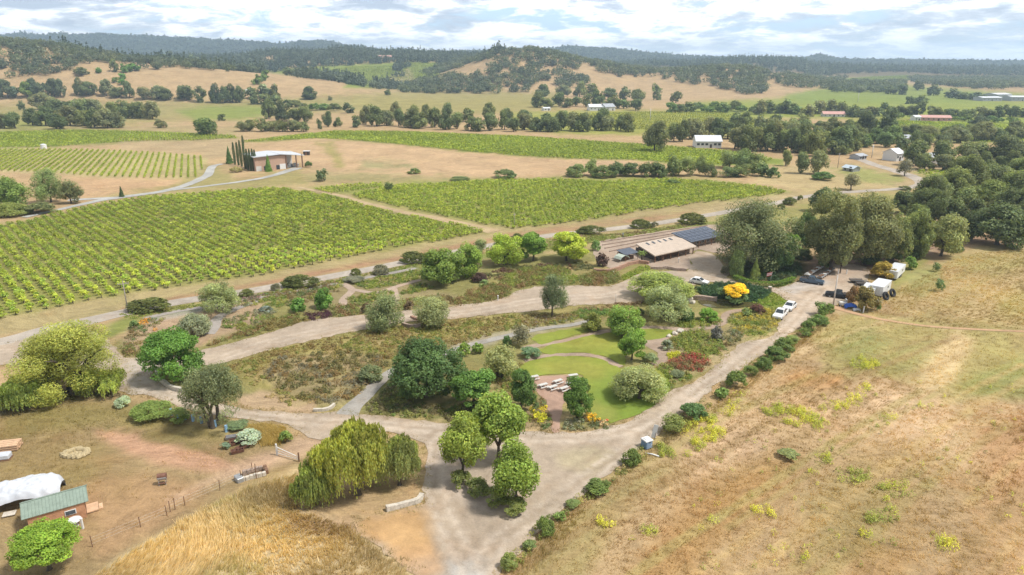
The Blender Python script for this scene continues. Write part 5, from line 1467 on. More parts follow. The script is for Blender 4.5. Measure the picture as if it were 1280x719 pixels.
OV = [(560, 586, 592, 611), (582, 596, 612, 622), (601, 606, 634, 632), (622, 618, 660, 642)]
for i, b in enumerate(OV):
    plant(b, 'dome', (0.10, 0.118, 0.036), 'low olive-green shrub under the lime-green trees, %s' % ordinal(i), 'shrub', 'island_shrub', 'low shrubs under the lime-green trees', trunk=False, det='m')
# clumps of dark rounded bushes along the main road
RB = [((157, 371, 222, 391), 'long dark green roadside hedge nearest the left tree'), ((299, 360, 318, 371), 'small dark bush beside the pale round roadside tree'), ((350, 342, 405, 361), 'long dark green roadside hedge left of centre'),
      ((338, 354, 353, 364), 'greyish round bush at the end of the left-centre hedge'), ((437, 335, 452, 345), 'small bush left of two above the green beds'), ((464, 330, 487, 344), 'greyish bush right of two above the green beds'), ((496, 314, 536, 331), 'dark roadside hedge before the round green tree'),
      ((427, 344, 456, 353), 'low reddish-grey bush below two small roadside bushes'), ((638, 291, 655, 302), 'dark bush between road and yellow-green trees'), ((719, 281, 760, 294), 'dark roadside hedge behind the yellow-green tree'), ((784, 274, 815, 287), 'roadside hedge behind the winery yard, left'), ((812, 277, 824, 286), 'grey bush right of the winery yard hedge'),
      ((843, 266, 884, 282), 'dark roadside hedge behind the winery roof'), ((978, 246, 996, 257), 'dark bush by the road behind the great oak, left'), ((996, 244, 1004, 251), 'small dark bush by the road behind the great oak, right'), ((970, 255, 982, 262), 'small round bush beside the road behind the great oak'), ((1122, 232, 1139, 238), 'low bush on the road bend')]
for b, lab in RB:
    plant(b, 'dome', (0.075, 0.085, 0.026) if 'grey' not in lab else (0.12, 0.115, 0.085), lab, 'hedge' if 'hedge' in lab else 'shrub', 'roadside_hedge' if 'hedge' in lab else 'roadside_bush', trunk=False, deep=0.45 if 'hedge' in lab else 1.0, det='m')
OT = [((165, 498, 216, 524), 'dome', (0.12, 0.165, 0.045), 'spreading green hedge along the yard side of the drive'), ((205, 508, 238, 528), 'dome', (0.115, 0.155, 0.045), 'green end of the hedge along the yard drive'),
      ((144, 494, 166, 509), 'dome', (0.24, 0.29, 0.22), 'silvery blue shrub left of the yard hedge'), ((294, 535, 328, 556), 'dome', (0.26, 0.31, 0.26), 'silver-blue shrub behind the rusty scrap'), ((283, 524, 312, 536), 'dome', (0.11, 0.15, 0.08), 'low green shrub at the foot of the grey-green oak'),
      ((275, 552, 288, 562), 'dome', (0.12, 0.17, 0.13), 'small blue-green plant left of the rusty scrap'), ((348, 538, 366, 556), 'dome', (0.11, 0.16, 0.04), 'green bush right of the straw-coloured patch by the gate'),
      ((536, 328, 562, 346), 'dome', (0.05, 0.07, 0.03), 'dark shade shrub under the lighter round tree'), ((588, 340, 610, 353), 'dome', (0.055, 0.022, 0.03), 'dark purple shrub beside the round green trees'), ((598, 349, 612, 358), 'dome', (0.13, 0.18, 0.07), 'pale green ball below the dark purple shrub'),
      ((162, 400, 174, 412), 'dome', (0.11, 0.16, 0.06), 'grey-green shrub in the rocky bed left of the white-flowered one'), ((322, 382, 342, 391), 'dome', (0.12, 0.14, 0.13), 'blue-grey cushion beside the curved path'), ((450, 378, 468, 392), 'dome', (0.09, 0.06, 0.035), 'reddish-brown shrub left of the olive tree'), ((505, 376, 520, 388), 'dome', (0.08, 0.05, 0.035), 'reddish-brown shrub between the olive trees'),
      ((794, 384, 806, 396), 'dome', (0.06, 0.08, 0.04), 'dark shrub at the left foot of the grey-green dome tree'), ((835, 461, 856, 471), 'dome', (0.10, 0.12, 0.07), 'grey-green shrub below the red flowers'), ((802, 440, 824, 455), 'dome', (0.16, 0.19, 0.10), 'pale sage shrub right of the middle lawn trees'), ((824, 424, 842, 438), 'dome', (0.14, 0.155, 0.11), 'silvery shrub at the turn of the brown path'),
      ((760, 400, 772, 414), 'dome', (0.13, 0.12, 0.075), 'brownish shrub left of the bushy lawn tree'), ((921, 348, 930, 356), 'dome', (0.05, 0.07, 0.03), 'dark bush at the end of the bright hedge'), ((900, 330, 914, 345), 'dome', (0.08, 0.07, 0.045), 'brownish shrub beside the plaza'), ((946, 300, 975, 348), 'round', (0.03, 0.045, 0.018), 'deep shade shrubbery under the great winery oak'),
      ((1066, 358, 1099, 391), 'round', (0.135, 0.108, 0.04), 'red-tinged shrub tree before the white trailers'), ((1084, 326, 1118, 350), 'round', (0.22, 0.16, 0.03), 'orange-yellow shrub tree behind the tall white trailer'), ((1056, 358, 1074, 382), 'round', (0.17, 0.10, 0.05), 'rust-red shrub left of the red-tinged shrub tree'), ((1094, 376, 1101, 390), 'dome', (0.10, 0.14, 0.04), 'small green sapling right of the red-tinged shrub tree'),
      ((1166, 348, 1180, 366), 'sparse', (0.085, 0.12, 0.05), 'young tree in the hay field, nearer of two'), ((1165, 327, 1175, 341), 'sparse', (0.085, 0.12, 0.05), 'young tree in the hay field, farther of two'), ((971, 560, 1000, 574), 'dome', (0.15, 0.17, 0.07), 'low grey-green weed clump in the middle of the hay field'), ((1128, 320, 1145, 338), 'dome', (0.10, 0.16, 0.035), 'green brush behind the long white trailer')]
for b, k, c, lab in OT:
    plant(b, k, c, lab, 'shrub' if 'tree' not in lab.split(' in ')[0].split(' under ')[0] else 'tree', 'garden_shrub', trunk=False)

# ------------------------------------------------------------------ beds of mixed low planting
HEATH = [(0.165, 0.13, 0.042), (0.135, 0.155, 0.042), (0.185, 0.12, 0.055), (0.165, 0.175, 0.048)]
GRN = [(0.155, 0.195, 0.035), (0.20, 0.22, 0.045), (0.115, 0.16, 0.035), (0.22, 0.20, 0.06)]
MIXB = [(0.13, 0.175, 0.04), (0.21, 0.215, 0.05), (0.165, 0.12, 0.05), (0.19, 0.165, 0.085), (0.10, 0.14, 0.05)]
SAGE = [(0.17, 0.19, 0.11), (0.20, 0.19, 0.13), (0.15, 0.15, 0.06)]


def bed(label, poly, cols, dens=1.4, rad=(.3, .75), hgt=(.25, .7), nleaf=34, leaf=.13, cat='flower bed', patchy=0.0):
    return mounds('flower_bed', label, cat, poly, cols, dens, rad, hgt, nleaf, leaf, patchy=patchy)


bed('brown heather bed along the upper side of the drive', [(255, 432), (300, 416), (345, 403), (384, 396), (384, 402), (320, 418), (258, 434)], HEATH, 1.6, (.4, .9), (.4, .9))
bed('brown-red bed under the rocky slope left of the dark tree', [(152, 432), (185, 428), (188, 445), (155, 448)], HEATH, 1.6, (.4, .9), (.4, .9))
bed('low olive bed beside the purple hedge', [(412, 384), (445, 380), (452, 393), (420, 397)], HEATH[1:], 1.6, (.4, .8), (.4, .9))
bed('dark purple low hedge along the drive', [(380, 394), (410, 390), (413, 397), (384, 403)], [(0.07, 0.03, 0.04), (0.09, 0.045, 0.045)], 1.8, (.4, .8), (.4, .9))
bed('green ground cover bed, largest of those under the road hedge', [(442, 354), (470, 348), (523, 336), (531, 346), (500, 357), (455, 362)], GRN, 1.3)
bed('green ground cover bed between the curved paths', [(434, 373), (470, 366), (490, 363), (491, 371), (470, 380), (440, 384)], GRN, 1.3)
bed('green ground cover bed left of the round green trees', [(499, 364), (527, 354), (545, 361), (525, 366), (503, 369)], GRN, 1.3)
bed('mixed bed right of the two olive trees', [(498, 376), (535, 371), (565, 368), (570, 380), (540, 384), (505, 386)], MIXB, 1.4)
bed('heather mound below the round green trees', [(566, 378), (592, 362), (625, 354), (638, 362), (636, 371), (600, 379), (574, 382)], HEATH, 1.7, (.5, 1.), (.5, 1.1))
bed('heather and green bed below the yellow-green trees', [(622, 350), (650, 337), (690, 334), (712, 340), (690, 352), (660, 358), (634, 363)], HEATH + GRN[:2], 1.6, (.4, .9), (.4, 1.))
bed('bright green bed left of the reddish heather', [(660, 338), (700, 332), (722, 346), (725, 354), (690, 357), (668, 356)], GRN, 1.4)
bed('reddish heather mound before the winery', [(722, 348), (745, 341), (772, 340), (775, 352), (760, 357), (730, 357)], HEATH[:3], 1.7, (.5, 1.), (.6, 1.2))
bed('bright grassy bank below the winery stone wall', [(775, 347), (800, 334), (811, 333), (812, 338), (795, 344), (778, 352)], [(0.16, 0.21, 0.03), (0.20, 0.23, 0.04)], 2.5, (.3, .6), (.2, .5))
bed('mixed bed left of the curved path by the road', [(345, 366), (400, 355), (432, 350), (422, 366), (400, 374), (350, 386), (330, 384)], MIXB, 1.1)
bed('mixed bed along the drive below the small round trees', [(300, 412), (340, 400), (372, 392), (380, 396), (345, 404), (310, 414)], HEATH, 1.4)
bed('rock garden with orange flowers left of the dark tree', [(158, 412), (182, 398), (205, 398), (200, 410), (170, 425), (158, 430)], MIXB + [(0.45, 0.22, 0.03)], .8)
bed('sage and pale plants between the curved paths by the white-flowered shrub', [(280, 400), (320, 388), (345, 390), (340, 400), (300, 412), (280, 410)], SAGE + MIXB[:2], 1.0)
bed('purplish scrub patch right of the white-flowered shrub', [(300, 374), (340, 366), (350, 372), (320, 382), (300, 384)], MIXB + [(0.2, 0.13, 0.11)], 1.0)
# heather meadow on the left part of the island
mounds('heather_meadow', 'meadow of brown and olive heather clumps inside the loop of the drive', 'meadow', [(330, 466), (352, 445), (440, 438), (492, 448), (470, 474), (432, 504), (392, 508), (352, 488)], [(0.15, 0.125, 0.04), (0.10, 0.10, 0.035), (0.17, 0.15, 0.06), (0.19, 0.13, 0.05), (0.14, 0.13, 0.085)], .75, (.35, 1.0), (.3, .9), 44, .14)
mounds('meadow_plants', 'olive and green meadow between the upper drive and the gravel path', 'meadow', [(275, 462), (340, 438), (460, 414), (570, 401), (640, 394), (722, 391), (724, 402), (640, 413), (560, 434), (490, 450), (440, 437), (350, 444), (318, 470)], [(0.20, 0.19, 0.05), (0.16, 0.18, 0.045), (0.22, 0.18, 0.06), (0.18, 0.13, 0.05), (0.25, 0.22, 0.09)], 1.5, (.25, .7), (.12, .5), 26, .13)
mounds('meadow_plants', 'low green meadow in the corner between the drives', 'meadow', [(300, 470), (330, 462), (350, 488), (385, 505), (360, 508), (318, 490)], [(0.22, 0.21, 0.06), (0.28, 0.22, 0.10), (0.17, 0.18, 0.05)], 1.8, (.25, .6), (.12, .4), 26, .13, patchy=.34)
mounds('rock_bed', 'grey-pink gravelly bed with low sage plants above the top lawn', 'rock bed', [(640, 409), (670, 398), (728, 392), (735, 396), (700, 404), (660, 413)], SAGE + [(0.26, 0.2, 0.17)], 1.0, (.2, .5), (.1, .35), 22, .11)
bed('grassy green clumps below the lone narrow tree', [(712, 392), (735, 386), (760, 388), (762, 396), (730, 399)], [(0.12, 0.19, 0.045), (0.17, 0.2, 0.05)], 1.6)
bed('brownish planting along the drive above the bronze shrub', [(725, 386), (800, 378), (800, 384), (760, 388), (730, 390)], [(0.24, 0.18, 0.09), (0.18, 0.13, 0.06), (0.2, 0.2, 0.07)], 1.5)
bed('shaded green bank under the large dark tree', [(452, 514), (478, 490), (490, 482), (520, 505), (560, 508), (600, 505), (640, 515), (640, 534), (600, 531), (560, 526), (480, 519)], [(0.10, 0.14, 0.035), (0.17, 0.18, 0.05), (0.14, 0.12, 0.06), (0.075, 0.10, 0.03)], 1.5)
bed('bed of green shrubs between the sparse tree and the lawn', [(600, 470), (640, 452), (655, 458), (655, 474), (668, 490), (668, 505), (640, 500)], MIXB, 1.3)
bed('mixed flower bed left of the terrace entrance', [(655, 524), (668, 505), (676, 498), (686, 516), (690, 535), (672, 537)], MIXB + [(0.5, 0.42, 0.03)], 1.4)
bed('yellow-flowered bush left of the terrace entrance', [(668, 521), (682, 518), (684, 528), (670, 530)], [(0.42, 0.40, 0.03), (0.30, 0.32, 0.04)], 2.5, (.4, .7), (.5, 1.))
bed('mixed flower bed right of the terrace entrance', [(702, 528), (715, 520), (742, 522), (763, 531), (758, 537), (730, 538), (705, 538)], MIXB + SAGE, 1.4)
bed('orange and yellow flowers by the pointed tree', [(735, 518), (752, 520), (750, 530), (735, 528)], [(0.55, 0.36, 0.03), (0.45, 0.40, 0.04)], 2.2, (.3, .6), (.4, .8))
bed('red and cream flowers at the edge of the drive', [(750, 524), (762, 526), (760, 535), (748, 535)], [(0.5, 0.09, 0.06), (0.6, 0.45, 0.25), (0.16, 0.18, 0.05)], 2.2, (.2, .5), (.3, .6), 30, .1)
bed('mixed green shrubs in the right flower garden', [(838, 425), (860, 416), (880, 412), (890, 420), (905, 430), (895, 445), (880, 452), (862, 445), (845, 440)], MIXB[:2] + GRN, 1.5, (.4, .9), (.4, 1.1))
bed('pale planting along the drive in the right flower garden', [(900, 415), (925, 412), (930, 422), (912, 435), (896, 448), (892, 436)], MIXB + SAGE, 1.2)
bed('mass of red flowers in the right flower garden', [(834, 456), (850, 445), (868, 444), (882, 449), (887, 456), (878, 464), (860, 465), (842, 462)], [(0.33, 0.055, 0.045), (0.26, 0.05, 0.04), (0.27, 0.09, 0.055), (0.15, 0.12, 0.05)], 1.9, (.4, .8), (.5, 1.), 40, .13)
bed('yellow-green clump beside the red flowers', [(834, 444), (848, 440), (850, 447), (838, 450)], [(0.36, 0.36, 0.03)], 2.5, (.3, .6), (.4, .7))
bed('low green bed below the red flowers', [(832, 470), (858, 466), (864, 472), (850, 480), (836, 486)], GRN, 1.4)
bed('bright green shrubs right of the lawn', [(822, 458), (840, 455), (842, 466), (830, 472)], GRN, 1.5, (.4, .8), (.5, .9))
bed('yellow and green bed beside the parked white pickup', [(908, 402), (918, 392), (935, 388), (972, 386), (972, 404), (958, 420), (938, 420), (916, 412)], GRN + [(0.36, 0.30, 0.05), (0.2, 0.2, 0.1)], 1.4, (.4, .9), (.3, .9))
bed('green bank right of the pond', [(940, 378), (962, 367), (970, 368), (985, 379), (960, 383)], [(0.15, 0.21, 0.03), (0.2, 0.23, 0.04)], 2., (.3, .6), (.15, .4))
bed('green shrubs below the grey-green dome tree', [(848, 398), (870, 400), (900, 400), (905, 404), (880, 410), (846, 409)], GRN, 1.4, (.4, .8), (.3, .8))
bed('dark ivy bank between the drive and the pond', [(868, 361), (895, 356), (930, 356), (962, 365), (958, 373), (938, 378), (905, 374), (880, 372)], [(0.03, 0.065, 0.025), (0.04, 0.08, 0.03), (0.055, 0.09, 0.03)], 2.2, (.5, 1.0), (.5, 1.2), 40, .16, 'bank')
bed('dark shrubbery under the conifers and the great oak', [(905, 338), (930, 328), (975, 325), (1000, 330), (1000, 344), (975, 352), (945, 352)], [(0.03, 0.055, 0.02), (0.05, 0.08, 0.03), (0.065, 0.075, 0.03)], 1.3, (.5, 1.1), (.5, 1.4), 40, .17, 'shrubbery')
bed('brown planting under the yellow-green trees', [(600, 345), (640, 333), (735, 328), (745, 338), (700, 338), (650, 340), (610, 352)], [(0.11, 0.06, 0.045), (0.14, 0.12, 0.05), (0.09, 0.10, 0.04)], 1.2)
bed('green verge strip between the road and the garden', [(150, 393), (222, 383), (335, 365), (440, 345), (520, 330), (522, 333), (440, 349), (340, 369), (225, 388), (160, 400)], [(0.155, 0.19, 0.04), (0.2, 0.2, 0.06)], 1.3, (.25, .5), (.1, .3), 24, .13, 'verge')
bed('green verge strip beside the road behind the winery', [(640, 308), (720, 293), (763, 293), (832, 284), (880, 276), (882, 280), (832, 288), (745, 303), (660, 316)], [(0.155, 0.19, 0.04), (0.2, 0.2, 0.06), (0.17, 0.13, 0.07)], 1.2, (.3, .6), (.1, .4), 24, .13, 'verge')
bed('scrubby bank along the yard side of the huge willow', [(0, 506), (60, 496), (140, 490), (155, 497), (100, 498), (40, 510), (0, 520)], [(0.17, 0.14, 0.075), (0.13, 0.12, 0.05)], 1.6, (.3, .6), (.2, .6), cat='bank')
# clipped hedge curving by the conifers
hp = ribbon([(918, 350), (930, 354.5), (945, 358), (962, 359), (978, 357), (992, 352)], 1.3, .6)
def clipped(poly, h, n, leaf, cols, name, label):
    lo, hi = poly.min(0), poly.max(0)
    x = rng.uniform(lo[0], hi[0], n * 8); y = rng.uniform(lo[1], hi[1], n * 8)
    k = inpoly(x, y, poly); x, y = x[k][:n], y[k][:n]
    m = len(x)
    sd = np.clip(sdist(x, y, poly) / .4, 0, 1)
    z = H(x, y) + np.where(rng.random(m) < .6, h * (0.75 + .25 * np.sqrt(sd)), rng.uniform(0, h, m)) + rng.normal(0, .04, m)
    c = np.stack([x, y, z], 1)
    v, f = cards(c, unit(rdir(m) * .8 + np.array([0, 0, .8])), leaf * rng.uniform(.7, 1.3, m), .7)
    cols = np.asarray(cols)
    col = np.repeat(cols[rng.integers(0, len(cols), m)], 4, 0)
    return tag(link(name, mesh_np(name, v, f, [LEAFABS], col=col)), label, 'hedge')
clipped(hp, 1.3, 4500, .14, [(0.12, 0.19, 0.03), (0.09, 0.15, 0.03), (0.15, 0.21, 0.035)], 'clipped_hedge', 'clipped bright green hedge curving below the conifers')

# low tangle that ties the shrub row together
mounds('weedy_strip', 'weedy green tangle between the shrubs along the hay field', 'weeds', [(640, 700), (668, 660), (700, 632), (740, 606), (772, 575), (815, 545), (850, 520), (890, 490), (930, 462), (965, 436), (1000, 412), (1030, 386), (1040, 390), (1006, 418), (970, 444), (936, 474), (900, 500), (862, 532), (822, 562), (785, 590), (745, 622), (710, 645), (680, 676), (655, 706)], [(0.17, 0.19, 0.045), (0.24, 0.235, 0.06), (0.12, 0.15, 0.04), (0.30, 0.25, 0.11)], 1.5, (.2, .7), (.2, .8), 30, .1, patchy=.36)
# mustard and weeds in the hay field
MUS = [(0.43, 0.42, 0.05), (0.33, 0.35, 0.055), (0.22, 0.25, 0.055)]
MP = [([(822, 556), (850, 536), (885, 520), (908, 528), (905, 545), (880, 562), (850, 574), (826, 572)], 'yellow mustard patch beside the portable toilet', 1.3),
      ([(948, 512), (975, 507), (1005, 512), (1033, 525), (1030, 536), (1000, 535), (965, 526)], 'big clump of green-yellow weeds in the hay field', 1.6),
      ([(1020, 512), (1055, 500), (1080, 478), (1090, 485), (1075, 505), (1045, 516)], 'yellow weed drift behind the big clump', .7),
      ([(1056, 456), (1075, 447), (1098, 450), (1096, 462), (1065, 462)], 'yellowish weeds on the green part of the hay field', 1.0),
      ([(890, 520), (915, 500), (925, 480), (940, 475), (935, 490), (915, 520), (900, 540)], 'yellow weeds along the shrub row', .6),
      ([(1006, 565), (1040, 570), (1050, 580), (1015, 582)], 'mustard patch, upper left of the scattered ones', .8), ([(1040, 588), (1085, 590), (1095, 600), (1050, 610)], 'mustard patch in the middle of the scattered ones', .8),
      ([(1080, 636), (1120, 636), (1122, 652), (1084, 655)], 'bright mustard patch nearest the bottom right', 1.1), ([(1098, 605), (1135, 603), (1140, 620), (1105, 628)], 'mustard patch above the bright one', .7),
      ([(1105, 668), (1125, 672), (1125, 686), (1108, 686)], 'small mustard clump below the bright patch', 1.1), ([(1168, 670), (1190, 672), (1195, 688), (1172, 690)], 'small mustard clump at the lower right', 1.1), ([(1072, 660), (1088, 662), (1086, 674), (1072, 672)], 'tiny mustard clump left of the bright patch', 1.2),
      ([(1090, 520), (1125, 518), (1122, 532), (1096, 535)], 'faint weeds near the far edge of the hay field', .5), ([(745, 650), (760, 645), (765, 658), (748, 662)], 'mustard clump near the bottom drive edge, left', 1.2), ([(800, 660), (822, 660), (820, 670), (800, 670)], 'mustard clump near the bottom drive edge, right', 1.2),
      ([(940, 635), (970, 636), (968, 646), (942, 646)], 'yellow weeds in the cut swath', 1.0), ([(885, 650), (895, 650), (895, 660), (885, 660)], 'little mustard tuft at the bottom', 1.4), ([(1130, 500), (1180, 495), (1185, 505), (1140, 512)], 'sparse mustard by the pale swath', .35), ([(995, 695), (1015, 697), (1012, 706), (996, 705)], 'mustard tuft at the bottom edge', 1.2), ([(1160, 690), (1172, 690), (1175, 700), (1162, 702)], 'mustard tuft at the bottom right edge', 1.2)]
for poly, lab, dn in MP:
    mounds('mustard_weeds', lab, 'weeds', poly, MUS, dn * 2.2, (.25, .75), (.55, 1.05), 40, .09, patchy=.3)
mounds('mustard_weeds', 'thin scatter of yellow-green weeds over the right hay field', 'weeds', [(700, 719), (840, 590), (960, 520), (1100, 470), (1280, 480), (1300, 719)], MUS + [(0.2, 0.21, 0.09)], .12, (.15, .5), (.45, .8), 22, .08, patchy=.46)

# ------------------------------------------------------------------ dry grass
ST = [(0.52, 0.38, 0.20), (0.46, 0.32, 0.15), (0.42, 0.30, 0.14), (0.36, 0.29, 0.12), (0.55, 0.42, 0.24), (0.44, 0.27, 0.13)]
GO = [(0.58, 0.42, 0.18), (0.52, 0.37, 0.14), (0.64, 0.49, 0.24), (0.44, 0.32, 0.12), (0.33, 0.31, 0.11)]
RF = [(640, 716), (690, 660), (745, 618), (800, 572), (840, 540), (900, 502), (960, 458), (1010, 422), (1050, 392), (1110, 402), (1200, 414), (1300, 420), (1340, 560), (1340, 760), (620, 770)]
blades('dry_grass', 'dry straw-coloured grass of the hay field on the right', 'grass', RF, ST, 3, (.18, .45), 9, .032, .9, (.35, -.15), 160000, None, 105, avoid=[p[0] for p in MP])
blades('dry_grass', 'tall golden grass on the knoll in the left foreground', 'grass', [(60, 770), (130, 712), (230, 652), (320, 608), (372, 590), (372, 640), (430, 655), (470, 690), (512, 724), (530, 780)], [(0.74, 0.60, 0.36), (0.66, 0.52, 0.29), (0.80, 0.66, 0.43), (0.60, 0.47, 0.25), (0.46, 0.43, 0.20)], 9, (.5, 1.0), 11, .04, .6, (.5, -.3), 60000, own=.6)
blades('dry_grass', 'thin dry grass over the yard on the left', 'grass', [(-60, 560), (0, 520), (100, 502), (200, 520), (290, 545), (300, 560), (250, 590), (200, 640), (110, 700), (40, 760), (-60, 800)], [(0.42, 0.32, 0.15), (0.36, 0.28, 0.12), (0.30, 0.26, 0.09)], 3, (.12, .35), 6, .035, .6, (.2, -.1), 40000, -.05)
blades('dry_grass', 'golden oat grass patch by the white gate', 'grass', [(305, 532), (330, 530), (356, 534), (362, 545), (350, 556), (328, 558), (318, 545)], [(0.54, 0.43, 0.19), (0.46, 0.36, 0.15)], 16, (.5, .9), 12, .04, .4, (.2, -.1), 30000, own=.9)
blades('dry_grass', 'dry grass of the upper hay field beyond the brown track', 'grass', [(1060, 388), (1110, 370), (1180, 330), (1220, 316), (1340, 308), (1340, 412), (1200, 410), (1110, 398)], ST, 2.2, (.25, .5), 7, .05, .55, (.35, -.15), 60000)
blades('dry_grass', 'rough grass between the shrubs along the hay field', 'grass', [(625, 716), (660, 690), (705, 645), (770, 595), (830, 548), (890, 505), (950, 460), (1010, 412), (1040, 390), (1048, 396), (1000, 432), (940, 482), (860, 540), (800, 580), (740, 630), (690, 690), (660, 730)], [(0.36, 0.31, 0.12), (0.27, 0.27, 0.08), (0.46, 0.36, 0.17), (0.2, 0.22, 0.06)], 6, (.3, .65), 8, .035, .5, (.2, -.1), 50000)

# ragged grass and weeds along the edges of the drives and paths
ex, ey = [], []
for line, sp, wd in ((upper, 26, .55), (lower, 26, .6), (entry, 14, .6)):
    Q = outline(line, .5, 0)
    k = rng.random(len(Q)) < .8
    for _ in range(4):
        sel = vnoise(Q[:, 0], Q[:, 1], 5.0, 71) + rng.normal(0, .25, len(Q)) > -.12
        ex.append(Q[sel, 0] + rng.normal(0, wd, sel.sum())); ey.append(Q[sel, 1] + rng.normal(0, wd, sel.sum()))
ex, ey = np.concatenate(ex), np.concatenate(ey)
blades('verge_grass', 'ragged grass and weeds along the edges of the gravel drive', 'grass', None, [(0.30, 0.26, 0.10), (0.22, 0.22, 0.07), (0.40, 0.31, 0.16)], 0, (.12, .38), 8, .035, .7, (.1, -.1), pts=(ex, ey), own=.8)
# ------------------------------------------------------------------ materials of built things
WHITE = plain('white_paint', (0.66, 0.66, 0.65), 0.5, var=.06)
OFFW = plain('weathered_white', (0.55, 0.54, 0.51), 0.7, var=.14)
TANROOF = plain('tan_metal_roof', (0.58, 0.48, 0.39), 0.5, var=.12, scale=.8)
SLATE = plain('slate_blue_roof', (0.075, 0.09, 0.12), 0.45, var=.15)
DARK = plain('dark_timber', (0.06, 0.045, 0.035), 0.8)  # one even dark brown for doors, decks, chassis and side walls
WOOD = plain('brown_timber', (0.20, 0.115, 0.07), 0.8, var=.25)
PLANK = plain('orange_plank', (0.54, 0.29, 0.165), 0.7, var=.18, scale=1.5)
LUMB = plain('sawn_lumber', (0.58, 0.38, 0.24), 0.75, var=.2)
GREENROOF = plain('green_metal_roof', (0.215, 0.27, 0.225), 0.6, var=.14)
GLASS = plain('window_glass', (0.04, 0.05, 0.06), 0.12, spec=.5, var=.1)
STONE = plain('field_stone', (0.33, 0.25, 0.20), 0.9, var=.35, scale=3, bump=.06)
STONEP = plain('pale_stone', (0.52, 0.47, 0.40), 0.9, var=.25, scale=3, bump=.05)
STONER = plain('reddish_stone', (0.34, 0.20, 0.14), 0.9, var=.35, scale=3, bump=.06)
TARP = plain('pale_tarpaulin', (0.50, 0.52, 0.56), 0.5, var=.10, scale=.6)
BLUE = plain('blue_tarpaulin', (0.03, 0.10, 0.42), 0.5)
BLUEP = plain('blue_plastic', (0.13, 0.22, 0.34), 0.45)
LBLUE = plain('pale_blue_plastic', (0.25, 0.42, 0.60), 0.5)
RUST = plain('rusty_iron', (0.16, 0.08, 0.055), 0.9, var=.4, scale=4)
METAL = plain('grey_metal', (0.34, 0.35, 0.36), 0.45, 0.3)
TYRE = plain('black_rubber', (0.022, 0.022, 0.024), 0.8)
CARBLUE = plain('blue_grey_car_paint', (0.085, 0.125, 0.175), 0.3, .3, .04)
CARDARK = plain('dark_car_paint', (0.03, 0.035, 0.045), 0.3, .2, .04)
CARWHITE = plain('white_car_paint', (0.68, 0.68, 0.67), 0.3, 0, .03)
LAMP = plain('headlamp_glass', (0.75, 0.75, 0.72), 0.15)
PINKROOF = plain('pink_tile_roof', (0.52, 0.30, 0.26), 0.7, var=.15)
BRICK = plain('tan_block_wall', (0.45, 0.30, 0.22), 0.85, var=.14)
ROOFW = plain('white_metal_roof', (0.62, 0.64, 0.67), 0.45, var=.06)
GREYROOF = plain('grey_roof', (0.36, 0.38, 0.41), 0.6, var=.1)
POLE = plain('weathered_pole', (0.30, 0.26, 0.22), 0.9, var=.2)
STRAWM = plain('straw_heap', (0.42, 0.34, 0.20), 0.95, var=.3, scale=5, bump=.08)
REDM = plain('red_cloth', (0.5, 0.06, 0.05), 0.8)
TENT = plain('pale_green_canvas', (0.42, 0.47, 0.40), 0.7, var=.1)


def hgt(g, py):
    """height above ground point g that shows at picture row py"""
    v = (py - CY) / F
    dist = g.y
    t = dist / (math.cos(PITCH) - v * math.sin(PITCH))
    return CAMZ - t * (math.sin(PITCH) + v * math.cos(PITCH)) - g.z


def Z(v, h):
    return Vector((v.x, v.y, v.z + h))


def wallrun(name, label, px, h, w, m, cat='wall', step=1.0, group=None):
    """a low wall that follows the ground along a picture line"""
    P = unproj([p[0] for p in px], [p[1] for p in px])[:, :2]
    L = smooth_line(P, step)
    t = np.gradient(L, axis=0); t /= np.linalg.norm(t, axis=1)[:, None] + 1e-9
    n = np.stack([-t[:, 1], t[:, 0]], 1)
    mb = MB()
    vs, fs = [], []
    for i, (p, q) in enumerate(zip(L, n)):
        z = float(H(p[0], p[1]))
        hh = h * random.uniform(.88, 1.1)
        ww = w * random.uniform(.9, 1.12)
        for s, zz in ((1, -.1), (1, hh), (-1, hh * random.uniform(.95, 1.05)), (-1, -.1)):
            vs.append((p[0] + q[0] * s * ww / 2, p[1] + q[1] * s * ww / 2, z + zz))
        if i:
            a, b = (i - 1) * 4, i * 4
            for k in range(3):
                fs.append((a + k, b + k, b + k + 1, a + k + 1))
    fs.append((0, 1, 2, 3)); e = (len(L) - 1) * 4
    fs.append((e + 3, e + 2, e + 1, e))
    mb.add(vs, fs)
    return tag(mb.build(name, m), label, cat, group)


# ------------------------------------------------------------------ winery pavilion
D0, C0, A0 = G(818.5, 328.5), G(866, 317.5), G(798, 317)
B0 = A0 + C0 - D0
root = empty('winery_pavilion', D0, 0, 'open-sided winery pavilion with a broad tan metal roof and a row of skylight slots', 'building')
lo = lambda v: Vector((v.x - D0.x, v.y - D0.y, v.z - D0.z))
d, c, a, b = lo(D0), lo(C0), lo(A0), lo(B0)
hf = hgt(D0, 318.2); hb_ = hgt(A0, 305.0)
ux, uy = (c - d).normalized(), (a - d).normalized()
e = 0.7
rd_, rc_, rb_, ra_ = d - ux * e - uy * e, c + ux * e - uy * e, b + ux * e + uy * e, a - ux * e + uy * e
roof = MB().slab(Z(rd_, hf), Z(rc_, hf), Z(rb_, hb_), Z(ra_, hb_), .28)
ro = roof.build('roof', TANROOF, root)
n_ = 26
rib = MB()
for i in range(n_ + 1):
    p, q = Z(rd_, hf + .03).lerp(Z(rc_, hf + .03), i / n_), Z(ra_, hb_ + .03).lerp(Z(rb_, hb_ + .03), i / n_)
    rib.tube([p, q], .045, 4)
rib.build('standing_seam', TANROOF, ro)
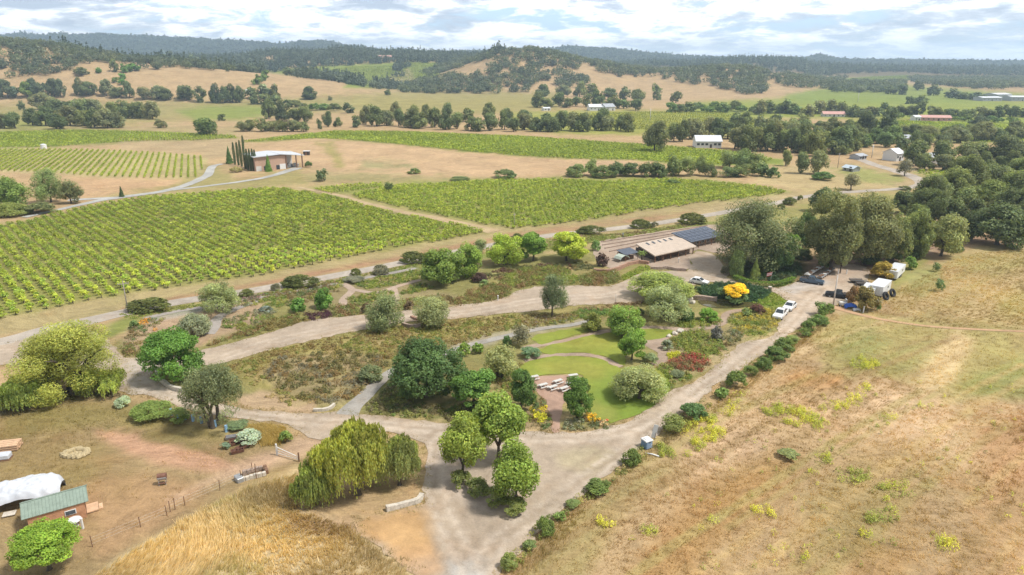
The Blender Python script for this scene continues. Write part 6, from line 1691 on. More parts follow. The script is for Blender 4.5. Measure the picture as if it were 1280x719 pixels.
for i in range(5):
    u = .2 + .14 * i
    s = MB()
    p0 = Z(rd_, hf).lerp(Z(rc_, hf), u); p1 = Z(ra_, hb_).lerp(Z(rb_, hb_), u)
    q0, q1 = p0.lerp(p1, .74), p0.lerp(p1, .90)
    s.slab(q0 - ux * .32 + Vector((0, 0, .12)), q0 + ux * .32 + Vector((0, 0, .12)), q1 + ux * .32 + Vector((0, 0, .12)), q1 - ux * .32 + Vector((0, 0, .12)), .1)
    s.build('skylight', GLASS, ro)
for i in range(6):
    for s, h0 in ((d, hf), (a, hb_)):
        p = s + ux * ((c - d).length * i / 5)
        MB().box((p.x, p.y, h0 / 2 - .15), (.22, .22, h0 - .3), math.atan2(ux.y, ux.x)).build('post', WOOD, root)
ang = math.atan2(ux.y, ux.x)
L_ = (c - d).length; Wd = (a - d).length
mid = (a + b) / 2
MB().box((mid.x, mid.y, hb_ * .42), (L_, .2, hb_ * .84), ang).build('back_wall', BRICK, root)
p = d + uy * Wd * .5 + ux * L_ * .02
MB().box((p.x, p.y, hf * .45), (.2, Wd * .9, hf * .9), ang).build('side_wall', DARK, root)
p = d + ux * L_ * .45 + uy * 2.2
cm = MB().box((p.x, p.y, .55), (L_ * .5, .8, 1.1), ang)
cm.build('counter', WOOD, root)
p = d + ux * L_ * .8 + uy * 3
MB().box((p.x, p.y, hf * .45), (L_ * .3, 3, hf * .9), ang).build('serving_room', STONE, root)

# long low building with a dark roof to its right
E0, F0 = G(862, 311), G(903, 302)
root = empty('long_winery_building', E0, 0, 'long low winery building with a dark slate-blue roof beside the tan pavilion', 'building')
lo2 = lambda v: Vector((v.x - E0.x, v.y - E0.y, v.z - E0.z))
f = lo2(F0); ux2 = f.normalized(); uy2 = Vector((-ux2.y, ux2.x, 0)); L2 = f.length; W2 = 6.0; ang2 = math.atan2(ux2.y, ux2.x)
hE = hgt(E0, 301.5)
P_ = lambda u, v, h: ux2 * u + uy2 * v + Vector((0, 0, h))
rf = MB().slab(P_(-.6, -.9, hE), P_(L2, -.9, hE), P_(L2, W2 + .6, hE + 1.2), P_(-.6, W2 + .6, hE + 1.2), .2).build('roof', SLATE, root)
pn = MB()
for i in range(int(L2 / 1.9)):
    for j in range(3):
        u, v = .4 + i * 1.8, .1 + j * 2.0
        k = lambda v: hE + (v + .9) / (W2 + 1.5) * 1.2 + .07
        pn.slab(P_(u, v, k(v)), P_(u + 1.6, v, k(v)), P_(u + 1.6, v + 1.8, k(v + 1.8)), P_(u, v + 1.8, k(v + 1.8)), .04)
pn.build('roof_panel', plain('solar_panel', (0.05, 0.065, 0.10), .2, spec=.6), rf)
q = P_(L2 / 2, W2 / 2 + .3, (hE - .25) / 2)
MB().box(q, (L2 - .4, W2 - .6, hE - .25), ang2).build('wall', STONE, root)
for i in range(6):
    q = P_(1.5 + i * (L2 - 3) / 5, .46, hE * .55)
    w_ = MB().box(q, (1.3, .1, 1.0), ang2).build('window', OFFW, root)
    q = P_(1.5 + i * (L2 - 3) / 5, .40, hE * .55)
    MB().box(q, (1.05, .06, .8), ang2).build('pane', GLASS, w_)
for i in range(6):
    q = P_(.2 + i * (L2 - .4) / 5, -.7, hE / 2 - .1)
    MB().box(q, (.16, .16, hE - .2), ang2).build('post', WOOD, root)

# small stall left of the pavilion
g0 = G(785, 324)
root = empty('garden_stall', g0, ang, 'small dark-roofed stall left of the tan pavilion', 'shed')
MB().slab((-2.6, -1.6, 1.9), (2.4, -1.6, 1.9), (2.4, 1.9, 2.5), (-2.6, 1.9, 2.5), .1).build('roof', SLATE, root)
for x, y in ((-2.4, -1.4), (2.2, -1.4), (-2.4, 1.7), (2.2, 1.7)):
    MB().box((x, y, 1), (.12, .12, 2.0)).build('post', WOOD, root)
MB().box((0, 1.6, 1.1), (4.4, .1, 1.8)).build('back_wall', WOOD, root)
MB().box((0, 0, .45), (3.4, .9, .9)).build('counter', WOOD, root)
g0 = G(777, 326.5)
root = empty('garden_tent', g0, ang, 'pale green canvas tent in front of the dark-roofed stall', 'tent')
MB().prism([(-1.7, .9), (-1.2, 1.5), (0, 1.9), (1.2, 1.5), (1.7, .9), (1.62, .9), (1.15, 1.42), (0, 1.8), (-1.15, 1.42), (-1.62, .9)], -1.3, 1.3).build('canopy', TENT, root)
for x in (-1.62, 1.62):
    for y in (-1.2, 1.2):
        MB().tube([(x, y, 0), (x, y, .95)], .04, 6).build('pole', METAL, root)

# palm
g0 = G(802, 327)
root = empty('palm_tree', g0, 0, 'small palm tree with a shaggy green head before the pavilion', 'tree')
ph_ = hgt(g0, 316)
MB().tube([(0, 0, -.05), (.05, 0, ph_ * .5), (0, 0, ph_)], [.24, .2, .22], 8).build('trunk', BARK, root, smooth=True)
vs, cs = [], []
for i in range(26):
    th = i * 2.4; up = rng.uniform(-.3, .9)
    pt = np.array([0, 0, ph_]); dr = np.array([math.cos(th), math.sin(th), up])
    for s in range(6):
        nx = pt + dr * .27; sd = np.array([-math.sin(th), math.cos(th), 0]) * .17 * (1 - s / 7)
        vs += [pt - sd, pt + sd, nx + sd * .9, nx - sd * .9]
        dr = dr + np.array([0, 0, -.22]); dr /= np.linalg.norm(dr); pt = nx
o = link('fronds', mesh_np('fronds', np.array(vs), np.arange(len(vs)).reshape(-1, 4), [LEAF], col=leafcol(len(vs) // 4)), root)
o.color = (0.13, 0.18, 0.05, 1)

# walls of the garden
wallrun('stone_wall', 'curved reddish stone wall between heather bed and winery yard', [(742, 340), (758, 341), (771, 338.5), (784, 332.5), (798, 329.5), (811, 330.5)], .9, .6, STONER)
wallrun('stone_wall', 'grey-brown stone terrace wall along the drive before the pavilion', [(813, 336.5), (826, 336.8), (834, 336.5), (846, 338.5), (858, 339.5)], .8, .5, STONE)
wallrun('stone_wall', 'brown stone dam wall at the back of the pond', [(864, 374), (872, 375), (884, 375.5), (896, 377)], 1.0, .7, STONE)
wallrun('stone_wall', 'pale low stone wall at the foot of the weeping willows', [(483, 639), (500, 634.5), (513, 631), (523, 628), (527.5, 621)], .65, .5, STONEP)
wallrun('kerb_wall', 'curved low kerb wall round the deep green tree', [(196, 466), (199, 475), (207, 482), (218, 488), (230, 491)], .75, .5, STONEP)
wallrun('stone_wall', 'short stone edging at the mouth of the gravel path', [(392, 514), (402, 514), (412, 512), (418, 507)], .45, .4, STONEP)
wallrun('stone_wall', 'brown stone retaining edge between the two olive trees', [(503, 407), (514, 410), (526, 409)], .7, .5, STONE)
wallrun('stone_wall', 'low brown wall angle behind the right olive tree', [(514, 397), (520, 400), (527, 402)], .5, .5, STONER)
wallrun('timber_edge', 'dark timber edging at the lower side of the upper drive', [(768, 380), (785, 380.5), (802, 379)], .35, .3, WOOD, 'edging')
for k, (a_, b_) in enumerate([((752, 303), (884, 282.5)), ((753, 307), (868, 288.5)), ((756, 311), (846, 294.5)), ((762, 315), (815, 303.5))]):
    wallrun('terrace_rail', 'low timber rail of the winery yard terraces, %s from the road' % ['first', 'second', 'third', 'fourth'][k], [a_, ((a_[0] + b_[0]) / 2, (a_[1] + b_[1]) / 2), b_],   .3, .35, plain('grey_brown_rail', (.27, .20, .155), .9, var=.35, scale=1.5), 'rail', 1.6, 'terrace rails in the winery yard')
for i, (x, y, s, lb) in enumerate([(861, 375, 1.0, 'big pale boulder at the end of the dam wall'), (865, 379, .7, 'smaller pale boulder below the big one by the pond'), (850, 415, .7, 'whitish boulder at the bend of the brown path'), (843, 418, .6, 'rounded whitish boulder left of the path bend'), (836, 421, .5, 'small whitish boulder lowest by the path bend'), (766, 341, .5, 'pale boulder beside the reddish wall')]):
    bm = bmesh.new(); bmesh.ops.create_icosphere(bm, subdivisions=3, radius=s)
    for v in bm.verts:
        v.co *= 1 + .22 * math.sin(v.co.x * 4 / s + i) * math.cos(v.co.y * 3 / s + 2 * i) + random.uniform(-.04, .04)
        v.co.z *= .7
    me = bpy.data.meshes.new('boulder'); bm.to_mesh(me); bm.free(); me.materials.append(STONEP)
    o = tag(link('boulder', me), lb, 'boulder'); g0 = G(x, y); o.location = (g0.x, g0.y, g0.z + s * .3)


# ------------------------------------------------------------------ vehicles
def wheel(parent, x, y, r=.36, w=.24):
    s = 1 if y > 0 else -1
    wt = empty('wheel', (x, y, r)); wt.parent = parent
    t = MB(); n = 18
    prof = [(r * .62, -w / 2), (r * .92, -w / 2), (r, -w / 3), (r, w / 3), (r * .92, w / 2), (r * .62, w / 2)]
    vs = [(math.cos(2 * math.pi * k / n) * a, b, math.sin(2 * math.pi * k / n) * a) for k in range(n) for a, b in prof]
    m_ = len(prof)
    t.add(vs, [(k * m_ + j, ((k + 1) % n) * m_ + j, ((k + 1) % n) * m_ + (j + 1) % m_, k * m_ + (j + 1) % m_) for k in range(n) for j in range(m_)])
    t.build('tyre', TYRE, wt)
    MB().tube([(0, -w * .42, 0), (0, w * .42, 0)], r * .62, 14).build('rim', METAL, wt)
    return wt


def pickup(front, rear, paint_, label, cat='pickup truck', kind='pickup', name='pickup_truck', L=5.4):
    a_, b_ = G(*front), G(*rear)
    c_ = (a_ + b_) / 2
    dr = a_ - b_
    root = empty(name, c_, math.atan2(dr.y, dr.x), label, cat)
    w = .93; h = L / 2
    if kind == 'pickup':
        prof = [(-h, .55), (-h, 1.02), (-.35 * h, 1.05), (.36 * h, 1.08), (.93 * h, .98), (h, .86), (h, .5), (.8 * h, .38), (-.85 * h, .38)]
        cab = [(-.33 * h, 1.04), (-.24 * h, 1.78), (.16 * h, 1.80), (.42 * h, 1.08)]
    else:
        prof = [(-h, .5), (-h, .92), (-.8 * h, 1.0), (.42 * h, 1.0), (.92 * h, .84), (h, .7), (h, .42), (.8 * h, .32), (-.85 * h, .32)]
        cab = [(-.82 * h, .98), (-.62 * h, 1.48), (.02 * h, 1.52), (.45 * h, 1.0)]
    MB().prism(prof, -w, w).build('body', paint_, root, bevel=.05)
    # cabin drawn in at the top
    cb = MB(); n = len(cab)
    ins = [0.03, .2, .2, .03]
    vs = [(x, -w + ins[i], z) for i, (x, z) in enumerate(cab)] + [(x, w - ins[i], z) for i, (x, z) in enumerate(cab)]
    cb.add(vs, [tuple(range(n)), tuple(range(2 * n - 1, n - 1, -1))] + [((i + 1) % n, i, n + i, n + (i + 1) % n) for i in range(n)])
    co_ = cb.build('cabin', paint_, root, bevel=.03)
    A, B, C_, D = [Vector((x, 0, z)) for x, z in cab]

    def pane(p, q, r, s, nm):
        ctr = (p + q + r + s) / 4
        nrm = (q - p).cross(s - p).normalized()
        if nrm.dot(ctr - Vector((-.1 * h, 0, 1.3))) < 0:
            nrm = -nrm
        pts = [ctr + (v - ctr) * .84 + nrm * .012 for v in (p, q, r, s)]
        MB().add(pts + [v - nrm * .02 for v in pts], [(0, 1, 2, 3), (7, 6, 5, 4), (0, 4, 5, 1), (1, 5, 6, 2), (2, 6, 7, 3), (3, 7, 4, 0)]).build(nm, GLASS, co_)
    V = [Vector(v) for v in vs]
    pane(V[3], V[7], V[6], V[2], 'windscreen')
    pane(V[0], V[4], V[5], V[1], 'rear_window')
    for s in (0, 4):
        m1, m2 = V[s].lerp(V[s + 3], .5), V[s + 1].lerp(V[s + 2], .5)
        pane(V[s], m1, m2, V[s + 1], 'side_window')
        pane(m1, V[s + 3], V[s + 2], m2, 'side_window')
    if kind == 'pickup':
        MB().box((-.66 * h, 0, 1.05), (.58 * h, 1.5, .04)).build('truck_bed', DARK, root)
        for y in (-.84, .84):
            MB().box((-.66 * h, y, 1.12), (.62 * h, .1, .14)).build('bed_rail', paint_, root)
        MB().box((-.97 * h, 0, 1.12), (.08, 1.7, .14)).build('tailgate', paint_, root)
    for x in (-.62 * h, .62 * h):
        for y in (-.82, .82):
            wheel(root, x, y, .38 if kind == 'pickup' else .33)
    for y in (-.68, .68):
        MB().box((h - .02, y, .78), (.08, .34, .18)).build('headlight', LAMP, root)
    MB().box((h + .03, 0, .5), (.12, 1.7, .2)).build('bumper', METAL, root)
    return root


pickup((1025, 355.8), (1004, 352.6), CARBLUE, 'blue-grey pickup truck parked before the great oaks')
pickup((1035, 370.2), (1060, 373.8), CARDARK, 'dark pickup truck nosed out beside the white trailers')
pickup((970.5, 400.5), (979.5, 391.5), CARWHITE, 'white pickup truck parked on the drive, nearer of two white vehicles')
pickup((982.5, 389.8), (990.5, 382.8), CARWHITE, 'white estate car parked behind the white pickup', 'car', 'car', 'parked_car', 4.5)
pickup((880, 355.8), (868, 353.6), CARWHITE, 'white car parked by the dark ivy bank beside the dome tree', 'car', 'car', 'parked_car', 4.3)


def box_trailer(near, right, left, topy, label, low=.5, name='box_trailer'):
    N, Rr, Lf = G(*near), G(*right), G(*left)
    u = (Rr - N); u.z = 0; ln = u.length; u.normalize()
    v = Vector((-u.y, u.x, 0)); wd = abs((Lf - N).dot(v)); wd = min(max(wd, 2.3), 3.0)
    h = hgt(N, topy)
    root = empty(name, N, math.atan2(u.y, u.x), label, 'trailer')
    bx = MB().box((ln / 2, wd / 2, (low + h) / 2), (ln, wd, h - low)).build('box', WHITE, root, bevel=.04)
    MB().box((ln / 2, wd / 2, h + .02), (ln + .08, wd + .08, .08)).build('roof', ROOFW, root)
    MB().box((ln / 2, wd / 2, low - .08), (ln + .1, wd * .9, .14)).build('chassis', DARK, root)
    dr = MB().box((-.025, wd * .5, (low + h) / 2), (.05, wd * .62, (h - low) * .86)).build('door', OFFW, root)
    MB().box((-.07, wd * .3, (low + h) / 2), (.06, .06, .5)).build('handle', METAL, dr)
    w1 = MB().box((ln * .62, -.02, h * .68), (.8, .06, .5)).build('window', METAL, root)
    MB().box((ln * .62, -.055, h * .68), (.66, .03, .38)).build('pane', GLASS, w1)
    for x in (ln * .42, ln * .56):
        for y in (.05, wd - .05):
            wheel(root, x, y, .34)
    MB().tube([(0, wd / 2, low - .1), (-1.1, wd / 2, low - .1)], .06, 6).build('drawbar', DARK, root)
    return root


box_trailer((1102, 373.4), (1112.5, 364.2), (1085, 370), 359.6, 'tall white box trailer beside the red-tinged shrub tree')
box_trailer((1088, 377), (1097, 366.5), (1072, 374), 366.0, 'low white trailer half hidden behind the red-tinged shrub tree')
box_trailer((1120.5, 351.5), (1130.5, 341.5), (1108, 347), 340.2, 'long white trailer farthest back at the edge of the oaks')
# flat trailer with gear
for (x, y, rz, lb) in ((1070, 353.5, -.15, 'dark flat trailer in the car park, left of two'), (1078, 357, -.2, 'low empty flat trailer in the car park, right of two')):
    g0 = G(x, y)
    root = empty('flat_trailer', g0, rz, lb, 'trailer')
    MB().box((0, 0, .62), (3.0, 1.7, .12)).build('deck', DARK, root)
    for yy in (-.8, .8):
        MB().box((0, yy, .85), (3.0, .06, .1)).build('side_rail', METAL, root)
        for xx in (-1.4, 0, 1.4):
            MB().box((xx, yy, .74), (.06, .05, .14)).build('stanchion', METAL, root)
    for xx in (-.35, .4):
        for yy in (-.95, .95):
            wheel(root, xx, yy, .33)
    MB().tube([(1.5, -.5, .58), (2.5, 0, .55), (1.5, .5, .58)], .05, 6).build('drawbar', METAL, root)
# rows of crates and boards at the edge of the oaks
for k, ((x0, y0), (x1, y1)) in enumerate([((1008, 347), (1026, 336)), ((1024, 350), (1041, 338))]):
    A_, B_ = G(x0, y0), G(x1, y1)
    dr = B_ - A_
    root = empty('plant_bench', A_, math.atan2(dr.y, dr.x), ['long plant bench behind the blue-grey pickup, left of two', 'long plant bench in the car park, right of two'][k], 'bench')
    ln = dr.length
    MB().box((ln / 2, 0, .7), (ln, 1.3, .1)).build('bench_top', OFFW if k == 0 else METAL, root)
    for i in range(8):
        for yy in (-.55, .55):
            MB().box((.3 + i * (ln - .6) / 7, yy, .33), (.1, .1, .66)).build('leg', WOOD, root)
    for i in range(int(ln / 1.2)):
        MB().box((.6 + i * 1.2, random.uniform(-.25, .25), .87), (.75, .7, .24), random.uniform(-.2, .2)).build('tray', WOOD if (i + k) % 3 else OFFW, root)
# tyres
for x, y, lb in ((1106.5, 374.5, 'big black tyre standing beside the tall white trailer, nearer of two'), (1115, 370.5, 'big black tyre beside the tall white trailer, farther of two')):
    g0 = G(x, y)
    t = MB(); n, m_ = 24, 10
    vs = [((.75 + .3 * math.cos(b)) * math.cos(a), (.75 + .3 * math.cos(b)) * math.sin(a), .3 * math.sin(b)) for a in np.arange(n) * 2 * math.pi / n for b in np.arange(m_) * 2 * math.pi / m_]
    t.add(vs, [(i * m_ + j, ((i + 1) % n) * m_ + j, ((i + 1) % n) * m_ + (j + 1) % m_, i * m_ + (j + 1) % m_) for i in range(n) for j in range(m_)])
    o = tag(t.build('tractor_tyre', TYRE, smooth=True), lb, 'tyre')
    o.location = (g0.x, g0.y, g0.z + .8); o.rotation_euler = (R(65), 0, .6)


def heap(name, label, cat, px, py, sx, sy, sz, m, rz=0.0, rough=.12, n=40):
    """a draped heap: a grid pulled over a lumpy load, closed down to the ground"""
    g0 = G(px, py)
    u = np.linspace(-1, 1, n)
    X, Y = np.meshgrid(u, u)
    r = np.maximum(np.abs(X), np.abs(Y)) ** 2 * .45 + .55 * (X * X + Y * Y) / 1.6
    top = np.clip(1 - r ** 2.2, 0, 1) ** .55
    lump = vnoise(X * 9 + 40 + px, Y * 9 + 40, 3.2, 9) + .5 * vnoise(X * 20 + 90, Y * 20 + px, 2.2, 10)
    z = sz * top * (1 + rough * 2.2 * lump) - .03
    x = X * sx * (1 + .06 * lump); y = Y * sy * (1 + .06 * lump)
    c, s = math.cos(rz), math.sin(rz)
    v = np.stack([g0.x + x * c - y * s, g0.y + x * s + y * c, g0.z + z], -1).reshape(-1, 3)
    i = np.arange(n - 1)[:, None] * n + np.arange(n - 1)[None, :]
    q = np.stack([i, i + 1, i + n + 1, i + n], -1).reshape(-1, 4)
    return tag(link(name, mesh_np(name, v, q, [m], smooth=True)), label, cat)


heap('blue_tarp', 'bright blue tarpaulin heap at the foot of the red-tinged shrub tree', 'tarpaulin', 1062.5, 385, 1.25, .8, .95, BLUE, -.2)
g0 = G(1053, 383)
root = empty('utility_cart', g0, -.2, 'grey-white utility cart left of the blue tarpaulin', 'cart')
MB().box((0, 0, .75), (1.5, 1.0, .6)).build('tub', OFFW, root, bevel=.05)
MB().box((.55, 0, 1.35), (.35, .9, .7)).build('hood', METAL, root, bevel=.04)
for x in (-.5, .5):
    for y in (-.5, .5):
        wheel(root, x, y, .25, .15)
MB().tube([(-.75, -.4, .9), (-1.3, -.4, 1.1), (-1.3, .4, 1.1), (-.75, .4, .9)], .03, 6).build('handle', METAL, root)
for x, y, t_, lb in ((1079, 391, 383.5, 'white post right of the blue tarpaulin'), (1096, 385, 375, 'white stake at the right of the red-tinged shrub tree'), (1058, 343, 338, 'short white post under the car park oaks, right'), (1047.5, 343, 337.5, 'short pale post under the car park oaks, left'), (622.5, 376, 370, 'little white post on the drive below the heather mound')):
    g0 = G(x, y); h = hgt(g0, t_)
    mb = MB().box((0, 0, h / 2), (.22, .22, h)).box((0, 0, h + .05), (.30, .30, .1))
    o = tag(mb.build('marker_post', WHITE, bevel=.02), lb, 'post'); o.location = g0
heap('sack_pile', 'pale sacks between the blue tarpaulin and the white post', 'sacks', 1070.5, 388.5, .8, .5, .5, OFFW, 0, .3)


# ------------------------------------------------------------------ poles, posts, sign, flag
def pole(px, py, top, label, arm=0.0, r=.16, m=POLE, name='utility_pole', cat='utility pole'):
    g0 = G(px, py); h = hgt(g0, top)
    root = empty(name, g0, .5, label, cat)
    MB().tube([(0, 0, -.1), (0, 0, h)], [r, r * .7], 8).build('shaft', m, root, smooth=True)
    if arm:
        MB().box((0, .02, h - .7), (arm, .12, .14)).build('crossarm', m, root)
        for x in (-.45, -.25, .25, .45):
            MB().tube([(x * arm, .02, h - .63), (x * arm, .02, h - .4)], .05, 6).build('insulator', METAL, root)
    return root


pole(160.5, 391, 351, 'slim utility pole with crossarm beside the road at the left', 2.2, .13)
pole(1041.5, 381.5, 344.5, 'tall pale bare pole beside the dark pickup', 0, .17, plain('pale_pole', (.5, .46, .42), .8))
pole(643, 285, 266, 'slim pole standing in the front corner of the middle vineyard', .8, .09)
pole(812.5, 152, 136, 'distant pale pole in the green field before the white farm sheds', 1.5, .28, OFFW)
pole(1072, 128, 116, 'distant pale pole in the far right fields', 1.5, .35, OFFW)
pole(1089.5, 197, 181, 'pale pole beside the houses at the road bend', 1.8, .22, OFFW)
pole(1047, 210, 191, 'thin pole at the wood left of the road bend', 1.5, .16)
pole(769.5, 379, 368, 'thin metal signpost on the lower edge of the upper drive', 0, .05, METAL, 'sign_post', 'post')
g0 = G(962.5, 352); root = empty('flag', g0, 0, 'small red and white flag leaning over the clipped hedge', 'flag')
MB().tube([(0, 0, 0), (.35, 0, 2.6)], .035, 6).build('flagpole', OFFW, root)
fl = MB()
for i in range(5):
    z0 = 1.55 + i * .18
    fl.slab((.2 + .13 * (z0 - 1.3) * .8, 0, z0), (-.9, .12, z0 - .35), (-.9, .12, z0 - .17), (.2 + .13 * (z0 - 1.1) * .8, 0, z0 + .18), .02, i % 2)
fl.build('cloth', [REDM, WHITE], root)
g0 = G(962, 365); root = empty('gate_pillar', g0, 0, 'grey stone pillar at the tip of the ivy bank', 'pillar')
MB().box((0, 0, .6), (.6, .6, 1.2)).build('shaft', STONE, root); MB().box((0, 0, 1.25), (.75, .75, .12)).build('cap', STONEP, root)


# ------------------------------------------------------------------ picnic tables
def picnic(px, py, rz, label):
    root = empty('picnic_table', G(px, py), rz, label, 'picnic table', 'white picnic tables on the terrace')
    root.scale = (.84, .8, .9)
    tp = MB()
    for i in range(5):
        tp.box((0, -.32 + i * .16, .75), (1.85, .145, .045))
    tp.build('table_top', OFFW, root)
    for y in (-.72, .72):
        MB().box((0, y - .06, .45), (1.85, .12, .045)).box((0, y + .07, .45), (1.85, .12, .045)).build('bench', OFFW, root)
    for x in (-.65, .65):
        lg = MB()
        lg.tube([(x, -.62, 0), (x, -.2, .72)], .045, 5); lg.tube([(x, .62, 0), (x, .2, .72)], .045, 5)
        lg.box((x, 0, .41), (.07, 1.6, .08))
        lg.build('trestle', OFFW, root)


for x, y, rz, lb in ((667.5, 475, .45, 'white picnic table at the left edge of the terrace'), (679, 485, .55, 'white picnic table at the front left of the terrace'), (691, 487.5, .6, 'white picnic table at the front middle of the terrace'), (697.5, 480, .6, 'white picnic table in the middle of the terrace'),
                     (716.5, 473, .3, 'white picnic table at the back right corner of the terrace'), (714, 482, .6, 'white picnic table partly behind the pointed tree'), (705, 489, .6, 'white picnic table at the front right of the terrace')):
    picnic(x, y, rz, lb)

# ------------------------------------------------------------------ portable toilet and its signs
g0 = G(808, 559); root = empty('portable_toilet', g0, .5, 'blue-grey portable toilet with a white roof on the edge of the hay field', 'toilet')
h = hgt(g0, 548.5)
MB().box((0, 0, h * .46), (1.15, 1.15, h * .9), taper=.97).build('cabin', BLUEP, root, bevel=.04)
MB().box((0, 0, h * .95), (1.28, 1.28, .12), taper=.92).box((0, 0, h * .95 + .12), (.9, .9, .12), taper=.7).build('roof', WHITE, root)
dr = MB().box((0, -.59, h * .45), (.85, .05, h * .78)).build('door', plain('toilet_door', (.22, .30, .42), .45), root)
MB().box((.3, -.63, h * .45), (.06, .05, .2)).build('handle', WHITE, dr)
MB().box((0, -.63, h * .78), (.4, .03, .1)).build('vent', DARK, dr)
MB().box((0, 0, .04), (1.25, 1.25, .1)).build('skid', DARK, root)
g0 = G(816, 550); root = empty('sign_board', g0, -.6, 'white leaning board behind the portable toilet', 'sign')
MB().slab((-.3, 0, .3), (.3, .1, .3), (.55, .35, 2.3), (-.05, .25, 2.3), .05).build('board', WHITE, root)
for s in (-.2, .2):
    MB().tube([(s, .05, 0), (s + .12, .18, 1.2)], .03, 5).build('stake', WOOD, root)
g0 = G(815.5, 569); o = tag(MB().tube([(-.9, .3, .12), (0, 0, .14), (.8, -.5, .12)], .1, 8).build('white_pipe', WHITE, smooth=True), 'short white pipe lying in the grass below the portable toilet', 'pipe'); o.location = g0

# ------------------------------------------------------------------ the yard at the left: cabin, tarpaulin, odds and ends
g1, g2 = G(52, 655), G(100, 652)
g0 = G(74, 647)
rz = R(33)
root = empty('cabin', g0, rz, 'small plank cabin with a green metal gable roof', 'cabin')
Lc, Wc, ew, rg = 5.4, 3.5, 2.15, 3.0
wl = MB().prism([(-Wc / 2, 0), (-Wc / 2, ew), (0, rg - .1), (Wc / 2, ew), (Wc / 2, 0)], -Lc / 2, Lc / 2)
wl.v = [(y, x, z) for x, y, z in wl.v]
wl.build('wall', PLANK, root)
bt = MB()
for i in range(1, 12):
    bt.box((0, -Wc / 2 - .012, i * .17), (Lc, .025, .02))
bt.build('cladding', plain('plank_joint', (.36, .19, .11), .8), root)
for s, nm in ((-1, 'roof_slope'), (1, 'roof_slope')):
    rs = MB()
    sl = (rg - ew) / (Wc / 2)
    y1, z1 = s * (Wc / 2 + .2), ew - .2 * sl
    p = [(-Lc / 2 - .5, y1, z1 + .12), (Lc / 2 + .5, y1, z1 + .12), (Lc / 2 + .5, 0, rg + .12), (-Lc / 2 - .5, 0, rg + .12)]
    if s > 0:
        p = p[::-1]
    rs.slab(*p, .08)
    sp = rs.build(nm, GREENROOF, root)
    sm_ = MB()
    for i in range(20):
        x = -Lc / 2 - .45 + i * (Lc + .9) / 19
        sm_.tube([(x, y1, z1 + .14), (x, 0, rg + .14)], .02, 4)
    sm_.build('seam', GREENROOF, sp)
MB().tube([(-Lc / 2 - .5, 0, rg + .15), (Lc / 2 + .5, 0, rg + .15)], .07, 6).build('ridge_cap', GREENROOF, root)
wn = MB().box((1.3, -Wc / 2 - .05, 1.3), (1.1, .08, .6)).build('window', WHITE, root)
MB().box((1.3, -Wc / 2 - .1, 1.3), (.95, .04, .45)).build('pane', GLASS, wn)
dr = MB().box((Lc / 2 + .03, -.3, .86), (.07, .8, 1.7)).build('door', WOOD, root)
MB().box((Lc / 2 + .1, .02, 1.0), (.05, .06, .12)).build('handle', METAL, dr)
MB().box((Lc / 2 + .66, -.3, .25), (1.2, 1.8, .14)).build('porch_deck', LUMB, root)
MB().box((Lc / 2 + 1.5, -.3, .1), (.4, 1.2, .14)).build('step', LUMB, root)
g0 = G(94, 657)
root = empty('round_table', g0, 0, 'round white garden table beside the cabin porch', 'table')
MB().tube([(0, 0, .72), (0, 0, .78)], .75, 24).build('table_top', WHITE, root)
MB().tube([(0, 0, .03), (0, 0, .72)], .06, 8).build('pedestal', WHITE, root)
MB().tube([(0, 0, 0), (0, 0, .04)], .4, 16).build('foot', WHITE, root)
g0 = G(104, 661); o = tag(MB().box((0, 0, .65), (.18, .18, 1.3)).box((0, 0, 1.33), (.26, .26, .08)).build('marker_post', WHITE), 'white post in front of the cabin porch', 'post'); o.location = g0
heap('tarpaulin_shelter', 'pale grey-white tarpaulin draped over a big load behind the cabin', 'tarpaulin', 33, 625, 3.9, 2.3, 2.5, TARP, R(20), .09, 60)
g0 = G(12, 644); root = empty('stone_slab', g0, .4, 'pale grey slab lying left of the cabin', 'slab')
MB().box((0, 0, .2), (1.3, .9, .14)).build('slab', STONEP, root, bevel=.03)
for x in (-.4, .4):
    MB().box((x, 0, .07), (.15, .7, .14)).build('bearer', WOOD, root)
g0 = G(4, 562); root = empty('lumber_stack', g0, R(14), 'stack of fresh sawn boards at the left edge of the yard', 'lumber')
for k in range(3):
    for j in range(4):
        MB().box((random.uniform(-.08, .08), -.75 + j * .5, .25 + k * .3), (4.2, .42, .16)).build('board', LUMB, root)
    for x in (-1.4, 1.3):
        MB().box((x, 0, .1 + k * .3), (.12, 1.9, .1)).build('spacer', WOOD, root)
g0 = G(4, 574); root = empty('wrapped_bale', g0, R(14), 'pale grey wrapped pallet below the lumber stack', 'pallet')
MB().box((0, 0, .5), (1.9, 1.2, .7)).build('wrap', TARP, root, bevel=.12); MB().box((0, 0, .08), (2.0, 1.3, .14)).build('pallet', WOOD, root)
# straw ring
t = MB(); n, m_ = 36, 9; vs = []
for i in range(n):
    a = 2 * math.pi * i / n; rr = random.uniform(.85, 1.1)
    for j in range(m_):
        b = 2 * math.pi * j / m_; q = random.uniform(.8, 1.2)
        vs.append(((1.15 + .42 * q * math.cos(b)) * math.cos(a) * rr * 1.25, (1.15 + .42 * q * math.cos(b)) * math.sin(a) * rr * .9, max(.38 * q * math.sin(b) + .15, -.03)))
t.add(vs, [(i * m_ + j, ((i + 1) % n) * m_ + j, ((i + 1) % n) * m_ + (j + 1) % m_, i * m_ + (j + 1) % m_) for i in range(n) for j in range(m_)])
t.add([(0, 0, .12)] + [(1.2 * math.cos(a), .9 * math.sin(a), .12) for a in np.arange(16) * math.pi / 8], [(0, 1 + i, 1 + (i + 1) % 16) for i in range(16)])
o = tag(t.build('straw_ring', STRAWM), 'low oval ring of straw in the middle of the yard', 'straw'); o.location = G(95, 568)
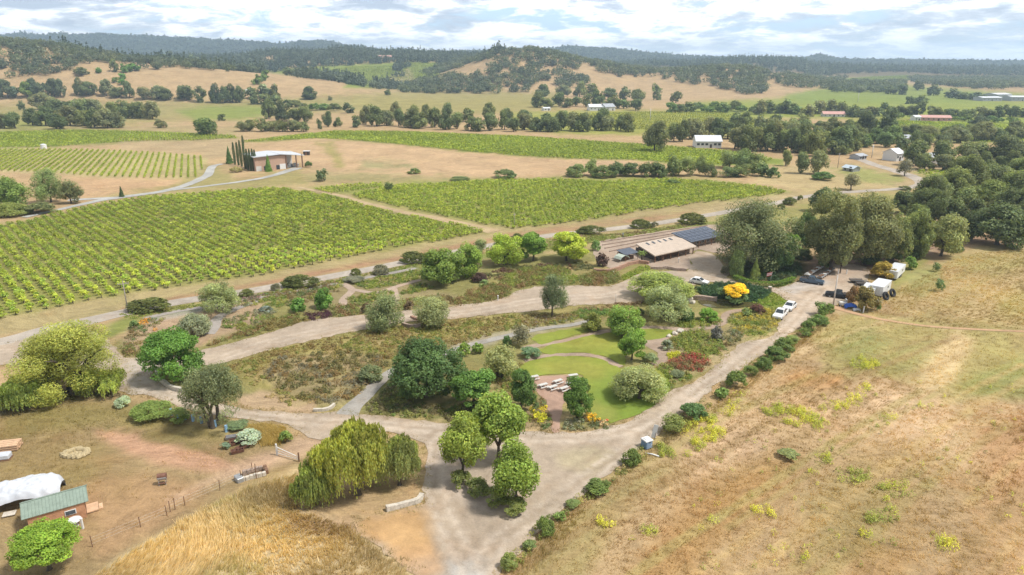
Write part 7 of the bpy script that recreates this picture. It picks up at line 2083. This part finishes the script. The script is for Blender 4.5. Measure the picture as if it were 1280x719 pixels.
# barrel grill
g0 = G(204, 605); root = empty('barrel_grill', g0, .3, 'dark barrel grill on legs standing in the yard', 'grill')
MB().tube([(-.5, 0, 1.0), (.5, 0, 1.0)], .38, 16).build('barrel', METAL, root, smooth=False)
MB().tube([(-.52, 0, 1.14), (.52, 0, 1.14)], .36, 16).build('lid', RUST, root)
for x in (-.4, .4):
    for y in (-.3, .3):
        MB().tube([(x, y * .6, .8), (x, y * 1.3, 0)], .035, 6).build('leg', METAL, root)
MB().box((0, -.25, .3), (.9, .35, .05)).build('shelf', RUST, root)
# fence
fp = [(116, 684), (176, 659), (209, 645), (213, 640), (219, 637), (231, 632), (275, 613), (302, 600), (316, 591)]
root = empty('wire_fence', G(*fp[0]), 0, 'thin wire fence with dark posts between the yard and the tall grass', 'fence')
o0 = G(*fp[0]); tops = []
for i, p in enumerate(fp):
    g0 = G(*p) - o0; h = random.uniform(1.25, 1.6)
    MB().tube([g0 + Vector((0, 0, -.2)), g0 + Vector((random.uniform(-.05, .05), 0, h))], .05, 6).build('post', WOOD, root)
    tops.append(g0)
for z in (.45, .85, 1.2):
    MB().tube([t + Vector((0, 0, z)) for t in tops], .006, 4).build('wire', METAL, root)
# stone trough ruin
g0 = G(318, 594); root = empty('stone_trough', g0, R(30), 'ruined long stone trough at the end of the wire fence', 'trough')
for y, l in ((-.75, 3.4), (.75, 2.6)):
    wb = MB()
    for i in range(int(l / .5)):
        wb.box((-l / 2 + .25 + i * .5, y + random.uniform(-.05, .05), .32), (.48, .4, .64 * random.uniform(.75, 1.15)), random.uniform(-.08, .08))
    wb.build('side', STONEP if y < 0 else STONE, root, bevel=.04)
eb = MB()
for i in range(3):
    eb.box((1.45, -.45 + i * .45, .34), (.42, .42, .68 * random.uniform(.8, 1.2)))
eb.build('end', WOOD, root, bevel=.04)
MB().box((-1.9, -.4, .35), (.8, 1.3, .7), .2).build('fallen_block', METAL, root, bevel=.06)
MB().tube([(.1, -1.0, 0), (.1, -1.0, 2.2)], .05, 6).build('stake', WOOD, root)
# gate
ga, gb = G(346.5, 569), G(374, 577)
dr = gb - ga; L_ = dr.length
root = empty('field_gate', ga, math.atan2(dr.y, dr.x), 'white pipe field gate with a stout white post across the yard track', 'gate')
MB().tube([(0, 0, -.1), (0, 0, 1.7)], .12, 8).build('gate_post', WHITE, root); MB().tube([(L_, 0, -.1), (L_, 0, 1.4)], .1, 8).build('gate_post', WOOD, root)
lf = MB().tube([(.15, 0, 1.25), (L_ - .15, 0, .75)], .045, 6).tube([(.15, 0, .35), (L_ - .15, 0, .3)], .04, 6).tube([(.15, 0, .35), (.15, 0, 1.25)], .04, 6).tube([(L_ - .15, 0, .3), (L_ - .15, 0, .75)], .04, 6).tube([(.15, 0, .8), (L_ - .15, 0, .5)], .03, 6)
lf.build('gate_leaf', WHITE, root)
# scrap
for i, (x, y, rz, s, lb) in enumerate([(297, 566, .5, 1.0, 'rusty trough, lowest piece of the scrap row'), (306, 560, .9, 1.5, 'long rusty trough above the lowest scrap piece'), (300, 553, .6, 1.2, 'reddish rusty trough left of the silver-blue shrub'), (291, 555, 2.0, .9, 'dark rusty trough at the left of the scrap row'), (289, 549, .3, .9, 'greyish rusty trough at the top of the scrap row')]):
    root = empty('rusty_trough', G(x, y), rz, lb, 'trough', 'rusty scrap by the silver-blue shrub')
    MB().box((0, 0, .12), (1.6 * s, .6, .06)).build('bottom', RUST, root)
    for yy in (-.32, .32):
        MB().slab((-.8 * s, yy * .9, .12), (.8 * s, yy * .9, .12), (.8 * s, yy * 1.2, .5), (-.8 * s, yy * 1.2, .5), .05).build('side', RUST if i != 4 else METAL, root)
    for xx in (-.8, .8):
        MB().box((xx * s, 0, .3), (.05, .68, .36)).build('end', RUST, root)
# blue tree guards
for i, (x, y) in enumerate([(214, 519), (222.5, 522), (231, 524.5), (241.5, 526.5), (252, 529), (269, 534), (283, 540)]):
    g0 = G(x, y)
    o = tag(MB().tube([(0, 0, 0), (0, 0, 1.05)], [.2, .19], 10).tube([(.24, 0, 0), (.24, 0, 1.25)], .025, 5).build('tree_guard', LBLUE if i not in (4,) else BLUEP), 'pale blue plant guard tube along the yard hedge, %s' % ordinal(i) if i != 4 else 'darker blue plant guard tube under the grey-green oak', 'plant guard', 'plant guards along the yard hedge')
    o.location = g0


# ------------------------------------------------------------------ farms and houses across the valley
def house(left, right, depth, wall_h, roof_h, wm, rm, label, name='farm_house', nwin=4, gable='long', over=.5, door=True, cat='building', win=(1.2, 1.0)):
    a_, b_ = G(*left), G(*right)
    dr = b_ - a_; dr.z = 0; L_ = dr.length
    zmin = min(a_.z, b_.z)
    root = empty(name, Vector((a_.x, a_.y, zmin)), math.atan2(dr.y, dr.x), label, cat)
    MB().box((L_ / 2, depth / 2, wall_h / 2 - .5), (L_, depth, wall_h + 1)).build('wall', wm, root)
    if roof_h > .6:
        gb = MB()
        for x in (.01, L_ - .01):
            gb.add([(x - .1, 0, wall_h), (x - .1, depth, wall_h), (x - .1, depth / 2, wall_h + roof_h - .1), (x + .1, 0, wall_h), (x + .1, depth, wall_h), (x + .1, depth / 2, wall_h + roof_h - .1)], [(0, 1, 2), (5, 4, 3), (0, 3, 4, 1), (1, 4, 5, 2), (2, 5, 3, 0)])
        gb.build('gable', wm, root)
    rf = MB()
    k = roof_h / (depth / 2)
    rf.slab((-over, -over, wall_h - over * k), (L_ + over, -over, wall_h - over * k), (L_ + over, depth / 2, wall_h + roof_h), (-over, depth / 2, wall_h + roof_h), -.18)
    rf.slab((L_ + over, depth + over, wall_h - over * k), (-over, depth + over, wall_h - over * k), (-over, depth / 2, wall_h + roof_h), (L_ + over, depth / 2, wall_h + roof_h), -.18)
    rf.build('roof', rm, root)
    for i in range(nwin):
        x = L_ * (i + .5) / nwin
        if door and i == nwin // 2:
            MB().box((x, -.04, 1.15), (1.3, .12, 2.3)).build('door', DARK, root)
        else:
            w_ = MB().box((x, -.04, wall_h * .55), (win[0] + .25, .1, win[1] + .25)).build('window', OFFW, root)
            MB().box((x, -.1, wall_h * .55), (win[0], .06, win[1])).build('pane', GLASS, w_)
    return root


# winery house: block wall, white roof, open bay at its right end
a_, b_ = G(320, 214.5), G(379, 209)
dr = b_ - a_; dr.z = 0; L_ = dr.length
root = empty('winery_house', a_, math.atan2(dr.y, dr.x), 'wide tan block winery house with a white metal roof and an open bay', 'building')
h = hgt(a_, 197); Dp = 15.0; Lw = L_ * .64
MB().box((Lw / 2, Dp / 2, h / 2 - .5), (Lw, Dp, h + 1)).build('wall', BRICK, root)
MB().box((L_ * .82, Dp - .3, h / 2 - .5), (L_ * .36, .5, h + 1)).build('back_wall', OFFW, root)
rp = MB()
rp.slab((-.8, -1.0, h), (L_ * .5, -1.0, h + .5), (L_ * .5, Dp + .8, h + .7), (-.8, Dp + .8, h + .2), -.3)
rp.slab((L_ * .5, -1.0, h + .6), (L_ + .8, -1.0, h - .9), (L_ + .8, Dp + .8, h - .7), (L_ * .5, Dp + .8, h + .7), -.3)
rp.build('roof', plain('dusty_white_roof', (.5, .52, .55), .5), root)
for x in (Lw + .1, L_ * .86, L_ * .99):
    MB().box((x, -.1, h / 2 - .5), (.5, .5, h + .6)).build('post', WOOD, root)
for i, (x, w_, hh, m__) in enumerate([(Lw * .1, 2.6, 2.4, OFFW), (Lw * .32, 1.6, 2.2, GLASS), (Lw * .72, 1.6, 2.2, GLASS), (Lw * .88, 3.0, 2.6, WHITE)]):
    MB().box((x, -.06, hh / 2), (w_, .14, hh)).build('door', m__, root)
for i in range(5):
    MB().box((L_ * (.70 + .06 * i), 3 + 1.2 * (i % 3), .7 + .3 * (i % 2)), (1.4, 1.6, 1.6 + .6 * (i % 2)), .3 * i).build('stored_crate', [METAL, WHITE, GREYROOF][i % 3], root)
g0 = G(383.5, 194); root = empty('field_shed', g0, 0, 'tiny dark shed with a white top in the dry field right of the winery house', 'shed')
MB().box((0, 0, 1.1), (3.2, 2.6, 2.2)).build('wall', DARK, root); MB().box((0, 0, 2.35), (3.6, 3.0, .25)).build('roof', ROOFW, root); MB().box((0, -1.32, .9), (1, .08, 1.8)).build('door', WOOD, root)
house((870, 185), (901.5, 185), 11, hgt(G(870, 185), 176.5), 3.0, WHITE, ROOFW, 'white barn with a pale metal roof and a row of dark windows', 'white_barn', 6, win=(1.6, 1.2))
house((737, 138.6), (755, 138.4), 16, 4.2, 2.6, WHITE, ROOFW, 'long white farm shed, left of two in the valley', 'farm_shed', 4)
house((757, 138.6), (769, 138.2), 14, 4.2, 3.2, OFFW, GREYROOF, 'white gabled farm shed, right of two in the valley', 'farm_shed', 2)
house((680, 138.5), (688, 138.4), 8, 2.6, 1.0, WHITE, ROOFW, 'little white hut at the left of the valley farm trees', 'farm_shed', 2, cat='shed')
house((1029, 146), (1056, 146.5), 12, 2.8, 2.2, OFFW, PINKROOF, 'pink-roofed farmhouse among green bushes', 'farm_house', 5)
house((1151, 151), (1189, 151.5), 12, 3.0, 1.8, PINKROOF, PINKROOF, 'long pink-roofed house behind the hedge at the right', 'farm_house', 6)
house((1143.5, 151.5), (1150.5, 151.5), 9, 3.6, 1.4, WHITE, ROOFW, 'white end building left of the long pink-roofed house', 'farm_house', 2)
house((1228, 126.5), (1252, 126.5), 20, 4.5, 1.5, GREYROOF, ROOFW, 'far grey warehouse with a white roof at the right edge, left part', 'warehouse', 5)
house((1246, 124), (1264, 123.6), 24, 6.5, 1.8, GREYROOF, ROOFW, 'far tall warehouse at the right edge, middle part', 'warehouse', 4)
house((1264, 126.5), (1292, 126.5), 22, 5.5, 1.5, GREYROOF, ROOFW, 'far grey warehouse cut by the right picture edge', 'warehouse', 5)
house((474, 76), (490, 75), 20, 7, 6, plain('pink_plaster', (.55, .38, .34), .8), PINKROOF, 'pinkish house alone in the dark forest ridge', 'farm_house', 4)
house((307, 117.5), (314, 117.2), 7, 3.5, 2.0, WHITE, ROOFW, 'little white cottage among dark trees below the golden slope', 'cottage', 2)
house((1120, 202), (1129, 201), 8, 4.2, 2.2, WHITE, ROOFW, 'white house with a steep roof right at the road bend', 'farm_house', 3)
house((1148, 205.5), (1174, 205), 9, 3.4, 1.8, WHITE, GREYROOF, 'low white house behind the roadside oaks', 'farm_house', 5)
house((1113, 178.5), (1127, 178), 9, 3.0, 1.6, OFFW, GREYROOF, 'grey-roofed house among trees, left of two above the road', 'farm_house', 3)
house((1129, 178.5), (1141, 178), 9, 3.0, 1.6, OFFW, GREYROOF, 'grey-roofed house among trees, right of two above the road', 'farm_house', 3)
house((1074, 200), (1083, 199), 6, 2.0, .9, GREYROOF, GREYROOF, 'small grey shed left of the road bend', 'field_shed', 3, cat='shed')
house((1053, 213), (1066, 215), 5, 1.6, 1.0, METAL, plain('pale_blue_roof', (.45, .52, .58), .5), 'low pale blue-roofed shelter in the field left of the road', 'field_shed', 2, cat='shed')
g0 = G(55, 186); root = empty('water_tank', g0, 0, 'small white water tank at the top of the trellised slope', 'tank')
MB().tube([(0, 0, 0), (0, 0, 2.6)], 1.7, 20).build('shell', WHITE, root); MB().tube([(0, 0, 2.6), (0, 0, 3.1)], [1.75, .3], 20).build('lid', ROOFW, root)


# ------------------------------------------------------------------ two people in the winery yard
def person(px, py, rz, label, shirt, trousers, stride=.12):
    me = bpy.data.meshes.new('person')
    J = [(0, 0, .95), (0, .01, 1.2), (0, 0, 1.42), (0, .01, 1.52), (0, .03, 1.62), (0, .03, 1.74),
         (.10, 0, .9), (.11, stride, .5), (.11, stride - .05, .08), (.11, stride + .12, .04), (-.10, 0, .9), (-.11, -stride, .5), (-.11, -stride - .1, .09), (-.11, -stride + .06, .04),
         (.19, 0, 1.42), (.25, -.03, 1.14), (.24, .10, .90), (.24, .14, .82), (-.19, 0, 1.42), (-.25, .04, 1.14), (-.24, .14, .92), (-.24, .18, .84)]
    E = [(0, 1), (1, 2), (2, 3), (3, 4), (4, 5), (0, 6), (6, 7), (7, 8), (8, 9), (0, 10), (10, 11), (11, 12), (12, 13), (2, 14), (14, 15), (15, 16), (16, 17), (2, 18), (18, 19), (19, 20), (20, 21)]
    rad = [.145, .135, .15, .06, .098, .085, .095, .065, .045, .04, .095, .065, .045, .04, .07, .048, .036, .04, .07, .048, .036, .04]
    me.from_pydata(J, E, [])
    o = link('person', me)
    md = o.modifiers.new('skin', 'SKIN')
    for i, v in enumerate(me.skin_vertices[0].data):
        v.radius = (rad[i], rad[i] * (.75 if i < 3 else 1)); v.use_root = (i == 0)
    o.modifiers.new('sub', 'SUBSURF').levels = 2
    dg = bpy.context.evaluated_depsgraph_get()
    m2 = bpy.data.meshes.new_from_object(o.evaluated_get(dg))
    bpy.data.objects.remove(o)
    m2.materials.clear()
    for m_ in (shirt, trousers, plain('skin', (.42, .25, .18), .6), plain('dark_hair', (.05, .035, .025), .8), plain('shoe_leather', (.05, .04, .035), .6)):
        m2.materials.append(m_)
    for p in m2.polygons:
        c_ = p.center
        p.material_index = 3 if c_.z > 1.70 or (c_.z > 1.6 and c_.y < -.02) else 2 if c_.z > 1.47 or (abs(c_.x) > .17 and c_.z < .98 and c_.z > .75) else 0 if c_.z > .95 else 1 if c_.z > .12 else 4
        p.use_smooth = True
    o = tag(link('person', m2), label, 'person')
    o.location = G(px, py); o.rotation_euler = (0, 0, rz)
    return o


person(778.6, 297, 1.2, 'person in a grey-blue shirt walking across the winery yard', plain('grey_blue_cloth', (.25, .32, .42), .85), plain('dark_cloth', (.06, .07, .09), .85))
person(848, 328.5, -2.0, 'person dressed in white standing before the pavilion', plain('white_cloth', (.75, .75, .73), .85), plain('pale_cloth', (.6, .58, .54), .85), .05)
print('verts', sum(len(m.vertices) for m in bpy.data.meshes), 'objs', len(bpy.data.objects))
